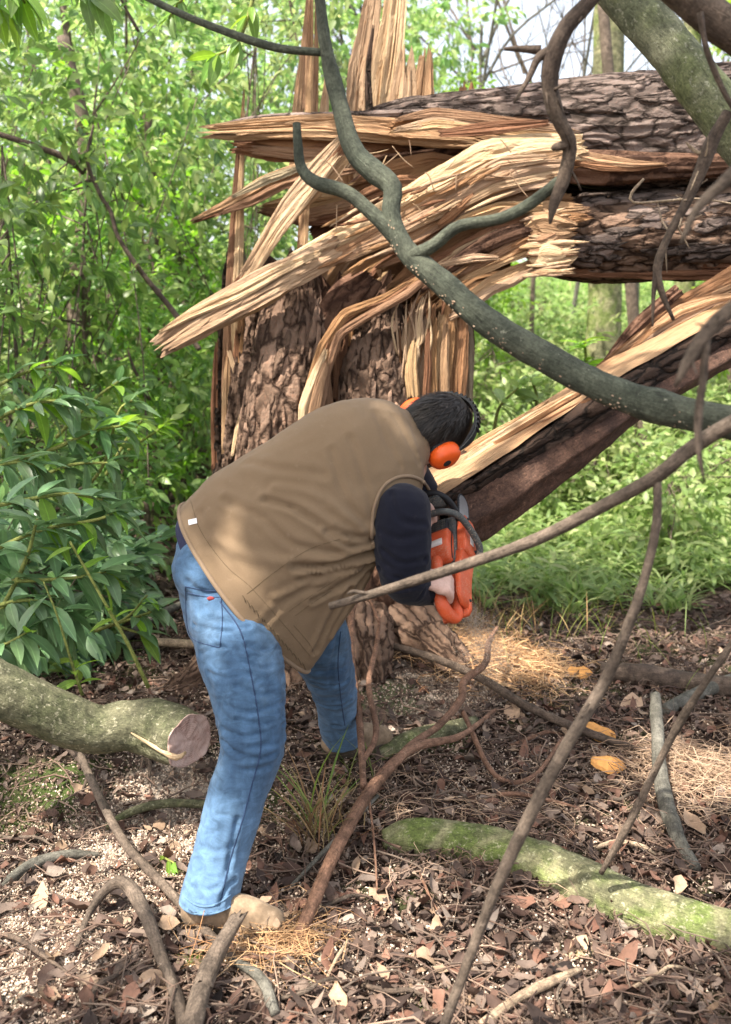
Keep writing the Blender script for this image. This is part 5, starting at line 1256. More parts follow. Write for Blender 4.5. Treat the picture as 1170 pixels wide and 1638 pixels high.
# boots -----------------------------------------------------------
def boot(ank, toe, heel_drop, name_sole='sole'):
    d = toe - ank; d[2] = 0; L = np.linalg.norm(d); d /= L; gz = min(ank[2], toe[2]); up_ = np.array([0, 0, 1.])
    base = ank.copy(); base[2] = toe[2]
    pr = cchain([base + up_ * .10, base + up_ * .07, base + up_ * .055 + d * .01], [.056, .054, .050], 5)
    pr += cchain([base - d * .035 + up_ * .05, base + d * .05 + up_ * .06, base + d * .12 + up_ * .050, base + d * .185 + up_ * .036], [.046, .052, .049, .037], 8)
    s2 = np.cross(d, up_)
    pr += cchain([base + d * .10 + up_ * .035 + s2 * .012, base + d * .19 + up_ * .034 + s2 * .008], [.042, .036], 3)
    V, F, T = blob(pr, .007, 4); V[:, 2] = np.maximum(V[:, 2], base[2] + .012)
    n_ = fbm(V[:, 0] * 30, V[:, 1] * 30, V[:, 2] * 30, 3, 3) - .5; V = V + vnormals(V, F, T) * (n_ * .008)[:, None]
    bo = obj('boot', V, F, M['boot'], man, None, True, T)
    k = 28; a_ = np.linspace(0, 2 * PI, k, endpoint=False); wv = .046 + .008 * np.cos(a_)
    o_ = base + d * .07 + d[None] * (np.cos(a_) * .155)[:, None] + s2[None] * (np.sin(a_) * wv)[:, None]
    Vs_ = np.vstack([o_ + up_ * -.008, o_ + up_ * .02, (base + d * .07 - up_ * .008)[None], (base + d * .07 + up_ * .02)[None]]); a = np.arange(k); b_ = (a + 1) % k
    obj(name_sole, Vs_, np.stack([a, b_, b_ + k, a + k], 1), M['sole'], bo, Vs_[:, :2], True, np.vstack([np.stack([b_, a, a * 0 + 2 * k], 1), np.stack([a + k, b_ + k, a * 0 + 2 * k + 1], 1)]))
gN = ground(350, 1512); gF = ground(545, 1240)
an_ = ankN.copy(); tN = ground(462, 1494, .0); boot(np.array([an_[0] - .005, an_[1] + .0, 0]), np.array([tN[0], tN[1], float(hgt(an_[0], an_[1])) + .005]), 0)
tF = ground(650, 1196, .0); boot(np.array([ankF[0] - .005, ankF[1], 0]), np.array([tF[0], tF[1], float(hgt(ankF[0], ankF[1])) + .01]), 0)
# laces on the near boot
# ------------------------------------------------------------------ ear defenders
XF = HX
ed = empty('ear_defenders', earN, 'bright orange ear defenders with a ribbed black headband on the dark haired head', 'ear defenders')
for s, c in ((1, HC + ex_ * .098 - cr * .025 + fc * .004), (-1, HC - ex_ * .098 - cr * .025 + fc * .004)):
    k = 40; a_ = np.linspace(0, 2 * PI, k, endpoint=False); rings = []
    for q, o_ in ((.86, -.016), (1.0, -.012), (1.04, 0), (1.02, .012), (.92, .022), (.70, .030), (.38, .033)):
        rings.append(c + ex_ * s * o_ + cr[None] * (np.cos(a_) * .046 * q)[:, None] + fc[None] * (np.sin(a_) * .035 * q)[:, None])
    rings.append((c + ex_ * s * .034)[None]); V = np.vstack(rings); a = np.arange(k); b_ = (a + 1) % k
    Fq = np.vstack([np.stack([a + j * k, b_ + j * k, b_ + (j + 1) * k, a + (j + 1) * k], 1) for j in range(6)]); Tq = np.stack([a + 6 * k, b_ + 6 * k, a * 0 + 7 * k], 1)
    cup = obj('ear_cup', V, Fq, M['orange_cup'], ed, V[:, :2], True, Tq)
    pts = [c + ex_ * s * (-.016) + cr * math.cos(x) * .036 + fc * math.sin(x) * .027 for x in np.linspace(0, 2 * PI, 24)]
    t2 = Tube(pts, [.011] * 24); V_, F_, U_, T_ = tmesh(t2, 60, 10); obj('cushion', V_, F_, M['black'], ed, U_, True, T_)
    V_, F_, U_, T_ = ellips(c + ex_ * s * .032 - cr * .006, ex_ * .003, cr * .014, fc * .012, 14)
    obj('badge', V_, F_, M['black'], cup, U_, True, T_)
arc = [HC + ex_ * .112 * math.cos(x) + cr * (.126 * math.sin(x)) + fc * .004 - cr * .004 for x in np.linspace(.12, PI - .12, 30)]
t2 = Tube(arc, [(.010, .010)] * 30)
X = crom(arc, 90); Tg = np.gradient(X, axis=0); Tg /= np.linalg.norm(Tg, axis=1)[:, None]; No = X - HC; No -= fc[None] * (No @ fc)[:, None]; No /= np.linalg.norm(No, axis=1)[:, None]
ww = .017 * np.clip(np.sin(np.linspace(0, PI, 90)) * 2.2, .25, 1)
bv_ = []
for a1, a2 in ((-1, -.003), (1, -.003), (1, .004), (.0, .007), (-1, .004)): bv_.append(X + fc[None] * (a1 * ww)[:, None] + No * a2)
G = np.stack(bv_, 1); V = G.reshape(-1, 3); i = np.arange(89)[:, None] * 5; j = np.arange(5)[None]; Fb = np.stack([i + j, i + (j + 1) % 5, i + 5 + (j + 1) % 5, i + 5 + j], -1).reshape(-1, 4)
hb = obj('headband', V, Fb, M['black'], ed, V[:, :2], False)
for k in range(22, 68, 4):
    c = X[k] + No[k] * .008; w_ = ww[k] * .82; t_ = Tg[k] * .0035; V = []
    for s1, s2 in ((-1, -1), (1, -1), (1, 1), (-1, 1)): V.append(c + fc * w_ * s1 + t_ * s2)
    V = np.array(V); V = np.vstack([V - No[k] * .004, V + No[k] * .003]); obj('rib', V, [(4, 5, 6, 7), (0, 1, 5, 4), (1, 2, 6, 5), (2, 3, 7, 6), (3, 0, 4, 7)], M['black'], hb, V[:, :2], False)
for s in (1, -1):
    pts = [HC + ex_ * s * .122 - cr * .02 + fc * .0, HC + ex_ * s * .116 + cr * .02 - fc * .006, HC + ex_ * s * .106 + cr * .055 - fc * .008, HC + ex_ * s * .086 + cr * .088 - fc * .010, HC + ex_ * s * .05 + cr * .113 - fc * .012]
    t2 = Tube(pts, [.0016] * 5); V_, F_, U_, T_ = tmesh(t2, 30, 6); obj('wire_arm', V_, F_, M['grey'], ed, U_, True, T_)

# ------------------------------------------------------------------ chainsaw
XF = None
saw = empty('chainsaw', SO, 'orange chainsaw held upright with its bar sunk into the leaning slab', 'chainsaw')
def sbox(name, pts_x, mat, parent=saw, bev=.010, **k):
    """pts_x: list of (x, y0, y1, z0, z1) sections; lofted rounded rectangles"""
    rings = []; n = 24
    for (x, y0, y1, z0, z1) in pts_x:
        a_ = np.linspace(0, 2 * PI, n, endpoint=False); c, s_ = np.cos(a_), np.sin(a_); e_ = .24
        yy = (y0 + y1) / 2 + np.sign(c) * np.abs(c) ** e_ * (y1 - y0) / 2; zz = (z0 + z1) / 2 + np.sign(s_) * np.abs(s_) ** e_ * (z1 - z0) / 2
        rings.append(np.array([sw(x, y, z) for y, z in zip(yy, zz)]))
    m = len(rings); V = np.vstack(rings + [rings[0].mean(0)[None], rings[-1].mean(0)[None]]); a = np.arange(n); b_ = (a + 1) % n
    F = np.vstack([np.stack([a + i * n, b_ + i * n, b_ + (i + 1) * n, a + (i + 1) * n], 1) for i in range(m - 1)])
    T = np.vstack([np.stack([b_, a, a * 0 + m * n], 1), np.stack([a + (m - 1) * n, b_ + (m - 1) * n, a * 0 + m * n + 1], 1)])
    return obj(name, V, F, M[mat], parent, V[:, :2], k.get('smooth', True), T)
def stube(name, pts, r, mat, parent=saw, ns=14, rr_=None):
    P_ = [sw(*p) for p in pts]; t2 = Tube(P_, r if isinstance(r, list) else [r] * len(P_)); V_, F_, U_, T_ = tmesh(t2, 70, ns); return obj(name, V_, F_, M[mat], parent, U_, True, T_)
sbox('engine_body', [(-.005, -.045, .050, -.01, .055), (.0, -.055, .062, -.02, .065), (.17, -.055, .065, -.025, .07), (.19, -.05, .055, -.02, .06), (.195, -.04, .045, -.01, .05)], 'grey')
sbox('top_cover', [(-.012, -.038, .036, .064, .082), (-.004, -.045, .045, .060, .098), (.03, -.048, .048, .058, .110), (.085, -.048, .048, .058, .112), (.105, -.046, .046, .060, .104), (.112, -.04, .04, .062, .09)], 'orange')
sbox('clutch_cover', [(.03, -.082, -.054, -.015, .055), (.04, -.09, -.055, -.02, .06), (.15, -.09, -.055, -.022, .06), (.185, -.084, -.056, -.01, .05)], 'orange')
sbox('air_vent', [(.115, -.03, .045, .066, .080), (.12, -.034, .048, .064, .088), (.165, -.034, .048, .062, .086), (.172, -.03, .044, .064, .078)], 'black')
for k in range(5):
    x = .122 + k * .009; sbox('cooling_fin', [(x, -.03, .044, .086, .0915), (x + .004, -.03, .044, .086, .0915)], 'grey')
sbox('badge_strip', [(.035, -.030, .030, .1095, .1135), (.060, -.030, .030, .1105, .1142)], 'decal')
sbox('side_badge', [(.07, -.0925, -.089, .010, .030), (.135, -.0925, -.089, .010, .030)], 'decal')
# rear handle: a closed loop, grip on the upper side and a wide guard below
rh = stube('rear_handle', [(.0, .0, .088), (-.03, .0, .092), (-.08, .0, .088), (-.13, .0, .078), (-.165, .0, .060), (-.178, .0, .030), (-.168, .0, -.002), (-.13, .0, -.016), (-.06, .0, -.016), (.01, .0, -.008)],
           [(.018, .017), (.019, .018), (.018, .017), (.019, .018), (.022, .020), (.022, .026), (.020, .036), (.016, .044), (.016, .044), (.018, .046)], 'orange', ns=20)
sbox('hand_guard_plate', [(-.172, -.052, .040, -.026, -.012), (-.15, -.060, .044, -.03, -.012), (-.06, -.060, .044, -.03, -.012), (-.005, -.056, .044, -.026, -.008)], 'orange')
sbox('side_panel', [(-.150, -.054, -.040, -.025, .02), (-.12, -.058, -.040, -.027, .045), (-.03, -.066, -.044, -.026, .060), (.035, -.080, -.050, -.02, .062)], 'orange')
stube('throttle_trigger', [(-.045, 0, .074), (-.058, 0, .060), (-.075, 0, .064)], .006, 'black')
stube('front_handle', [(.075, .070, -.018), (.095, .092, .0), (.115, .098, .06), (.130, .090, .125), (.136, .06, .152), (.136, 0, .158), (.132, -.06, .150), (.122, -.096, .118), (.10, -.108, .06), (.07, -.108, .0), (.045, -.094, -.015)], .0118, 'grey')
# hand guard in front of the handle: a frame with an opening
stube('hand_guard', [(.172, .066, .05), (.185, .078, .10), (.200, .074, .150), (.205, .045, .178), (.207, 0, .184), (.205, -.04, .176), (.195, -.066, .14), (.182, -.07, .09), (.172, -.062, .05)], .010, 'black')
sbox('hand_guard_web', [(.188, -.055, .062, .11, .172), (.196, -.05, .058, .115, .176)], 'grey')
stube('bumper_spike', [(.195, -.058, .0), (.212, -.058, .012), (.20, -.058, .024), (.215, -.058, .036), (.20, -.058, .048)], .004, 'steel')
for (x, y, z) in ((.02, -.045, .03), (.165, -.05, .03), (.05, .04, .03)): pass
for (x, z) in ((.055, .0), (.165, .045), (-.02, .035), (-.135, .0), (.12, .05)):
    c = sw(x, -.0915 if x > .03 else -.067, z); a_ = np.linspace(0, 2 * PI, 12, endpoint=False); o_ = (SM[:, 0][None] * np.cos(a_)[:, None] + SM[:, 2][None] * np.sin(a_)[:, None]) * .0055
    V = np.vstack([c + o_, c + o_ * .8 - SM[:, 1] * .004, (c - SM[:, 1] * .004)[None]]); a = np.arange(12); b_ = (a + 1) % 12
    obj('screw', V, np.stack([a, b_, b_ + 12, a + 12], 1), M['black'], saw, V[:, :2], False, np.stack([a + 12, b_ + 12, a * 0 + 24], 1))
for (x0, x1, y, z) in ((-.006, .108, -.0485, .088), (-.006, .108, .0465, .088)):
    stube('cover_seam', [(x0, y, z - .012), ((x0 + x1) / 2, y - .001, z - .004), (x1, y, z - .012)], .0018, 'black', ns=6)
stube('starter_grip', [(.06, .066, .05), (.075, .072, .055), (.09, .066, .05)], .007, 'black')
# guide bar and chain
o = []; xs = np.r_[np.linspace(.17, .27, 14), .29, .299, .302]; hw = np.r_[np.linspace(.036, .033, 14), .025, .013, .0]
up_ = [(x, .022 + h) for x, h in zip(xs, hw)]; dn = [(x, .022 - h) for x, h in zip(xs[::-1][1:], hw[::-1][1:])]; ol = up_ + dn; n = len(ol)
V = np.array([sw(x, -.066, z) for x, z in ol] + [sw(x, -.061, z) for x, z in ol] + [sw(.25, -.066, .022), sw(.25, -.061, .022)]); a = np.arange(n); b_ = (a + 1) % n
obj('guide_bar', V, np.stack([a, b_, b_ + n, a + n], 1), M['steel'], saw, V[:, :2], False, np.vstack([np.stack([b_, a, a * 0 + 2 * n], 1), np.stack([a + n, b_ + n, a * 0 + 2 * n + 1], 1)]))
L_ = []
P_ = np.array([(x, z) for x, z in ol]); seg = np.r_[0, np.cumsum(np.linalg.norm(np.diff(P_, axis=0), axis=1))]
for s_ in np.arange(0, seg[-1], .0125):
    x = np.interp(s_, seg, P_[:, 0]); z = np.interp(s_, seg, P_[:, 1]); x2 = np.interp(s_ + .009, seg, P_[:, 0]); z2 = np.interp(s_ + .009, seg, P_[:, 1])
    L_.append(capsule(sw(x, -.0635, z), .0042, sw(x2, -.0635, z2), .0034, 6))
V_, F_, U_, T_ = join(L_); obj('saw_chain', V_, F_, M['black'], saw, U_, False, T_, kind='stuff')
# ------------------------------------------------------------------ scatter on the ground
def wedge(n, y0, y1, p=1.0, margin=1.15):
    y = y0 + (y1 - y0) * rng.uniform(0, 1, n) ** p
    d = y + .3; x = rng.uniform(-1, 1, n) * (d * 585 / FPX * margin + .15)
    return x, y
def topix(P_):
    v = P_ - CP; z = v @ FW; return 585 + v[:, 0] / z * FPX, 819 - (v @ UP) / z * FPX
def lay(x, y, lift):
    return np.stack([x, y, hgt(x, y) + lift], 1)
def dead_tpl(seed):
    g = np.random.default_rng(seed); V, F, U = leaf_tpl(1, g.uniform(.38, .62), 5, g.uniform(-.4, .8), g.uniform(-.35, .5), curl=g.uniform(-1, 1))
    V[:, 2] += .10 * np.sin(V[:, 0] * g.uniform(3, 9) + g.uniform(0, 6)) + .12 * g.normal(size=len(V)) * .5; V[:, 1] += g.normal(size=len(V)) * .02; V[:, 0] -= .5
    return V, F, U
tpls = [dead_tpl(k) for k in range(9)]
def litter(name, n, y0, y1, mat, size, p, tilt=.30, lift=.012, filt=None, tp=tpls):
    parts = []; 
    for k, t_ in enumerate(tp):
        m = n // len(tp); x, y = wedge(m, y0, y1, p)
        if filt is not None:
            f = filt(x, y); x, y = x[f], y[f]
        m = len(x)
        if not m: continue
        pos = lay(x, y, lift + rng.uniform(0, .018, m)); R_ = rots(rng.normal(0, tilt, m), rng.normal(0, tilt, m), rng.uniform(0, 2 * PI, m))
        s_ = rng.uniform(size[0], size[1], m)[:, None] * np.array([[1, rng.uniform(.7, 1.1), 1]]); parts.append(batch(t_, pos, R_, s_))
    V, F, U, T = join(parts); return obj(name, V, F, M[mat], None, U, True, kind='stuff')
DC = [(ground(a_, b_), r_) for a_, b_, r_, k_ in DUST[:3]] + [(ground(a_, b_), r_) for a_, b_, r_ in MOSS]
def undust(x, y):
    a = np.zeros_like(x)
    for c, r in DC: a = np.maximum(a, np.exp(-((x - c[0]) ** 2 + (y - c[1]) ** 2) / (r * .75) ** 2))
    return (np.random.default_rng(3).uniform(0, 1, len(x)) > a * .75) & notcover(x, y)
notcover = lambda x, y: ~((y > 5.9 + .5 * vn(x * 2, y * 2)) & (x > .6))
litter('leaf_litter', 9500, 1.75, 7.5, 'litter', (.016, .082), 1.25, filt=undust)
litter('leaf_litter', 350, 1.75, 5, 'litter', (.07, .11), 1.2, .22, filt=notcover)
litter('leaf_litter', 1000, 1.75, 6.0, 'litter_red', (.035, .085), 1.1, filt=undust)
litter('leaf_litter', 420, 1.75, 6.0, 'litter_pale', (.035, .085), 1.1, filt=notcover)
litter('leaf_litter', 7000, 5.5, 16, 'litter', (.05, .11), 1.0, .5, filt=lambda x, y: (x < .9) | (y < 6))
# crumbs of bark and soil
def crumb_tpl():
    V, F, U, T = capsule((0, 0, -.3), .5, (0, 0, .3), .4, 5); V = V + rng.normal(0, .12, V.shape)
    V = V[:-2]; return V, F, U[:-2]
ct = [crumb_tpl() for _ in range(4)]
def crumbs(name, n, y0, y1, mat, size, p, filt=None, flat=.6):
    parts = []
    for t_ in ct:
        m = n // 4; x, y = wedge(m, y0, y1, p)
        if filt is not None: f = filt(x, y); x, y = x[f], y[f]
        m = len(x); s_ = rng.uniform(size[0], size[1], m)[:, None] * rng.uniform(.5, 1.3, (m, 3))
        parts.append(batch(t_, lay(x, y, .004 + rng.uniform(0, .012, m)), rots(rng.uniform(0, 6, m), rng.uniform(0, 6, m), rng.uniform(0, 6, m)), s_))
    V, F, U, T = join(parts); return obj(name, V, F, M[mat], None, U, False, kind='stuff')
crumbs('bark_crumbs', 36000, 1.75, 5.5, 'stick_stuff', (.004, .014), 1.4, filt=notcover)
dust_c = [ground(150, 1400), ground(240, 1340), ground(60, 1480), ground(90, 1560), ground(330, 1290), ground(520, 1480), ground(620, 1540), ground(300, 1240), ground(860, 1330), ground(780, 1250), ground(700, 1110), ground(830, 1520)]
dust_r = [.36, .36, .26, .28, .26, .25, .25, .25, .2, .3, .3, .25]; dust_w = [2.2, 2.1, 1.8, 1.1, 1.5, .35, .35, .6, .35, .4, .8, .35]
def dustf(x, y):
    a = np.zeros_like(x)
    for c, r, w_ in zip(dust_c, dust_r, dust_w): a = np.maximum(a, w_ * np.exp(-((x - c[0]) ** 2 + (y - c[1]) ** 2) / r ** 2))
    return rng.uniform(0, 1, len(x)) < np.clip(a * (.35 + 1.2 * vn(x * 9, y * 9, 0, 3)), .11, 1)
crumbs('sawdust', 190000, 1.75, 4.8, 'chip', (.0015, .0070), 1.2, filt=dustf)
hc = ground(770, 1062)
crumbs('sawdust_heap', 60000, 3.4, 5.4, 'chip', (.002, .007), 1.0, filt=lambda x, y: rng.uniform(0, 1, len(x)) < np.exp(-((x - hc[0]) ** 2 + (y - hc[1]) ** 2) / .30 ** 2))
# litter and dust trodden over the boots
bt = [at(410, 1492, 2.40), at(445, 1500, 2.38), at(320, 1500, 2.36)]
for t_, cnt, mt, sz in ((tpls[2], 26, 'litter', (.02, .05)), (tpls[5], 14, 'litter_pale', (.02, .045))):
    c_ = np.array(bt)[rng.integers(0, 3, cnt)] + rng.normal(0, 1, (cnt, 3)) * (.04, .03, 0); c_[:, 2] = hgt(c_[:, 0], c_[:, 1]) + rng.uniform(.02, .07, cnt) * (c_[:, 0] > -.35)
    V, F, U, T = batch(t_, c_, rots(rng.normal(0, .5, cnt), rng.normal(0, .5, cnt), rng.uniform(0, 6, cnt)), rng.uniform(*sz, cnt)); obj('leaf_litter', V, F, M[mt], None, U, True, kind='stuff')
# small sticks
def stickbatch(name, n, y0, y1, mat, L, r, p, filt=None, bend=.15, tiltz=.16, lift=.012, kind='stuff', centre=None, segs=4, ns=4):
    if centre is None: x, y = wedge(n, y0, y1, p)
    else: x = centre[0] + rng.normal(0, centre[2], n); y = centre[1] + rng.normal(0, centre[3], n)
    if filt is not None: f = filt(x, y); x, y = x[f], y[f]
    n = len(x); c = lay(x, y, lift + rng.uniform(0, .02, n)); ln = rng.uniform(*L, n); yaw = rng.uniform(0, 2 * PI, n) if len(centre or ()) < 5 else rng.normal(centre[4], centre[5], n)
    pit = rng.normal(0, tiltz, n)
    D = np.stack([np.cos(yaw) * np.cos(pit), np.sin(yaw) * np.cos(pit), np.sin(pit)], 1); S_ = np.stack([-np.sin(yaw), np.cos(yaw), yaw * 0], 1); U_ = np.cross(D, S_)
    rad = rng.uniform(*r, n); t_ = np.linspace(-.5, .5, segs + 1); b1 = rng.normal(0, bend, n); b2 = rng.normal(0, bend, n); b3 = rng.normal(0, bend * .5, n)
    G = []
    for q in t_:
        ctr = c + D * (ln * q)[:, None] + S_ * (ln * (b1 * (q * q * 4 - .5) + b3 * np.sin(q * 9)))[:, None] + U_ * (ln * abs(b2) * (.5 - q * q * 4) * .6)[:, None]
        for a_ in np.linspace(0, 2 * PI, ns, endpoint=False):
            G.append(ctr + (S_ * math.cos(a_) + U_ * math.sin(a_)) * (rad * (1 - .5 * (q + .5)))[:, None])
    G = np.stack(G, 1); m = G.shape[1]; F_ = []
    for i in range(segs):
        for j in range(ns): F_.append((i * ns + j, i * ns + (j + 1) % ns, (i + 1) * ns + (j + 1) % ns, (i + 1) * ns + j))
    F_ = np.array(F_); FF = (F_[None] + (np.arange(n) * m)[:, None, None]).reshape(-1, 4)
    return obj(name, G.reshape(-1, 3), FF, M[mat], None, np.zeros((n * m, 2)), True, kind='stuff')
stickbatch('fallen_twigs', 2600, 1.8, 6.5, 'stick_stuff', (.06, .34), (.0015, .0045), 1.2, filt=notcover)
stickbatch('fallen_twigs', 500, 1.8, 5.5, 'stick_stuff', (.10, .3), (.001, .002), 1.0, filt=notcover, bend=.5, tiltz=.4)
stickbatch('fallen_twigs', 160, 5.0, 14, 'stick_stuff', (.4, 1.4), (.005, .014), 1.0, filt=lambda x, y: x < .8)
sh = ground(815, 1068); sh2 = ground(735, 1035); st_ = ground(1120, 1255)
stickbatch('wood_shavings', 900, 0, 0, 'shaving', (.05, .24), (.0010, .0022), 1, bend=.35, tiltz=.5, lift=.02, centre=(sh[0], sh[1], .14, .17, 2.5, .7))
stickbatch('wood_shavings', 700, 0, 0, 'shaving', (.05, .2), (.0010, .002), 1, bend=.35, tiltz=.5, lift=.03, centre=(sh2[0], sh2[1], .14, .2, 1.4, .9))
stickbatch('wood_shavings', 90, 0, 0, 'shaving', (.08, .2), (.003, .006), 1, bend=.1, tiltz=.3, lift=.035, centre=(sh[0], sh[1], .12, .13, 2.5, .5))
stickbatch('dry_fibre_pile', 750, 0, 0, 'straw', (.08, .28), (.001, .0022), 1, bend=.5, tiltz=.35, lift=.02, centre=(st_[0] + .1, st_[1], .2, .15))
ff = ground(560, 1500)
stickbatch('wood_shavings', 260, 0, 0, 'shaving', (.05, .18), (.0008, .0016), 1, bend=.5, tiltz=.4, lift=.02, centre=(ground(430, 1520)[0], ground(430, 1520)[1], .09, .06))
stickbatch('wood_shavings', 260, 0, 0, 'straw', (.04, .16), (.0007, .0013), 1, bend=.5, tiltz=.5, lift=.02, centre=(ground(700, 1300)[0], ground(700, 1300)[1], .3, .2))
# flying sawdust below the saw
n = 9000; f = rng.uniform(0, 1, n) ** .7; p0 = at(742, 960, 3.12); p1 = ground(800, 1085, .02)
pos = p0[None] * (1 - f)[:, None] + p1[None] * f[:, None] + rng.normal(0, 1, (n, 3)) * (.012 + .075 * f)[:, None] * np.array([1, 1, .8])
pos[:, 2] = np.maximum(pos[:, 2], hgt(pos[:, 0], pos[:, 1]) + .005)
V, F, U, T = batch(ct[0], pos, rots(rng.uniform(0, 6, n), rng.uniform(0, 6, n), rng.uniform(0, 6, n)), rng.uniform(.0006, .0024, n)[:, None] * np.array([[.5, .5, 2.2]]))
obj('flying_sawdust', V, F, M['chip'], None, U, False, kind='stuff')
# single dead leaves that stand out
LABS = ['crisp brown leaf just left of the jeans hem, half on sawdust', 'tan pointed leaf standing up beside the grass tuft', "broad tan leaf lying left of the mossy log's start", 'pale star-shaped leaf in the litter low in the middle', 'grey round leaf lying to the right of the middle, low down', 'pale curled leaf behind the upright grey stick', 'tan leaf hanging over the soil under the cut log', 'pinkish leaf inside the bend of the arched root', "orange brown leaf beside the arched root's top", 'red brown leaf in front of the mossy log at right', 'reddish leaf against the right edge above the mossy log', 'pale flat leaf by the low grey root on the left', 'second pale flat leaf right of the low grey root', 'small leaf under the crossing twig by the red root', 'small brown leaf tucked behind the near knee', 'large folded grey leaf in the bottom right corner', 'brown leaf just below the middle of the litter', "rust coloured leaf close behind the mossy log's right end", 'torn pale leaf just under the mossy log', 'dark curled leaf in the bottom left corner', 'leaf lying on the pale sawdust under the long stick', 'reddish leaf at the bottom edge by the tan stick', 'rusty leaf below the right half of the mossy log', 'small leaf just past the long dark branch', 'brown leaf beside the pale fibre pile', 'tiny brown leaf at the edge of the green plants', 'tan leaf at the foot of the red root']
spots = [(270, 1385, 34), (492, 1372, 40), (610, 1435, 60), (600, 1543, 46), (695, 1500, 34), (1010, 1136, 44), (150, 1288, 40), (250, 1588, 60), (268, 1500, 46), (1000, 1545, 50), (1110, 1335, 44), (60, 1455, 60), (105, 1470, 60), (425, 1340, 34), (385, 1200, 30), (1010, 1600, 60), (675, 1545, 40), (1085, 1435, 40), (840, 1456, 34), (75, 1618, 60), (190, 1430, 50), (690, 1625, 50), (925, 1530, 40), (820, 1150, 36), (1130, 1245, 40), (905, 985, 30), (545, 1612, 44)]
for k, (x, y, wd) in enumerate(spots):
    g = ground(x, y, .028); L_ = wd * m_per_px(g) * 1.25; t_ = tpls[k % 9]
    V, F, U, T = batch(t_, g[None], rots(np.array([rng.normal(0, .3)]), np.array([rng.normal(0, .3)]), np.array([rng.uniform(0, 6)])), np.array([[L_, L_, L_]]))
    obj('dead_leaf', V, F, M['litter_pale' if k % 3 else 'litter_red'], None, U, True, label=LABS[k], cat='dead leaf', group='large dead leaves on the forest floor')

# ------------------------------------------------------------------ leaves and plants
LT = leaf_tpl(1, .34, 5, .28, .30); LT4 = leaf_tpl(1, .46, 3, .25, .25); LT2 = leaf_tpl(1, .40, 2, .25, .25)
LIFE = {}
def basis(d, roll):
    """rotation matrices with x along d"""
    d = d / np.linalg.norm(d, axis=1)[:, None]; s_ = np.cross(np.array([0, 0, 1.]), d); s_ /= np.linalg.norm(s_, axis=1)[:, None] + 1e-9
    u = np.cross(d, s_); c, q = np.cos(roll)[:, None], np.sin(roll)[:, None]
    return np.stack([d, s_ * c + u * q, u * c - s_ * q], 2)
def spray(n, L, g):
    """leaf bases and directions on a twig along +x of unit-ish length"""
    t_ = np.linspace(.25, 1, n); az = np.arange(n) * 2.4 + g.uniform(0, 6); sp = g.uniform(.5, 1.0, n) * (1.15 - .5 * t_)
    d = np.stack([np.cos(sp), np.sin(sp) * np.cos(az), np.sin(sp) * np.sin(az)], 1); return t_, d
def shared_leaf(mat, L):
    key = (mat, round(L, 2))
    if key not in LIFE: LIFE[key] = mkmesh('leaf', LT[0] * L, LT[1], M[mat], LT[2])
    return LIFE[key]
def crown_points(g, n, lobes):
    P_ = []; w_ = np.array([r ** 2 for c, r in lobes]); w_ /= w_.sum(); idx = g.choice(len(lobes), n, p=w_)
    u = g.normal(size=(n, 3)); u /= np.linalg.norm(u, axis=1)[:, None]; rr = g.uniform(.25, 1, n) ** .55
    c = np.array([lobes[i][0] for i in idx]); r = np.array([lobes[i][1] for i in idx]); return c + u * (rr * r)[:, None] * np.array([1, 1, .9]), u
def crown_mesh(name, seed, lobes, nsp, L, mat, per=9, tpl=LT4, tw=.32, down=.1):
    g = np.random.default_rng(seed); P_, u = crown_points(g, nsp, lobes); dirs = u * .8 + g.normal(0, .5, u.shape) + np.array([0, 0, .15 - down]); dirs /= np.linalg.norm(dirs, axis=1)[:, None]
    Bm = basis(dirs, g.uniform(0, 6, nsp)); pos = []; dd = []
    for k in range(nsp):
        t_, d = spray(per, 1, g); pos.append(P_[k] + (Bm[k] @ np.array([[q * tw, 0, 0] for q in t_]).T).T); dd.append((Bm[k] @ d.T).T)
    pos = np.vstack(pos); dd = np.vstack(dd); dd[:, 2] -= .25; m = len(pos)
    lf = batch(tpl, pos, basis(dd, g.normal(0, .7, m)), (g.uniform(.6, 1.15, m) * L))
    return lf, (P_, dirs, tw)
def twigmesh(P_, dirs, tw, hub, g, k):
    parts = []
    for i in g.choice(len(P_), min(k, len(P_)), replace=False):
        h = hub[g.integers(len(hub))]; mid = (P_[i] + h) / 2 + g.normal(0, .06, 3)
        parts.append(tmesh(Tube([h, mid, P_[i], P_[i] + dirs[i] * tw], [.008, .005, .0035, .0015], N=16), 8, 5, cap=False))
    return join(parts)
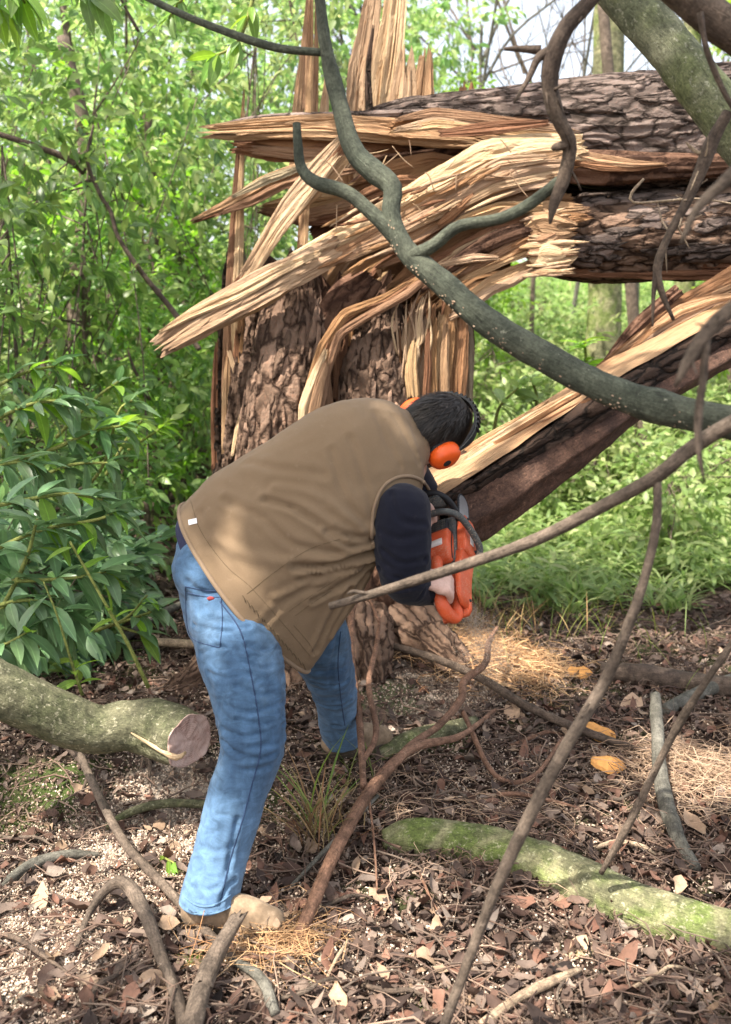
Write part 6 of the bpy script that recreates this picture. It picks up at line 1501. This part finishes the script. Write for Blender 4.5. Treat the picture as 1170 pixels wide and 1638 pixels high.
def tree(loc, H, seed, label, cat='tree', R_=1.2, nsp=260, L=.12, mat='leaf', trunk_r=.06, name='leafy_tree', group=None, singles=0, lobes=None, per=9, lean=(0, 0), bark='twig', base=.25, tpl=LT4):
    g = np.random.default_rng(seed); loc = np.asarray(loc, float); o = empty(name, loc, label, cat, group)
    if lobes is None:
        lobes = [(np.array([g.normal(0, R_ * .45) + lean[0] * h, g.normal(0, R_ * .4) + lean[1] * h, H * (base + (1 - base) * h)]), R_ * g.uniform(.45, .75)) for h in np.linspace(.1, .95, 8)]
    lf, (P_, dirs, tw) = crown_mesh('foliage', seed, lobes, nsp, L, mat, per, tpl)
    top = np.array([lean[0], lean[1], 0]) 
    tp_ = [np.array([0, 0, -.1]), np.array([g.normal(0, .05), g.normal(0, .05), H * .3]) + top * .3, np.array([g.normal(0, .12), g.normal(0, .1), H * .62]) + top * .62, np.array([g.normal(0, .15), 0, H * .95]) + top * .95]
    t2 = Tube([loc + p for p in tp_], [trunk_r, trunk_r * .8, trunk_r * .5, trunk_r * .15]); V, F, uv, T = tmesh(t2, 30, 12, lambda t, th, r: r * .3 * (fbm(np.cos(th) * 2, np.sin(th) * 2, t * 9, 2, seed) - .5))
    obj('trunk', V, F, M[bark], o, uv, True, T)
    hub = [p for p in t2.X[60:]] ; tw_ = twigmesh(P_ + loc, dirs, tw, [h for h in hub], g, 22); obj('branches', tw_[0], tw_[1], M[bark], o, tw_[2], True)
    V, F, U, _ = lf; V = V + loc
    if singles:
        nv = len(tpl[0]); m = len(V) // nv; ctr = V.reshape(m, nv, 3)[:, 0]; near = np.argsort((ctr - CP) @ FW)[:singles * 3]; pick = np.random.default_rng(seed + 1).choice(near, singles, replace=False)
        kp = np.ones(m, bool); kp[pick] = False; me = shared_leaf(mat, L)
        for k in pick:
            v = V.reshape(m, nv, 3)[k]; x = v[-2] - v[0]; Lk = np.linalg.norm(x) or 1; x = x / Lk; y = v[-4] - v[-6] if nv > 9 else v[5] - v[3]
            y -= x * np.dot(x, y); y /= np.linalg.norm(y) + 1e-9; z = np.cross(x, y); lo = link('leaf', me, o)
            s_ = Lk / (L * .94); lo.matrix_parent_inverse = Matrix.Translation(-Vector(o.location))
            lo.matrix_local = Matrix.Translation(Vector(v[0])) @ Matrix((x * s_, y * s_, z * s_)).transposed().to_4x4() if False else lo.matrix_local
            lo.rotation_euler = Matrix((x, y, z)).transposed().to_euler(); lo.location = tuple(v[0]); lo.scale = (s_,) * 3
        V = V.reshape(m, nv, 3)[kp].reshape(-1, 3); m2 = kp.sum(); F = (np.asarray(tpl[1])[None] + (np.arange(m2) * nv)[:, None, None]).reshape(-1, 4); U = np.tile(tpl[2], (m2, 1))
    obj('foliage', V, F, M[mat], o, U, True, kind='stuff')
    return o
def gz(x, y): return (x, y, float(hgt(x, y)))
def by(px, Y): return gz((px - 585) / FPX * Y, Y)
# (pixel column, distance, height, crown radius, leaf, material, label, singles)
BG = [
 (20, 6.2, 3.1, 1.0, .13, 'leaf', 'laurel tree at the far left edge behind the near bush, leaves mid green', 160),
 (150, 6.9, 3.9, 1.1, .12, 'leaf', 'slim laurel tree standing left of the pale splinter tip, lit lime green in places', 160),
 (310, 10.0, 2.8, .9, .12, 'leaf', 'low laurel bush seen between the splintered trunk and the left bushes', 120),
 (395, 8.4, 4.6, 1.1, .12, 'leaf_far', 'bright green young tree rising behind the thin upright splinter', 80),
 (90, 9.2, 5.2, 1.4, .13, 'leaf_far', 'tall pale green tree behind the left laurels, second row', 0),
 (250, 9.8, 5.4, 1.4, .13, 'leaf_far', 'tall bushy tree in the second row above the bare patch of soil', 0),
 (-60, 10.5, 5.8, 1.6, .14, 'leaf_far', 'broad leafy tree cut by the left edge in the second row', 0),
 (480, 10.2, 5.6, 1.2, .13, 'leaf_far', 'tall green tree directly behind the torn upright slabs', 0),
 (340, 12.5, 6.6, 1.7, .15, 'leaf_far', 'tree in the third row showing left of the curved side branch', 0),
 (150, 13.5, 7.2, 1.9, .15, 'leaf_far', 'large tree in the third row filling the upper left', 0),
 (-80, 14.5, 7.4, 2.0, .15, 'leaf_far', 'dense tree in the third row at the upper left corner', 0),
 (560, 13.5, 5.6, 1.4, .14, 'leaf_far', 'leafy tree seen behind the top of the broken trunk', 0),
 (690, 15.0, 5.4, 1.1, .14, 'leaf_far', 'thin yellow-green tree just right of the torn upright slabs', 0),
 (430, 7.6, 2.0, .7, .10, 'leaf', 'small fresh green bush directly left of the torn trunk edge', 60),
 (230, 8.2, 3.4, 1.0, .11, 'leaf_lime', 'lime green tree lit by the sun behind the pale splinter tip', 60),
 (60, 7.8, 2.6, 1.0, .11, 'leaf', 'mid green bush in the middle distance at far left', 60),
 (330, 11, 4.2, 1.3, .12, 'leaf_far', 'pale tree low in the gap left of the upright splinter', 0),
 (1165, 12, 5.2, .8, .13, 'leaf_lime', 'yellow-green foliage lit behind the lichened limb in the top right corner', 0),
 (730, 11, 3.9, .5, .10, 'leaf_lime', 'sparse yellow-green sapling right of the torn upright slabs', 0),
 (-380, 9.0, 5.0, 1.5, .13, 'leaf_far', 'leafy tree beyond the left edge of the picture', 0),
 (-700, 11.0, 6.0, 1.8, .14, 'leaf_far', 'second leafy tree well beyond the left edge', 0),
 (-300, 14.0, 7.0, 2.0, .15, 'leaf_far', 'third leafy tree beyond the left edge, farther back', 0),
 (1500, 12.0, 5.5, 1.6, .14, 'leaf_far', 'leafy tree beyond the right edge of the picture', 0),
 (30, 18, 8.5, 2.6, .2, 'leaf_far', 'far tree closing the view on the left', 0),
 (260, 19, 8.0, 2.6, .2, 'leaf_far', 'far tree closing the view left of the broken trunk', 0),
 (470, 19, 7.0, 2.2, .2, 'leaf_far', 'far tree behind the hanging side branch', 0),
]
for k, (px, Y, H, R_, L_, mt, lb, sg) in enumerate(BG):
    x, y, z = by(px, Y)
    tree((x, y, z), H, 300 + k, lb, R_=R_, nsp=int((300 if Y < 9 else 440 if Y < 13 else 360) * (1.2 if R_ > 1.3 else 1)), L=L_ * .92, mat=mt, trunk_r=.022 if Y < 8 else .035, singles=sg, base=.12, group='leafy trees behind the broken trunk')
# low undergrowth shrubs left, and right beyond the slab
LOW = [(60, 5.3, .95, .55, 'leaf_blue', 'dark low laurel bush at the left edge above the near sprays'), (210, 11.6, 1.4, .8, 'leaf', 'low bush behind the bare soil on the left'), (50, 6.0, 1.2, .6, 'leaf', 'rounded laurel bush in front of the left trees'),
       (20, 4.7, .8, .5, 'leaf_blue', 'small dark laurel bush close to the left edge'), (330, 10.2, 1.4, .8, 'leaf_far', 'round bush in shade left of the torn trunk foot'), (840, 8.6, 1.0, .7, 'cover', 'bright low shrub beneath the fallen trunk'), (950, 9.0, 1.2, .8, 'cover', 'light green shrub under the fallen trunk beside the hanging dead branch'),
       (1060, 7.4, .8, .6, 'cover', 'light green shrub to the right below the leaning slab'), (1170, 8.2, 1.1, .8, 'cover', 'light green shrub at the right edge behind the slab'), (800, 10.5, 1.3, .9, 'cover', 'pale shrub seen just right of the stump'), (1040, 11.0, 1.4, 1.0, 'cover', 'pale shrub on the far slope under the fallen trunk')]
for k, (px, Y, H, R_, mt, lb) in enumerate(LOW):
    g = np.random.default_rng(700 + k); lo = [(np.array([g.normal(0, R_ * .5), g.normal(0, R_ * .4), H * h]), R_ * g.uniform(.4, .6)) for h in (.3, .45, .6, .75)]
    tree(by(px, Y), H, 500 + k, lb, 'shrub', R_, 110, .11 if mt != 'leaf_blue' else .15, mt, .018, 'leafy_shrub', 'low shrubs of the undergrowth', 60 if Y < 8 else 0, lo)
# bare and mossy trees at the top right
def bare(px, Y, H, seed, label, r=.05, mat='twig_grey', lv=4, fan=.55):
    g = np.random.default_rng(seed); loc = np.array(by(px, Y)); o = empty('bare_tree', loc, label, 'tree', 'bare trees against the white sky'); parts = []
    def grow(p, d, L, r_, k):
        pts = [p]; 
        for _ in range(3): d = d + g.normal(0, .16, 3); d /= np.linalg.norm(d); pts.append(pts[-1] + d * L / 3)
        parts.append((k, tmesh(Tube(pts, [r_, r_ * .8, r_ * .62, r_ * .45], N=20), 10, 7 if k == 0 else 4, cap=False)))
        if k < lv:
            for _ in range(3 if k else 5):
                f = g.uniform(.35, 1); i = int(f * 3); q = pts[i] + (pts[min(3, i + 1)] - pts[i]) * (f * 3 - i); dd = d + g.normal(0, fan, 3) + np.array([0, 0, .15]); dd /= np.linalg.norm(dd); grow(q, dd, L * g.uniform(.5, .75), max(r_ * .5, .004), k + 1)
    grow(loc, np.array([g.normal(0, .08), 0, 1.]), H, r, 0)
    t_ = [p for k, p in parts if k == 0]; V, F, U, T = join(t_); obj('trunk', V, F, M[mat], o, U)
    V, F, U, T = join([p for k, p in parts if k > 0]); obj('branches', V, F, M[mat], o, U)
for k, (px, Y, H, lb, mt) in enumerate([(715, 12, 4.6, 'bare thin tree whose twigs stand right of the torn upright slabs', 'twig_grey'), (790, 14, 5.0, 'bare branching tree against white sky above the fallen trunk', 'twig_grey'), (845, 16, 5.5, 'far bare tree behind the crooked dead branch', 'twig'), (905, 18, 5.6, 'far bare tree just right of the crooked dead branch', 'twig_grey'), (1010, 17, 5.5, 'far bare tree seen in the gap by the lichened limb', 'twig_grey'),
                                        (1130, 20, 6, 'far bare tree behind the lichened limb', 'twig_grey'), (655, 17, 5.6, 'bare tree rising behind the torn upright slabs', 'twig')]):
    bare(px, Y, H, 900 + k, lb, .05, mt)
for (px, Y, wd, lb) in [(962, 11, .19, 'upright mossy yellow-green trunk left of the lichened limb'), (1085, 13, .14, 'upright mossy yellow-green trunk behind the lichened limb'), (1035, 9.5, .06, 'thin brown leaning pole between the mossy trunks')]:
    x, y, z = by(px, Y); p = np.array([x, y, z]); ln = .6 if 'pole' in lb else .1
    t2 = Tube([p, p + (-ln * .4, 0, 2.0), p + (-ln, 0, 4.4), p + (-ln * 1.6, 0, 8)], [wd * 1.1, wd, wd * .9, wd * .7]); V, F, uv, T = tmesh(t2, 50, 20, lambda t, th, r: r * .25 * (fbm(np.cos(th) * 2, np.sin(th) * 2, t * 20, 3, 3) - .5))
    obj('tree_trunk', V, F, M['mossy' if wd > .1 else 'twig'], None, uv, True, T, label=lb, cat='trunk')
for (px, py, px2, py2, Y, wd, lb, mt) in [(125, 500, 140, 260, 8.0, 34, 'brown trunk standing behind the left laurels', 'twig'), (155, 640, 140, 300, 9, 20, 'second brown trunk close behind the laurel trees at left', 'twig'), (255, 700, 250, 420, 9.0, 22, 'dark trunk above the bare soil left of the stump', 'twig_dark'), (70, 560, 60, 380, 8.5, 12, 'thin trunk near the left edge', 'twig')]:
    a_ = at(px, py, Y); b2 = at(px2, py2, Y); g0 = a_.copy(); g0[2] = float(hgt(g0[0], g0[1])) - .05; r = wd / 2 * m_per_px(a_)
    t2 = Tube([g0, a_, b2, b2 + (b2 - a_) * .8 + (random.uniform(-.3, .3), 0, 0)], [r * 1.2, r, r * .8, r * .5]); V, F, uv, T = tmesh(t2, 40, 14, lambda t, th, r: r * .3 * (fbm(np.cos(th) * 2, np.sin(th) * 2, t * 12, 3, 3) - .5))
    obj('tree_trunk', V, F, M[mt], None, uv, True, T, label=lb, cat='trunk')
branch('bowed_branch', 'dark bowed branch arching through the foliage at the left', 'branch', 'twig_dark', ([(-30, 205, 6.0), (60, 235), (110, 255), (135, 275)], (8, 10, 12, 12)), [([(150, 200, 6.0), (140, 255), (160, 310), (178, 340), (190, 380), (230, 440), (275, 495), (320, 560)], (4, 6, 7, 7, 7, 8, 9, 8)), ([(185, -20, 6), (205, 20), (222, 50)], (4, 5, 5))], ns=10)
branch('dark_forked_twig', 'black forked twig in the upper left gap of the leaves', 'twig', 'twig_dark', ([(640, 700, 6.8), (240, 640, 6.8), (215, 590, 6.8), (205, 560, 6.8)][1:], (6, 5, 3)), ns=6)

# near laurel sprays on the left: each leaf is its own part
def laurel(name, label, stems, L, mat, seed, per, group, smat='stem_green', young=0):
    g = np.random.default_rng(seed); root = pathP(stems[0][0])[0]; o = empty(name, root, label, 'shrub', group); me = shared_leaf(mat, 1.0); me2 = shared_leaf('leaf_lime', 1.0)
    for path, wd, clusters in stems:
        limb(o, 'stem', path, (wd, wd * .8, wd * .5), smat, .06, 7)
        t2 = Tube(pathP(path), [.01] * len(path)); 
        for f in clusters:
            c = t2._i(t2.X, np.array(f)); d0 = t2._i(t2.T, np.array(f)); n = per + g.integers(-1, 2); a0 = g.uniform(0, 6)
            u = np.cross(d0, (0, 0, 1)); u /= np.linalg.norm(u); v = np.cross(u, d0)
            for k in range(n):
                az = a0 + k * 2.399; sp = g.uniform(.7, 1.25) * (1 if f < .97 else .85); q = c - d0 * g.uniform(0, .05)
                d = d0 * math.cos(sp) + (u * math.cos(az) + v * math.sin(az)) * math.sin(sp); d[2] -= g.uniform(.1, .5); d /= np.linalg.norm(d)
                d[2] = max(min(d[2], .45), -.75); Bm = basis(d[None], np.array([g.normal(0, .35)]))[0]; lo = link('leaf', me2 if g.uniform() < young else me, o)
                s_ = L * g.uniform(.65, 1.15); lo.rotation_euler = Matrix(Bm.tolist()).to_euler(); lo.location = tuple(q); lo.scale = (s_, s_ * g.uniform(.8, 1.05), s_)
    return o
laurel('laurel_bush', 'dark glossy laurel bush nearest the camera at the left, above the cut log', [
    ([(-60, 1100, 3.3), (-10, 1000, 3.3), (40, 900, 3.3), (60, 830, 3.3)], 10, (.3, .5, .7, .85, 1)), ([(-40, 980, 3.2), (40, 960, 3.2), (100, 975, 3.2)], 8, (.5, .75, 1)), ([(-50, 900, 3.4), (60, 850, 3.4), (160, 830, 3.4), (185, 815, 3.4)], 8, (.4, .6, .8, 1)),
    ([(-60, 820, 3.5), (40, 800, 3.5), (110, 790, 3.5), (165, 800, 3.5)], 8, (.4, .6, .8, 1)), ([(20, 930, 3.3), (110, 925, 3.3), (170, 915, 3.3)], 7, (.5, .8, 1)), ([(-40, 1040, 3.1), (10, 1030, 3.1), (45, 1010, 3.1)], 7, (.5, .8, 1)), ([(-40, 760, 3.7), (20, 740, 3.7), (70, 745, 3.7)], 7, (.5, .8, 1)), ([(60, 1040, 3.3), (70, 1000, 3.3), (100, 985, 3.3)], 6, (.6, 1))],
    .18, 'leaf_blue', 41, 7, 'laurel bushes on the left', young=.08)
laurel('laurel_bush', 'laurel bush at mid height on the left edge with leaves reaching toward the bare soil', [
    ([(-60, 700, 4.2), (40, 650, 4.2), (100, 640, 4.2)], 8, (.4, .6, .8, 1)), ([(0, 740, 4.3), (80, 720, 4.3), (150, 690, 4.3), (205, 680, 4.3)], 8, (.4, .6, .8, 1)), ([(-40, 640, 4.4), (30, 600, 4.4), (90, 585, 4.4)], 7, (.5, .8, 1)), ([(30, 780, 4.2), (110, 745, 4.2), (180, 740, 4.2)], 7, (.5, .8, 1)), ([(120, 800, 4.4), (165, 745, 4.4), (190, 660, 4.4), (212, 640, 4.4)], 6, (.6, .8, 1)), ([(90, 700, 4.5), (150, 640, 4.5), (190, 610, 4.5)], 6, (.6, 1))],
    .18, 'leaf_blue', 42, 7, 'laurel bushes on the left', young=.15)
laurel('laurel_sprig', 'lone laurel sprig with bluish leaves spreading just left of the jeans', [
    ([(150, 1010, 3.5), (200, 990, 3.5), (236, 952, 3.5)], 6, (1,)), ([(170, 1002, 3.5), (225, 985, 3.5), (255, 972, 3.5)], 6, (.7, 1)), ([(185, 1000, 3.5), (215, 1010, 3.5), (235, 1015, 3.5)], 5, (1,))], .13, 'leaf_blue', 43, 6, 'laurel bushes on the left', young=.15)
laurel('lime_sapling', 'yellow-green sapling with two straight stems crossing in front of the laurel', [
    ([(238, 1100, 3.2), (205, 1030, 3.2), (160, 950, 3.2), (112, 866, 3.2)], 7, (.55, .97)), ([(132, 1112, 3.1), (112, 1050, 3.1), (92, 985, 3.1), (70, 930, 3.1)], 5, (.18, .32))], .10, 'leaf_lime', 44, 3, 'laurel bushes on the left')
laurel('lime_sprig', 'small lime green sprig of leaves poking up behind the vest, left of the stump', [([(170, 760, 5.0), (205, 700, 5.0), (228, 672, 5.0)], 6, (.8, 1)), ([(205, 720, 5.0), (250, 690, 5.0), (262, 680, 5.0)], 5, (1,))], .14, 'leaf_lime', 45, 6, 'laurel bushes on the left')
laurel('hanging_leaves', 'large drooping leaves hanging into the top left corner', [([(-60, -120, 2.7), (10, -50, 2.7), (40, 5, 2.7)], 8, (.7, 1)), ([(80, -120, 2.8), (120, -40, 2.8), (150, 0, 2.8)], 7, (.7, 1)), ([(-80, -40, 2.7), (-30, -20, 2.7), (-5, 10, 2.7)], 7, (1,)), ([(330, -60, 4.2), (290, 0, 4.2), (270, 30, 4.2)], 7, (.7, 1)), ([(420, -60, 4.0), (385, 60, 4.0), (345, 90, 4.0)], 7, (.5, .8, 1))], .13, 'leaf', 46, 6, 'laurel bushes on the left', young=.3)
for k, (x, y, s_) in enumerate([(640, 325, 0)]): pass
laurel('ground_seedling', 'small seedling with orange-backed leaf standing alone on the litter right of the saw', [([(1015, 1035, 5.4), (1018, 1010, 5.4), (1022, 990, 5.4)], 5, (1,))], .11, 'leaf', 47, 5, 'seedlings')
laurel('broad_seedling', 'broad-leaved bright seedling between stump and leaning slab', [([(940, 640, 6.0), (938, 580, 6.0), (935, 545, 6.0)], 7, (.4, .7, 1))], .19, 'leaf_lime', 48, 8, 'seedlings')
laurel('broad_seedling', 'bushy bright seedling right beside the head, under the thick branch', [([(860, 660, 5.6), (858, 630, 5.6), (850, 605, 5.6)], 7, (.5, 1)), ([(790, 690, 5.6), (800, 650, 5.6), (830, 620, 5.6)], 6, (.6, 1))], .17, 'cover', 49, 8, 'seedlings')

# ------------------------------------------------------------------ ground cover on the right
def tuft(g, kind):
    parts = []
    if kind == 0:     # strappy grass-like
        n = 12; az = g.uniform(0, 6.3, n); el = g.uniform(.7, 1.4, n); d = np.stack([np.cos(az) * np.cos(el), np.sin(az) * np.cos(el), np.sin(el)], 1)
        tp_ = leaf_tpl(1, .085, 3, .3, .55); return batch(tp_, g.normal(0, .03, (n, 3)) * (1, 1, 0), basis(d, g.normal(0, .2, n)), g.uniform(.12, .30, n))
    n = 15; az = np.arange(n) * 2.4; el = g.uniform(-.1, .9, n); h = np.linspace(.05, .26, n) * g.uniform(.7, 1.3)
    d = np.stack([np.cos(az) * np.cos(el), np.sin(az) * np.cos(el), np.sin(el)], 1); pos = np.stack([h * .1, h * .05, h], 1)
    return batch(leaf_tpl(1, .26, 3, .3, .35), pos, basis(d, g.normal(0, .2, n)), g.uniform(.07, .15, n))
def cover(name, n, box, filt=None, scale=(.8, 1.3), mat='cover', kinds=(0, 1)):
    g = np.random.default_rng(77 + n); parts = []; vs = [tuft(g, k) for k in kinds for _ in range(3)]
    for v in vs:
        m = n // len(vs); x = g.uniform(box[0], box[1], m); y = g.uniform(box[2], box[3], m)
        if filt: f = filt(x, y); x, y = x[f], y[f]
        m = len(x)
        parts.append(batch((v[0], v[1], v[2]), lay(x, y, -.01), rots(g.normal(0, .15, m), g.normal(0, .15, m), g.uniform(0, 6, m)), g.uniform(*scale, m)))
    V, F, U, T = join(parts); return obj(name, V, F, M[mat], None, U, True, kind='stuff')
rs = np.random.default_rng(5)
edge = lambda x, y: (y > 5.5 + .9 * (vn(x * 1.6, y * 1.6, 0, 8) - .3) + .35 * np.clip(x - 1.6, 0, 2)) & (x > .35 + .3 * vn(y * 2, 0, 0, 3)) & (np.random.default_rng(1).uniform(0, 1, len(x)) < .35 + .75 * sstep(5.6, 7.5, y))
cover('ground_cover', 2100, (.3, 4.5, 5.2, 9), edge)
cover('ground_cover', 2400, (.3, 8, 8.5, 17), None, (1.1, 1.9))
cover('ground_cover', 900, (1, 12, 16, 27), None, (1.8, 2.8))
cover('ground_cover', 120, (-4, .2, 9.5, 14), None, (.8, 1.4))
cover('undergrowth', 260, (-3.2, -1.2, 4.3, 7.0), lambda x, y: x < -.30 * y, (.8, 1.4), 'leaf')
# grass tufts
def blades(name, px, py, n, h, mat, spread, label=None, lean=(0, 0), w_=.004, kind=None, cat='grass'):
    g = np.random.default_rng(int(px + py)); c = ground(px, py); az = g.uniform(0, 6.3, n); el = g.uniform(.9, 1.5, n); d = np.stack([np.cos(az) * np.cos(el) + lean[0], np.sin(az) * np.cos(el) + lean[1], np.sin(el)], 1)
    pos = c + g.normal(0, spread, (n, 3)) * (1, 1, 0); V, F, U, T = batch(leaf_tpl(1, .02, 5, .2, .35), pos, basis(d, g.normal(0, .2, n)), g.uniform(h * .5, h, n)); return obj(name, V, F, M[mat], None, U, True, kind='stuff')
blades('grass_tuft', 515, 1345, 60, .34, 'grass_dry', .04)
blades('grass_tuft', 505, 1335, 10, .46, 'grass', .04)
blades('grass_tuft', 560, 1250, 14, .28, 'grass', .05)
blades('grass_tuft', 900, 1000, 160, .30, 'grass', .35)
blades('grass_tuft', 780, 1010, 160, .30, 'grass_dry', .2)
blades('moss_grass', 20, 1300, 700, .035, 'grass', .10)
blades('moss_grass', 60, 1265, 500, .03, 'grass', .09)
blades('moss_grass', 930, 1525, 90, .03, 'leaf_lime', .02)
blades('moss_grass', 310, 1545, 70, .05, 'leaf_lime', .015)
blades('moss_grass', 690, 1620, 30, .05, 'leaf_lime', .02)
laurel('fallen_sprig', 'pale lime leaves lying on the sawdust left of the jeans hem', [([(262, 1372, 2.72), (275, 1378, 2.7), (284, 1384, 2.68)], 4, (.5, 1))], .055, 'leaf_lime', 50, 3, 'seedlings')

# ------------------------------------------------------------------ unseen tree added behind the camera to shade the clearing and shape sun spots
tg = [(320, 1400, 2.42, .13), (345, 1330, 2.5, .08), (320, 970, 2.6, .05), (870, 1390, 2.55, .10), (960, 1440, 2.4, .10), (1060, 1490, 2.3, .07), (290, 1180, 2.8, .05), (130, 1180, 2.8, .06), (625, 1170, 3.6, .09),
      (640, 90, 5.1, .30), (820, 270, 4.3, .30), (690, 340, 4.2, .25), (560, 410, 4.2, .18), (360, 500, 4.2, .22), (430, 220, 4.4, .25), (900, 640, 3.5, .10), (790, 730, 3.5, .10), (1080, 520, 3.8, .2), (330, 740, 4.5, .2), (600, 560, 4.3, .12), (1000, 160, 4.4, .25), (880, 360, 4.3, .2), (640, 660, 2.9, .04)]
tgp = [at(a_, b2, c2) for a_, b2, c2, r in tg]; tgr = [r for *_, r in tg]
for (x, y, r) in [(170, 1390, .34), (60, 1500, .24), (270, 1330, .16), (400, 1560, .14), (600, 1600, .18), (800, 1600, .16), (1000, 1330, .16), (30, 1350, .15), (1110, 1260, .25), (800, 1065, .24), (900, 1150, .12), (640, 1430, .16), (520, 1560, .12), (1120, 1450, .15), (700, 1180, .12), (560, 1290, .10), (150, 1290, .15), (760, 1540, .12), (1050, 1180, .12), (430, 1500, .06), (1000, 1000, .3), (250, 900, .4), (980, 1560, .10), (90, 1230, .08)]:
    tgp.append(ground(x, y)); tgr.append(r)
for p_, r_ in VT: tgp.append(p_); tgr.append(r_)
tgp = np.array(tgp); tgr = np.array(tgr)
def canopy(loc, c, R_, n, seed, label):
    g = np.random.default_rng(seed); loc = np.array(loc, float); o = empty('added_shade_tree', loc, label, 'tree')
    t2 = Tube([loc, loc + (.1, 0, 3), np.array([*(loc[:2] + np.array([-.4, .6])), 5.0]), np.array([loc[0] - .6, loc[1] + 1.6, 6.9])], [.22, .18, .14, .05]); V, F, uv, T = tmesh(t2, 40, 16); obj('trunk', V, F, M['bark_brown'], o, uv, True, T)
    pos = np.stack([g.uniform(-R_[0], R_[0], n) + c[0], g.uniform(-R_[1], R_[1], n) + c[1], g.uniform(-R_[2], R_[2], n) + c[2]], 1)
    e_ = (((pos - c) / R_) ** 2)[:, :2].sum(1); pos = pos[e_ < 1]
    ex_p = np.array([-2.8, .45, 6.6]) + g.normal(0, 1, (7000, 3)) * (.75, .62, .25); pos = np.vstack([pos, ex_p])  # extra leaves packed sunward of the man to deepen his shade
    keep = np.ones(len(pos), bool)
    for p, r in zip(tgp, tgr):
        v = pos - p; t_ = v @ SUN; dist = np.linalg.norm(v - t_[:, None] * SUN, axis=1); keep &= ~((t_ > 0) & (dist < r + .05))  # leaves left out along sun rays to the chosen lit spots
    pos = pos[keep]; m = len(pos); az = g.uniform(0, 6.3, m); el = g.normal(0, .5, m); d = np.stack([np.cos(az) * np.cos(el), np.sin(az) * np.cos(el), np.sin(el)], 1)
    V, F, U, T = batch(leaf_tpl(1, .45, 2, .2, .2), pos, basis(d, g.normal(0, .5, m)), g.uniform(.09, .17, m)); obj('foliage', V, F, M['leaf_blue'], o, U, True, kind='stuff')
canopy((-4.6, -1.8, 0), (-3.0, 0.6, 6.6), (4.0, 4.4, .9), 25000, 61, 'unseen tree added behind the camera at left, its gapped crown shading the clearing')
dg_ = None
print('SCRIPT', round(time.time() - T00, 1), 's', len(bpy.data.objects), 'objects')
